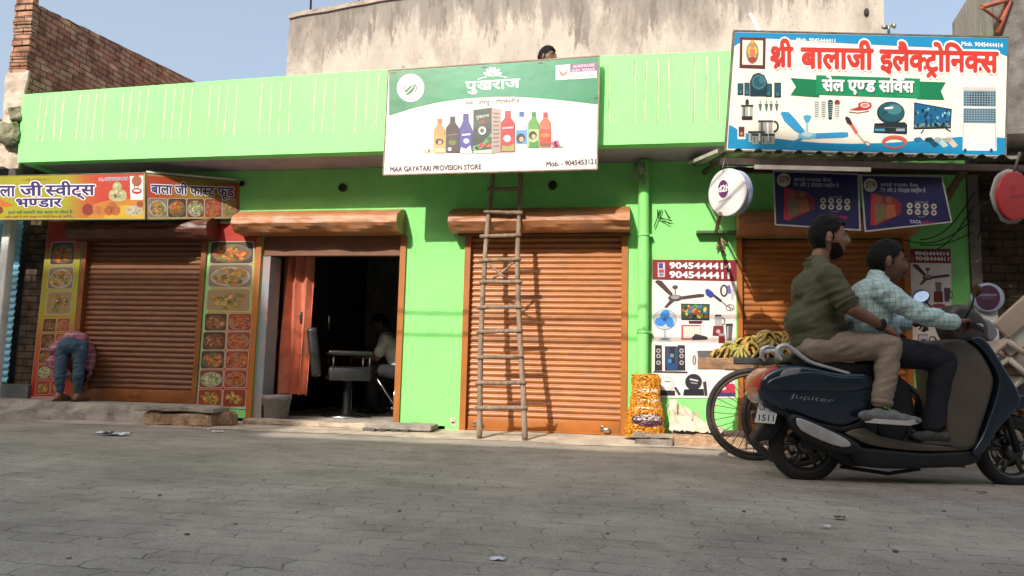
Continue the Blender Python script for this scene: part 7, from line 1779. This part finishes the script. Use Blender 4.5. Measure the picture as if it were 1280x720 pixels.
def hand_pieces(mb, wrist, d, palm, side, curl=(35, 45, 35), s=1.0, spread=0.05, thumb=(0.5, 30)):
    """palm plus five fingers: d = pointing direction, palm = direction the palm faces, side = thumb side"""
    d = Vector(d).normalized(); palm = Vector(palm); palm = (palm - d * palm.dot(d)).normalized(); t = Vector(side); t = (t - d * t.dot(d) - palm * t.dot(palm)).normalized()
    W = Vector(wrist)
    for k, o in enumerate((0.030, 0.010, -0.010, -0.029)):
        mb.cap(W + t * o * 0.55 * s, 0.019 * s, W + d * (0.085 - 0.004 * abs(k - 1)) * s + t * o * s, 0.0125 * s, 10)
    L = ((0.042, 0.026, 0.021), (0.046, 0.030, 0.022), (0.043, 0.027, 0.021), (0.034, 0.021, 0.018))
    for k, o in enumerate((0.030, 0.010, -0.010, -0.029)):
        p = W + d * (0.088 - 0.004 * abs(k - 1)) * s + t * o * s; ang = 0; dirv = (d + t * (o * spread * 20)).normalized()
        ax = dirv.cross(palm).normalized(); r = 0.0095 if k < 3 else 0.0082
        for j in range(3):
            ang = R_(curl[j]); dirv = (Matrix.Rotation(ang, 3, ax) @ dirv); q = p + dirv * L[k][j] * s
            mb.cap(p, r * s * (1 - 0.07 * j), q, r * s * (0.93 - 0.09 * j), 8); p = q
    p = W + d * 0.022 * s + t * 0.026 * s; dirv = (t * thumb[0] + d * 0.75 + palm * 0.35).normalized(); ax = dirv.cross(palm).normalized()
    for j, (ln_, r0, r1) in enumerate(((0.045, 0.015, 0.012), (0.032, 0.0115, 0.010), (0.026, 0.010, 0.0078))):
        q = p + dirv * ln_ * s; mb.cap(p, r0 * s, q, r1 * s, 8); p = q; dirv = (Matrix.Rotation(R_(thumb[1] if j == 0 else 20), 3, ax) @ dirv)
def add_fused(dst, mb, voxel, smooth, mi=0, disp=0.0, ds=6.0): dst.append_mesh(fuse(mb, voxel, smooth, disp, ds), mi)
def limb(mb, pts, rs):
    for (a, ra), (b, rb) in zip(list(zip(pts, rs)), list(zip(pts, rs))[1:]): mb.cap(a, ra, b, rb)
def shoe(mb, heel, toe, up=(0, 0, 1), s=1.0, tall=0.0):
    h, t = Vector(heel), Vector(toe); d = (t - h); L = d.length; d.normalize(); u_ = Vector(up); u_ = (u_ - d * u_.dot(d)).normalized(); w = d.cross(u_)
    for a, r, z, wd in ((0.03, 0.036, 0.036, .9), (0.25, 0.036, 0.045, .9), (0.5, 0.036, 0.042, 1.05), (0.72, 0.036, 0.032, 1.2), (0.90, 0.028, 0.026, 1.05)):
        M = Matrix(((d.x, w.x, u_.x), (d.y, w.y, u_.y), (d.z, w.z, u_.z))); mb.ell(h + d * L * a + u_ * z, (0.062, r * wd, max(0.026, z)), M, 14, 8)
def sole(mb, heel, toe, up=(0, 0, 1), th=0.022):
    h, t = Vector(heel), Vector(toe); d = (t - h); L = d.length; d.normalize(); u_ = Vector(up); u_ = (u_ - d * u_.dot(d)).normalized(); w = d.cross(u_)
    out = []; n = 28
    for i in range(n):
        a = 2 * math.pi * i / n; x = 0.5 + 0.53 * math.cos(a); y = math.sin(a) * (0.036 + 0.012 * max(0, math.cos(a - .3)) ); out.append((x * L, y))
    vs = [h + d * x + w * y + u_ * (z + (0.012 if x > L * .9 else 0)) for z in (-0.006, th) for x, y in out]
    mb.add(vs, [(i, (i+1) % n, n + (i+1) % n, n + i) for i in range(n)] + [list(range(n))[::-1], list(range(n, 2*n))], 0, smooth=False)

def checked(name, base, line, scale=26.0, w=0.16, line2=None):
    """woven check: thin lines both ways through the cloth, in object space"""
    if name in MATS: return MATS[name]
    m = mat(name, base, 0.8, var=0.08, scale=6, bump=0.35, bscale=18)
    t = m.node_tree; N = t.nodes; L = t.links; b = N['Principled BSDF']; src = b.inputs['Base Color'].links[0].from_socket
    tc = N.new('ShaderNodeTexCoord'); out = src
    for ax, col in ((0, line), (2, line2 or line), (1, line)):
        sp = N.new('ShaderNodeSeparateXYZ'); L.new(tc.outputs['Object'], sp.inputs[0])
        mu = N.new('ShaderNodeMath'); mu.operation = 'MULTIPLY'; mu.inputs[1].default_value = scale; L.new(sp.outputs[ax], mu.inputs[0])
        fr = N.new('ShaderNodeMath'); fr.operation = 'FRACT'; L.new(mu.outputs[0], fr.inputs[0])
        lt = N.new('ShaderNodeMath'); lt.operation = 'LESS_THAN'; lt.inputs[1].default_value = w; L.new(fr.outputs[0], lt.inputs[0])
        am = N.new('ShaderNodeMath'); am.operation = 'MULTIPLY'; am.inputs[1].default_value = 0.6 if ax != 1 else 0.3; L.new(lt.outputs[0], am.inputs[0])
        mx = N.new('ShaderNodeMix'); mx.data_type = 'RGBA'; mx.inputs[7].default_value = (*col, 1); L.new(am.outputs[0], mx.inputs[0]); L.new(out, mx.inputs[6]); out = mx.outputs[2]
    L.new(out, b.inputs['Base Color']); return m

PAIRS = {'shoes': 'shoe', 'soles': 'sole', 'socks': 'sock', 'shirt_hems': 'shirt_hem', 'trouser_hems': 'trouser_hem'}
def pieces(mb):
    """the separate pieces of a pair, each as a builder of its own"""
    par = list(range(len(mb.v)))
    def root(i):
        while par[i] != i: par[i] = par[par[i]]; i = par[i]
        return i
    for f in mb.f:
        a = root(f[0])
        for k in f[1:]:
            b = root(k)
            if a != b: par[b] = a
    out = {}
    for f, sm in zip(mb.f, mb.sm): out.setdefault(root(f[0]), []).append((f, sm))
    for fs in out.values():
        if len(fs) < 4: continue
        idx = {}; c = MB()
        for f, sm in fs:
            for k in f:
                if k not in idx: idx[k] = len(c.v); c.v.append(mb.v[k])
            c.f.append([idx[k] for k in f]); c.m.append(0); c.c.append(None); c.sm.append(sm)
        yield c
def person(label, loc, rot, head, skin, extra_body, clothes, hair=True, beard=False, moust=False, group=None, top=1.0):
    t = thing('person', label, 'person', loc, group, rot, world=(rot is None))
    M = head; hd, ha, fa, ey, lp = head_parts(M, hair, beard, moust, top)
    b = MB(); b.append = None
    for mb, vox, sm in extra_body: add_fused(b, mb, vox, sm)
    b.add(hd.v, hd.f, 0, smooth=True)
    b.build('body', skin, t)
    if ha.f: ha.build('hair', M_hair, t)
    if fa.f: fa.build('facial_hair', M_stub if beard else M_hair, t)
    e = ey.build('eyes', [M_eye, M_pup], t); lp.build('lips', M_lip, t)
    for nm, mb, m, vox, sm, disp, ds in clothes:
        q = mb
        if vox: q = MB(); add_fused(q, mb, vox, sm, 0, disp, ds)
        if nm in PAIRS:
            for c in pieces(q): c.build(PAIRS[nm], m, t)
        else: q.build(nm, m, t)
    return t

# ---- the passenger: olive T-shirt, khaki trousers
P = SC
def torso(mb, pelvis, waist, chest, neckb, sh, hw=(0.165, 0.155, 0.185), dp=(0.12, 0.115, 0.125), k=1.0):
    for c, w_, d_ in zip((pelvis, waist, chest), hw, dp): mb.ell(c, (d_, w_, 0.15))
    for s in (-1, 1):
        o = Vector((0, s, 0))
        mb.cap(pelvis + o * (hw[0] - .085), 0.105 * k, waist + o * (hw[1] - .085), 0.10 * k); mb.cap(waist + o * (hw[1] - .085), 0.10 * k, chest + o * (hw[2] - .10), 0.11 * k); mb.cap(chest + o * (hw[2] - .10), 0.11 * k, sh[0 if s < 0 else 1], 0.068 * k)
    mb.cap(sh[0], 0.066 * k, sh[1], 0.066 * k); mb.cap(chest, 0.11 * k, neckb, 0.07 * k)
    if k == 1.0:
        for q in sh: mb.cap(q + Vector((-.01, 0, 0.0)), 0.066, neckb + Vector((0, 0, 0.030)), 0.060)
pel, wai, che, nb_ = P(1020, 430, 0), P(1014, 402, 0), P(1020, 362, 0), P(1022, 332, 0)
shR, shL = P(1036, 346, -0.19), P(1032, 349, 0.19)
elR, wrR = P(1064, 386, -0.27), P(1104, 408, -0.20)
elL, wrL = P(1068, 388, 0.25), P(1106, 410, 0.17)
hipR, hipL = P(1028, 434, -0.10), P(1028, 434, 0.10)
knR, knL = P(1112, 432, -0.19), P(1106, 434, 0.20)
anR, anL = P(1102, 507, -0.21), P(1098, 507, 0.22)
HM = head_matrix(P(1034, 298, 0.0), (1, -0.22, -0.02), (0.06, 0, 1), 1.2)
bm_ = MB(); limb(bm_, [nb_, P(1029, 312, 0), P(1031, 304, 0)], [0.062, 0.058, 0.06])
limb(bm_, [shR, elR], [0.047, 0.043]); limb(bm_, [elR, elR.lerp(wrR, .35), wrR], [0.043, 0.042, 0.029]); limb(bm_, [shL, elL], [0.047, 0.043]); limb(bm_, [elL, elL.lerp(wrL, .35), wrL], [0.043, 0.042, 0.029])
torso(bm_, pel, wai, che, nb_, (shR, shL), (0.13, 0.12, 0.14), (0.08, 0.08, 0.08), 0.72)
for h_, k_, a_ in ((hipR, knR, anR), (hipL, knL, anL)): limb(bm_, [h_, k_], [0.075, 0.052]); limb(bm_, [k_, k_.lerp(a_, .3), a_], [0.052, 0.05, 0.034])
hm = MB(); hand_pieces(hm, wrR, (0.9, 0.10, -0.42), (-0.15, 0.55, -0.8), (0.3, 0.95, 0.1), (22, 28, 22), 1.0); hand_pieces(hm, wrL, (0.9, -0.10, -0.42), (-0.15, -0.55, -0.8), (0.3, -0.95, 0.1), (22, 28, 22), 1.0)
ts = MB(); torso(ts, P(1019, 424, 0), P(1014, 402, 0), che, nb_ + Vector((0, 0, -.015)), (shR, shL), (0.185, 0.19, 0.20), (0.158, 0.165, 0.145))
ts.ell(P(1034, 408, 0), (0.115, 0.15, 0.12))
ts.cap(nb_ + Vector((-.012, 0, -.01)), 0.078, nb_ + Vector((-.004, 0, 0.012)), 0.066)
limb(ts, [shR, shR.lerp(elR, .80)], [0.080, 0.068]); limb(ts, [shL, shL.lerp(elL, .80)], [0.080, 0.068])
tr_ = MB(); tr_.ell(P(1022, 436, 0), (0.165, 0.185, 0.105)); 
for h_, k_, a_ in ((hipR, knR, anR), (hipL, knL, anL)):
    limb(tr_, [h_ + Vector((-.03, 0, 0)), h_.lerp(k_, .5), k_], [0.108, 0.094, 0.073]); limb(tr_, [k_, k_.lerp(a_, .35), k_.lerp(a_, .93)], [0.073, 0.068, 0.060])
sh_, so_, la_ = MB(), MB(), MB()
hR, tR = P(1083, 527, -0.22), P(1146, 531, -0.27); hL, tL = P(1078, 527, 0.23), P(1140, 530, 0.26)
for h_, t_ in ((hR, tR), (hL, tL)):
    shoe(sh_, h_, t_); sole(so_, h_, t_); d_ = (t_ - h_)
    for k in range(4): c = h_ + d_ * (0.36 + .085 * k) + Vector((0, 0, 0.098 - 0.012 * k)); la_.tube([c + Vector((0, -.028, -.008)), c, c + Vector((0.01, .028, -.008))], 0.005, 5)
sk_ = MB(); limb(sk_, [anR + Vector((0, 0, 0.01)), anR + Vector((0, 0, -.06))], [0.042, 0.044]); limb(sk_, [anL + Vector((0, 0, 0.01)), anL + Vector((0, 0, -.06))], [0.042, 0.044])
hb_ = MB()
for s_, e_ in ((shR, elR), (shL, elL)): hb_.tube([s_.lerp(e_, .80), s_.lerp(e_, .86)], [0.0745, 0.0735], 22)
hb_.tube([nb_ + Vector((-.012, 0, 0.002)), nb_ + Vector((-.004, 0, 0.020))], [0.083, 0.074], 22)
th_ = MB()
for k_, a_ in ((knR, anR), (knL, anL)): th_.tube([k_.lerp(a_, .90), k_.lerp(a_, .985)], [0.0625, 0.0635], 20)
wt = MB(); wd_ = (wrR - elR).normalized(); wc = wrR - wd_ * 0.02; wt.tube([wc - wd_ * .013, wc + wd_ * .013], 0.036, 16); wt.ell(wc + Vector((0, -0.028, 0.02)), (0.02, 0.012, 0.02))
person('seated pillion rider in an olive T-shirt and khaki trousers, hands on his thighs', SO_, (0, 0, SROT), HM, SKIN, [(bm_, 0.013, 4), (hm, 0.0042, 3)],
       [('shirt', ts, mat('olive_cotton', (0.075, 0.072, 0.035), 0.85, var=0.15, scale=7, bump=0.3, bscale=22), 0.010, 5, 0.013, 8.0), ('trousers', tr_, mat('khaki_cotton', (0.25, 0.195, 0.145), 0.85, var=0.1, scale=6, bump=0.3, bscale=25), 0.010, 5, 0.011, 8.5),
        ('shoes', sh_, mat('grey_mesh_shoe', (0.15, 0.155, 0.16), 0.7, var=0.25, scale=30), 0.008, 4, 0, 1), ('soles', so_, mat('pale_rubber_sole', (0.48, 0.46, 0.43), 0.7), 0, 0, 0, 0), ('laces', la_, mat('green_laces', (0.13, 0.50, 0.06), 0.6), 0, 0, 0, 0), ('socks', sk_, mat('black_socks', (0.012, 0.012, 0.014), 0.9), 0.01, 3, 0, 1), ('wristwatch', wt, M_blkp, 0, 0, 0, 0), ('shirt_hems', hb_, mat('olive_rib', (0.062, 0.060, 0.029), 0.9), 0, 0, 0, 0), ('trouser_hems', th_, mat('khaki_cotton', (0.25, 0.195, 0.145), 0.85), 0, 0, 0, 0)],
       True, True, False, None, 1.0)

# ---- the driver: pale checked shirt, dark trousers
pel, wai, che, nb_ = P(1088, 432, 0), P(1085, 408, 0), P(1088, 376, 0), P(1097, 352, 0)
shR, shL = P(1105, 366, -0.19), P(1098, 368, 0.19)
elR, wrR = P(1150, 393, -0.27), P(1193, 403, -0.285)
elL, wrL = P(1110, 402, 0.28), P(1136, 405, 0.31)
hipR, hipL = P(1098, 437, -0.10), P(1096, 437, 0.10)
knR, knL = P(1180, 449, -0.14), P(1172, 450, 0.16)
anR, anL = P(1166, 535, -0.12), P(1150, 532, 0.14)
HM = head_matrix(P(1107, 328, 0.0), (1, -0.20, -0.10), (0.10, 0, 1), 1.17)
bm_ = MB(); limb(bm_, [nb_, P(1100, 342, 0), P(1103, 334, 0)], [0.062, 0.056, 0.058])
for s_, e_, w_ in ((shR, elR, wrR), (shL, elL, wrL)): limb(bm_, [s_, e_], [0.048, 0.040]); limb(bm_, [e_, e_.lerp(w_, .35), w_], [0.040, 0.039, 0.028])
torso(bm_, pel, wai, che, nb_, (shR, shL), (0.13, 0.12, 0.14), (0.08, 0.08, 0.08), 0.72)
for h_, k_, a_ in ((hipR, knR, anR), (hipL, knL, anL)): limb(bm_, [h_, k_], [0.075, 0.052]); limb(bm_, [k_, k_.lerp(a_, .3), a_], [0.052, 0.05, 0.034])
hm = MB(); gR = HR + (SC(1206, 405, -0.16) - HR).normalized() * 0.055; dR = (gR + Vector((0, 0, 0.03)) - wrR)
hand_pieces(hm, wrR, dR, (0.25, 0.0, -1), (0.1, 1, 0), (55, 62, 40), 1.0); hand_pieces(hm, wrL, (HL + Vector((0, 0, 0.03)) - wrL) + Vector((.06, -0.02, 0)), (0.25, 0, -1), (0.1, -1, 0), (55, 62, 40), 1.0)
ts = MB(); torso(ts, P(1086, 430, 0), wai, che, nb_ + Vector((0, 0, -.015)), (shR, shL), (0.175, 0.175, 0.185), (0.135, 0.14, 0.13))
ts.ell(P(1104, 410, 0), (0.09, 0.13, 0.11)); ts.cap(nb_ + Vector((-.01, 0, -.01)), 0.075, nb_ + Vector((0.002, 0, 0.022)), 0.068)
limb(ts, [shR, shR.lerp(elR, .5), elR, elR.lerp(wrR, .5), elR.lerp(wrR, .92)], [0.078, 0.070, 0.060, 0.054, 0.046]); limb(ts, [shL, shL.lerp(elL, .5), elL, elL.lerp(wrL, .9)], [0.078, 0.068, 0.058, 0.046])
tr_ = MB(); tr_.ell(P(1092, 440, 0), (0.15, 0.175, 0.10))
for h_, k_, a_ in ((hipR, knR, anR), (hipL, knL, anL)):
    limb(tr_, [h_ + Vector((-.03, 0, 0)), h_.lerp(k_, .5), k_], [0.105, 0.095, 0.076]); limb(tr_, [k_, k_.lerp(a_, .35), k_.lerp(a_, .95)], [0.076, 0.072, 0.066])
sh_, so_ = MB(), MB()
for h_, t_ in ((P(1150, 553, -0.13), P(1214, 556, -0.15)), (P(1142, 552, 0.14), P(1204, 554, 0.15))): shoe(sh_, h_, t_); sole(so_, h_, t_, th=0.016)
cf = MB(); wd_ = (wrR - elR).normalized(); cf.tube([elR.lerp(wrR, .86), elR.lerp(wrR, .95)], [0.050, 0.047], 16)
person('scooter driver in a pale blue checked shirt and dark trousers, gripping the handlebar', SO_, (0, 0, SROT), HM, SKIN_D, [(bm_, 0.013, 4), (hm, 0.0042, 3)],
       [('shirt', ts, checked('pale_check_cotton', (0.44, 0.58, 0.58), (0.17, 0.27, 0.29), 34.0, 0.16), 0.010, 5, 0.013, 8.5), ('trousers', tr_, mat('navy_cotton', (0.008, 0.009, 0.018), 0.85, var=0.2, bump=0.3, bscale=25), 0.012, 7, 0.008, 6.0),
        ('shoes', sh_, mat('grey_black_shoe', (0.045, 0.045, 0.042), 0.65, var=0.25, scale=30), 0.008, 4, 0, 1), ('soles', so_, mat('dark_sole', (0.06, 0.058, 0.055), 0.7), 0, 0, 0, 0), ('cuff', cf, mat('dark_cuff', (0.03, 0.045, 0.06), 0.8), 0, 0, 0, 0)],
       True, False, True, None, 0.8)

# ---- man bending down at the sweet shop shutter, seen from behind
Z0 = 0.194
def B(px, py, Y): return PY(px, py, Y)
ftL, ftR = PY(74, 501, -0.30), PY(97, 501, -0.26); ftL.z = ftR.z = Z0
loc = Vector((ftL.x / 2 + ftR.x / 2, -0.28, Z0))
anL, anR = ftL + Vector((0, 0, 0.09)), ftR + Vector((0, 0, 0.09))
knL, knR = B(75, 468, -0.36), B(98, 466, -0.33)
hpL, hpR = B(80, 436, -0.34), B(101, 434, -0.32)
pel = (hpL + hpR) / 2 + Vector((0, 0.0, 0.05)); che = B(84, 428, -0.02) ; che = Vector((pel.x - 0.09, -0.06, pel.z - 0.05)); nb_ = Vector((pel.x - 0.12, 0.0, pel.z - 0.22)); 
shL, shR = Vector((pel.x - 0.22, -0.06, pel.z - 0.11)), Vector((pel.x - 0.05, 0.0, pel.z - 0.12))
elL, wrL = B(63, 452, -0.12), Vector((pel.x - 0.16, -0.03, Z0 + 0.22)); elR = Vector((pel.x - 0.04, 0.0, Z0 + 0.38)); wrR = Vector((pel.x - 0.08, 0.0, Z0 + 0.18))
HM = head_matrix(Vector((pel.x - 0.08, -0.055, pel.z - 0.36)), (0.1, 0.45, -0.9), (0, -0.75, -0.6), 0.95)
bm_ = MB(); bm_.ell(pel, (0.12, 0.08, 0.08)); limb(bm_, [pel, che, nb_, nb_ + Vector((0, 0, -.08))], [0.09, 0.09, 0.06, 0.05])
for s_, e_, w_ in ((shL, elL, wrL), (shR, elR, wrR)): limb(bm_, [che, s_, e_, w_], [0.07, 0.048, 0.038, 0.028])
for h_, k_, a_, f_ in ((hpL, knL, anL, ftL), (hpR, knR, anR, ftR)):
    limb(bm_, [pel, h_, k_, k_.lerp(a_, .3), a_], [0.08, 0.07, 0.048, 0.045, 0.03]); limb(bm_, [a_ + Vector((0, 0, -.04)), f_ + Vector((0.01, 0.11, 0.03))], [0.037, 0.03]); bm_.cap(f_ + Vector((0, -.03, 0.035)), 0.034, a_, 0.034)
hm = MB(); hand_pieces(hm, wrL, (0.25, 0.3, -0.9), (0.4, 0.8, 0.3), (1, -0.2, 0), (30, 35, 30), 0.95); hand_pieces(hm, wrR, (-0.25, 0.3, -0.9), (-0.4, 0.8, 0.3), (-1, -0.2, 0), (30, 35, 30), 0.95)
ts = MB(); ts.ell(pel + Vector((-0.02, 0.05, 0.045)), (0.142, 0.115, 0.09)); limb(ts, [pel + Vector((-.03, 0.06, 0.03)), che + Vector((-.03, 0, 0)), nb_], [0.105, 0.115, 0.07]); 
for s_, e_, w_ in ((shL, elL, wrL), (shR, elR, wrR)): limb(ts, [che, s_, e_, e_.lerp(w_, .7)], [0.11, 0.068, 0.052, 0.040])
ts.ell(B(76, 436, -0.2), (0.14, 0.1, 0.09))
tr_ = MB(); tr_.ell(pel + Vector((0.0, -0.03, -0.02)), (0.132, 0.10, 0.09))
for h_, k_, a_ in ((hpL, knL, anL), (hpR, knR, anR)): limb(tr_, [h_, k_, k_.lerp(a_, .4), k_.lerp(a_, .9)], [0.076, 0.054, 0.050, 0.040])
sh_ = MB()
for f_ in (ftL, ftR): sole(sh_, f_ + Vector((0, -0.09, 0.006)), f_ + Vector((0.012, 0.15, 0.006)), th=0.014); sh_.tube([f_ + Vector((-.045, 0.06, 0.015)), f_ + Vector((0, 0.07, 0.068)), f_ + Vector((.05, 0.06, 0.015))], 0.010, 6)
person('man bending down before the brown shutter in a pink checked shirt and blue jeans', loc, None, HM, SKIN, [(bm_, 0.013, 4), (hm, 0.0045, 3)],
       [('shirt', ts, checked('pink_check_cotton', (0.36, 0.13, 0.17), (0.12, 0.03, 0.05), 14.0, 0.3, (0.5, 0.3, 0.32)), 0.012, 5, 0.012, 9), ('jeans', tr_, mat('blue_denim', (0.065, 0.115, 0.175), 0.85, var=0.25, scale=5, bump=0.3, bscale=30, col2=(0.025, 0.045, 0.08)), 0.012, 5, 0.012, 9), ('sandals', sh_, mat('brown_sandal', (0.10, 0.05, 0.03), 0.7), 0, 0, 0, 0)])

# ---- man on the roof, only the top of his head showing over the sign
hp_ = PY(683.5, 73, -0.10)
pel = Vector((hp_.x - 0.05, 0.06, 3.02)); che = Vector((hp_.x - 0.03, -0.04, 3.36)); nb_ = Vector((hp_.x - 0.01, -0.06, 3.50))
shL, shR = nb_ + Vector((-0.10, 0.15, -.06)), nb_ + Vector((0.06, -0.16, -.06))
HM = head_matrix(hp_, (0.93, -0.36, -0.05), (0.05, 0, 1), 1.0)
bm_ = MB(); limb(bm_, [pel, che, nb_, hp_ + Vector((-.02, 0, -.08))], [0.13, 0.12, 0.06, 0.055])
fx_ = []
for s_, hx in ((shL, (0.10, 0.17)), (shR, (0.12, -0.06))):
    e_ = s_ + Vector((0.10, 0, -0.22)); w_ = s_ + Vector((0.30, 0, -0.26)); fx_.append((s_, e_, w_)); limb(bm_, [s_, e_, w_], [0.05, 0.042, 0.028])
kn = []
for o in (0.13, -0.10): 
    k_ = pel + Vector((0.42, o, 0.30)); a_ = pel + Vector((0.46, o, -0.02)); kn.append((pel + Vector((0.04, o, 0)), k_, a_)); limb(bm_, [pel + Vector((0.04, o, 0)), k_, a_], [0.09, 0.06, 0.035])
    limb(bm_, [a_ + Vector((-.03, 0, -.02)), a_ + Vector((0.16, 0, -.04))], [0.035, 0.028])
hm = MB()
for s_, e_, w_ in fx_: hand_pieces(hm, w_, (1, 0, -0.2), (0, 0, -1), (0, 1 if s_ is shR else -1, 0), (30, 35, 30), 0.95)
ts = MB(); limb(ts, [pel + Vector((0, 0, .03)), che, nb_ + Vector((0, 0, -.02))], [0.16, 0.15, 0.075])
for s_, e_, w_ in fx_: limb(ts, [che, s_, e_], [0.12, 0.075, 0.062])
tr_ = MB()
for h_, k_, a_ in kn: limb(tr_, [h_, k_, k_.lerp(a_, .9)], [0.11, 0.08, 0.06])
person('man sitting on the roof, the top of his head showing above the green sign', pel + Vector((0, 0, -.1)), None, HM, SKIN_D, [(bm_, 0.014, 4), (hm, 0.005, 2)],
       [('shirt', ts, mat('grey_cotton', (0.25, 0.24, 0.24), 0.85), 0.014, 5, 0.006, 6), ('trousers', tr_, mat('brown_cotton', (0.10, 0.07, 0.05), 0.85), 0.014, 5, 0.006, 6)])

# ---- barber's customer / helper half hidden in the dark doorway
px0 = PY(492, 445, 1.7); fl = 0.064
pel = Vector((px0.x + 0.16, 1.7, 0.60)); che = pel + Vector((-0.14, -0.02, 0.30)); nb_ = pel + Vector((-0.24, -0.03, 0.46))
shL, shR = nb_ + Vector((0.02, 0.17, -.05)), nb_ + Vector((0.03, -0.17, -.05))
HM = head_matrix(nb_ + Vector((-0.10, 0, 0.15)), (-0.9, -0.2, -0.5), (-0.4, 0, 1), 1.0)
bm_ = MB(); limb(bm_, [pel, che, nb_, nb_ + Vector((-.06, 0, .09))], [0.10, 0.10, 0.06, 0.055])
arms = []
for s_, o in ((shL, .1), (shR, -.1)):
    e_ = s_ + Vector((-0.10, 0, -0.26)); w_ = e_ + Vector((-0.22, 0.0, 0.02)); arms.append((s_, e_, w_)); limb(bm_, [s_, e_, w_], [0.046, 0.042, 0.028])
legs = []
for o in (0.12, -0.12):
    h_ = pel + Vector((0, o, -.02)); k_ = pel + Vector((-0.40, o * 1.2, 0.0)); a_ = Vector((pel.x - 0.36, pel.y + o * 1.2, 0.15)); legs.append((h_, k_, a_)); limb(bm_, [h_, k_, a_], [0.08, 0.055, 0.036])
sst = thing('stool', 'dark low stool under the seated man inside the barber shop', 'stool', (pel.x, pel.y, fl))
mb = MB(); mb.lathe([(0.001, 0.40), (0.17, 0.40), (0.18, 0.42), (0.17, 0.445), (0.001, 0.45)], Matrix.Translation((pel.x, pel.y, fl)), 20); mb.build('seat', M_leather, sst)
for k in range(4):
    a = R_(45 + 90 * k); mb = MB(); mb.tube([(pel.x + .12 * math.cos(a), pel.y + .12 * math.sin(a), fl + .40), (pel.x + .17 * math.cos(a), pel.y + .17 * math.sin(a), fl)], 0.012, 8); mb.build('leg', M_chrome, sst)
hm = MB()
for s_, e_, w_ in arms: hand_pieces(hm, w_, (-1, 0, -0.1), (0, 0, -1), (0, -1 if s_ is shL else 1, 0), (30, 35, 30), 0.95)
ts = MB(); limb(ts, [pel, che, nb_ + Vector((0, 0, -.02))], [0.165, 0.16, 0.078])
for s_, e_, w_ in arms: limb(ts, [che, s_, s_.lerp(e_, .7)], [0.12, 0.078, 0.066])
tr_ = MB(); tr_.ell(pel + Vector((0, 0, -.06)), (0.14, 0.17, 0.12))
for h_, k_, a_ in legs: limb(tr_, [h_, k_, a_], [0.105, 0.08, 0.062])
sh_ = MB()
for h_, k_, a_ in legs: shoe(sh_, Vector((a_.x + 0.08, a_.y, fl)), Vector((a_.x - 0.18, a_.y, fl)))
person('man in a white shirt sitting bent forward in the dark barber shop doorway', Vector((pel.x, pel.y, fl)), None, HM, SKIN_D, [(bm_, 0.014, 4), (hm, 0.005, 2)],
       [('shirt', ts, mat('white_cotton', (0.62, 0.60, 0.57), 0.85), 0.013, 5, 0.006, 6), ('trousers', tr_, mat('black_cotton', (0.015, 0.015, 0.017), 0.85), 0.014, 5, 0.006, 6), ('shoes', sh_, M_shoe_d, 0.01, 3, 0, 1)])

# ---- person in red at the extreme right edge
pr = PZ(1285, 583, 0.0); fl = 0.0
pel = Vector((pr.x + 0.05, -1.25, 0.62)); che = pel + Vector((-0.0, 0, 0.30)); nb_ = pel + Vector((0.02, 0, 0.50))
shL, shR = nb_ + Vector((-0.17, 0.03, -.05)), nb_ + Vector((0.17, 0.03, -.05))
HM = head_matrix(nb_ + Vector((0.0, -0.04, 0.17)), (0.2, -0.95, -0.1), (0, 0, 1), 1.0)
bm_ = MB(); limb(bm_, [pel, che, nb_, nb_ + Vector((0, -.02, .09))], [0.13, 0.13, 0.065, 0.055])
arms = []
for s_, o in ((shL, -.1), (shR, .1)):
    e_ = s_ + Vector((o, -0.05, -0.26)); w_ = e_ + Vector((-o * .6, -0.22, 0.0)); arms.append((s_, e_, w_)); limb(bm_, [s_, e_, w_], [0.05, 0.042, 0.028])
legs = []
for o in (-0.11, 0.11):
    h_ = pel + Vector((o, 0, -.02)); k_ = pel + Vector((o * 1.3, -0.42, 0.0)); a_ = Vector((pel.x + o * 1.3, pel.y - 0.40, 0.13)); legs.append((h_, k_, a_)); limb(bm_, [h_, k_, a_], [0.09, 0.06, 0.036]); limb(bm_, [a_ + Vector((0, 0.03, -.07)), a_ + Vector((0, -.16, -.09))], [0.038, 0.03])
hm = MB()
for s_, e_, w_ in arms: hand_pieces(hm, w_, (0, -1, -0.2), (0, 0, -1), (1 if s_ is shL else -1, 0, 0), (30, 35, 30), 0.95)
ts = MB(); limb(ts, [pel, che, nb_ + Vector((0, 0, -.02))], [0.165, 0.155, 0.078])
for s_, e_, w_ in arms: limb(ts, [che, s_, s_.lerp(e_, .75)], [0.12, 0.078, 0.066])
tr_ = MB(); tr_.ell(pel + Vector((0, 0, -.03)), (0.18, 0.15, 0.12))
for h_, k_, a_ in legs: limb(tr_, [h_, k_, k_.lerp(a_, .9)], [0.105, 0.08, 0.062])
person('person in red and pale blue sitting at the extreme right edge behind the front wheel', Vector((pel.x, pel.y, 0)), None, HM, SKIN, [(bm_, 0.014, 4), (hm, 0.005, 2)],
       [('shirt', ts, mat('crimson_cotton', (0.36, 0.02, 0.05), 0.85), 0.013, 5, 0.006, 6), ('trousers', tr_, mat('pale_blue_cotton', (0.30, 0.38, 0.55), 0.85), 0.014, 5, 0.006, 6)])
st_ = thing('stool', 'low wooden stool under the seated person in red', 'stool', (pel.x, pel.y, 0))
mb = MB(); mb.bevbox((pel.x - .17, pel.y - .16, 0.44), (pel.x + .17, pel.y + .16, 0.475), 0.008); mb.build('seat', M_plank, st_)
for sx in (-1, 1):
    for sy in (-1, 1): mb = MB(); mb.tube([(pel.x + sx * .14, pel.y + sy * .13, 0.44), (pel.x + sx * .16, pel.y + sy * .15, 0)], 0.018, 8); mb.build('leg', M_plank, st_)
for _o in bpy.data.objects:
    if "_w" in _o: del _o["_w"]
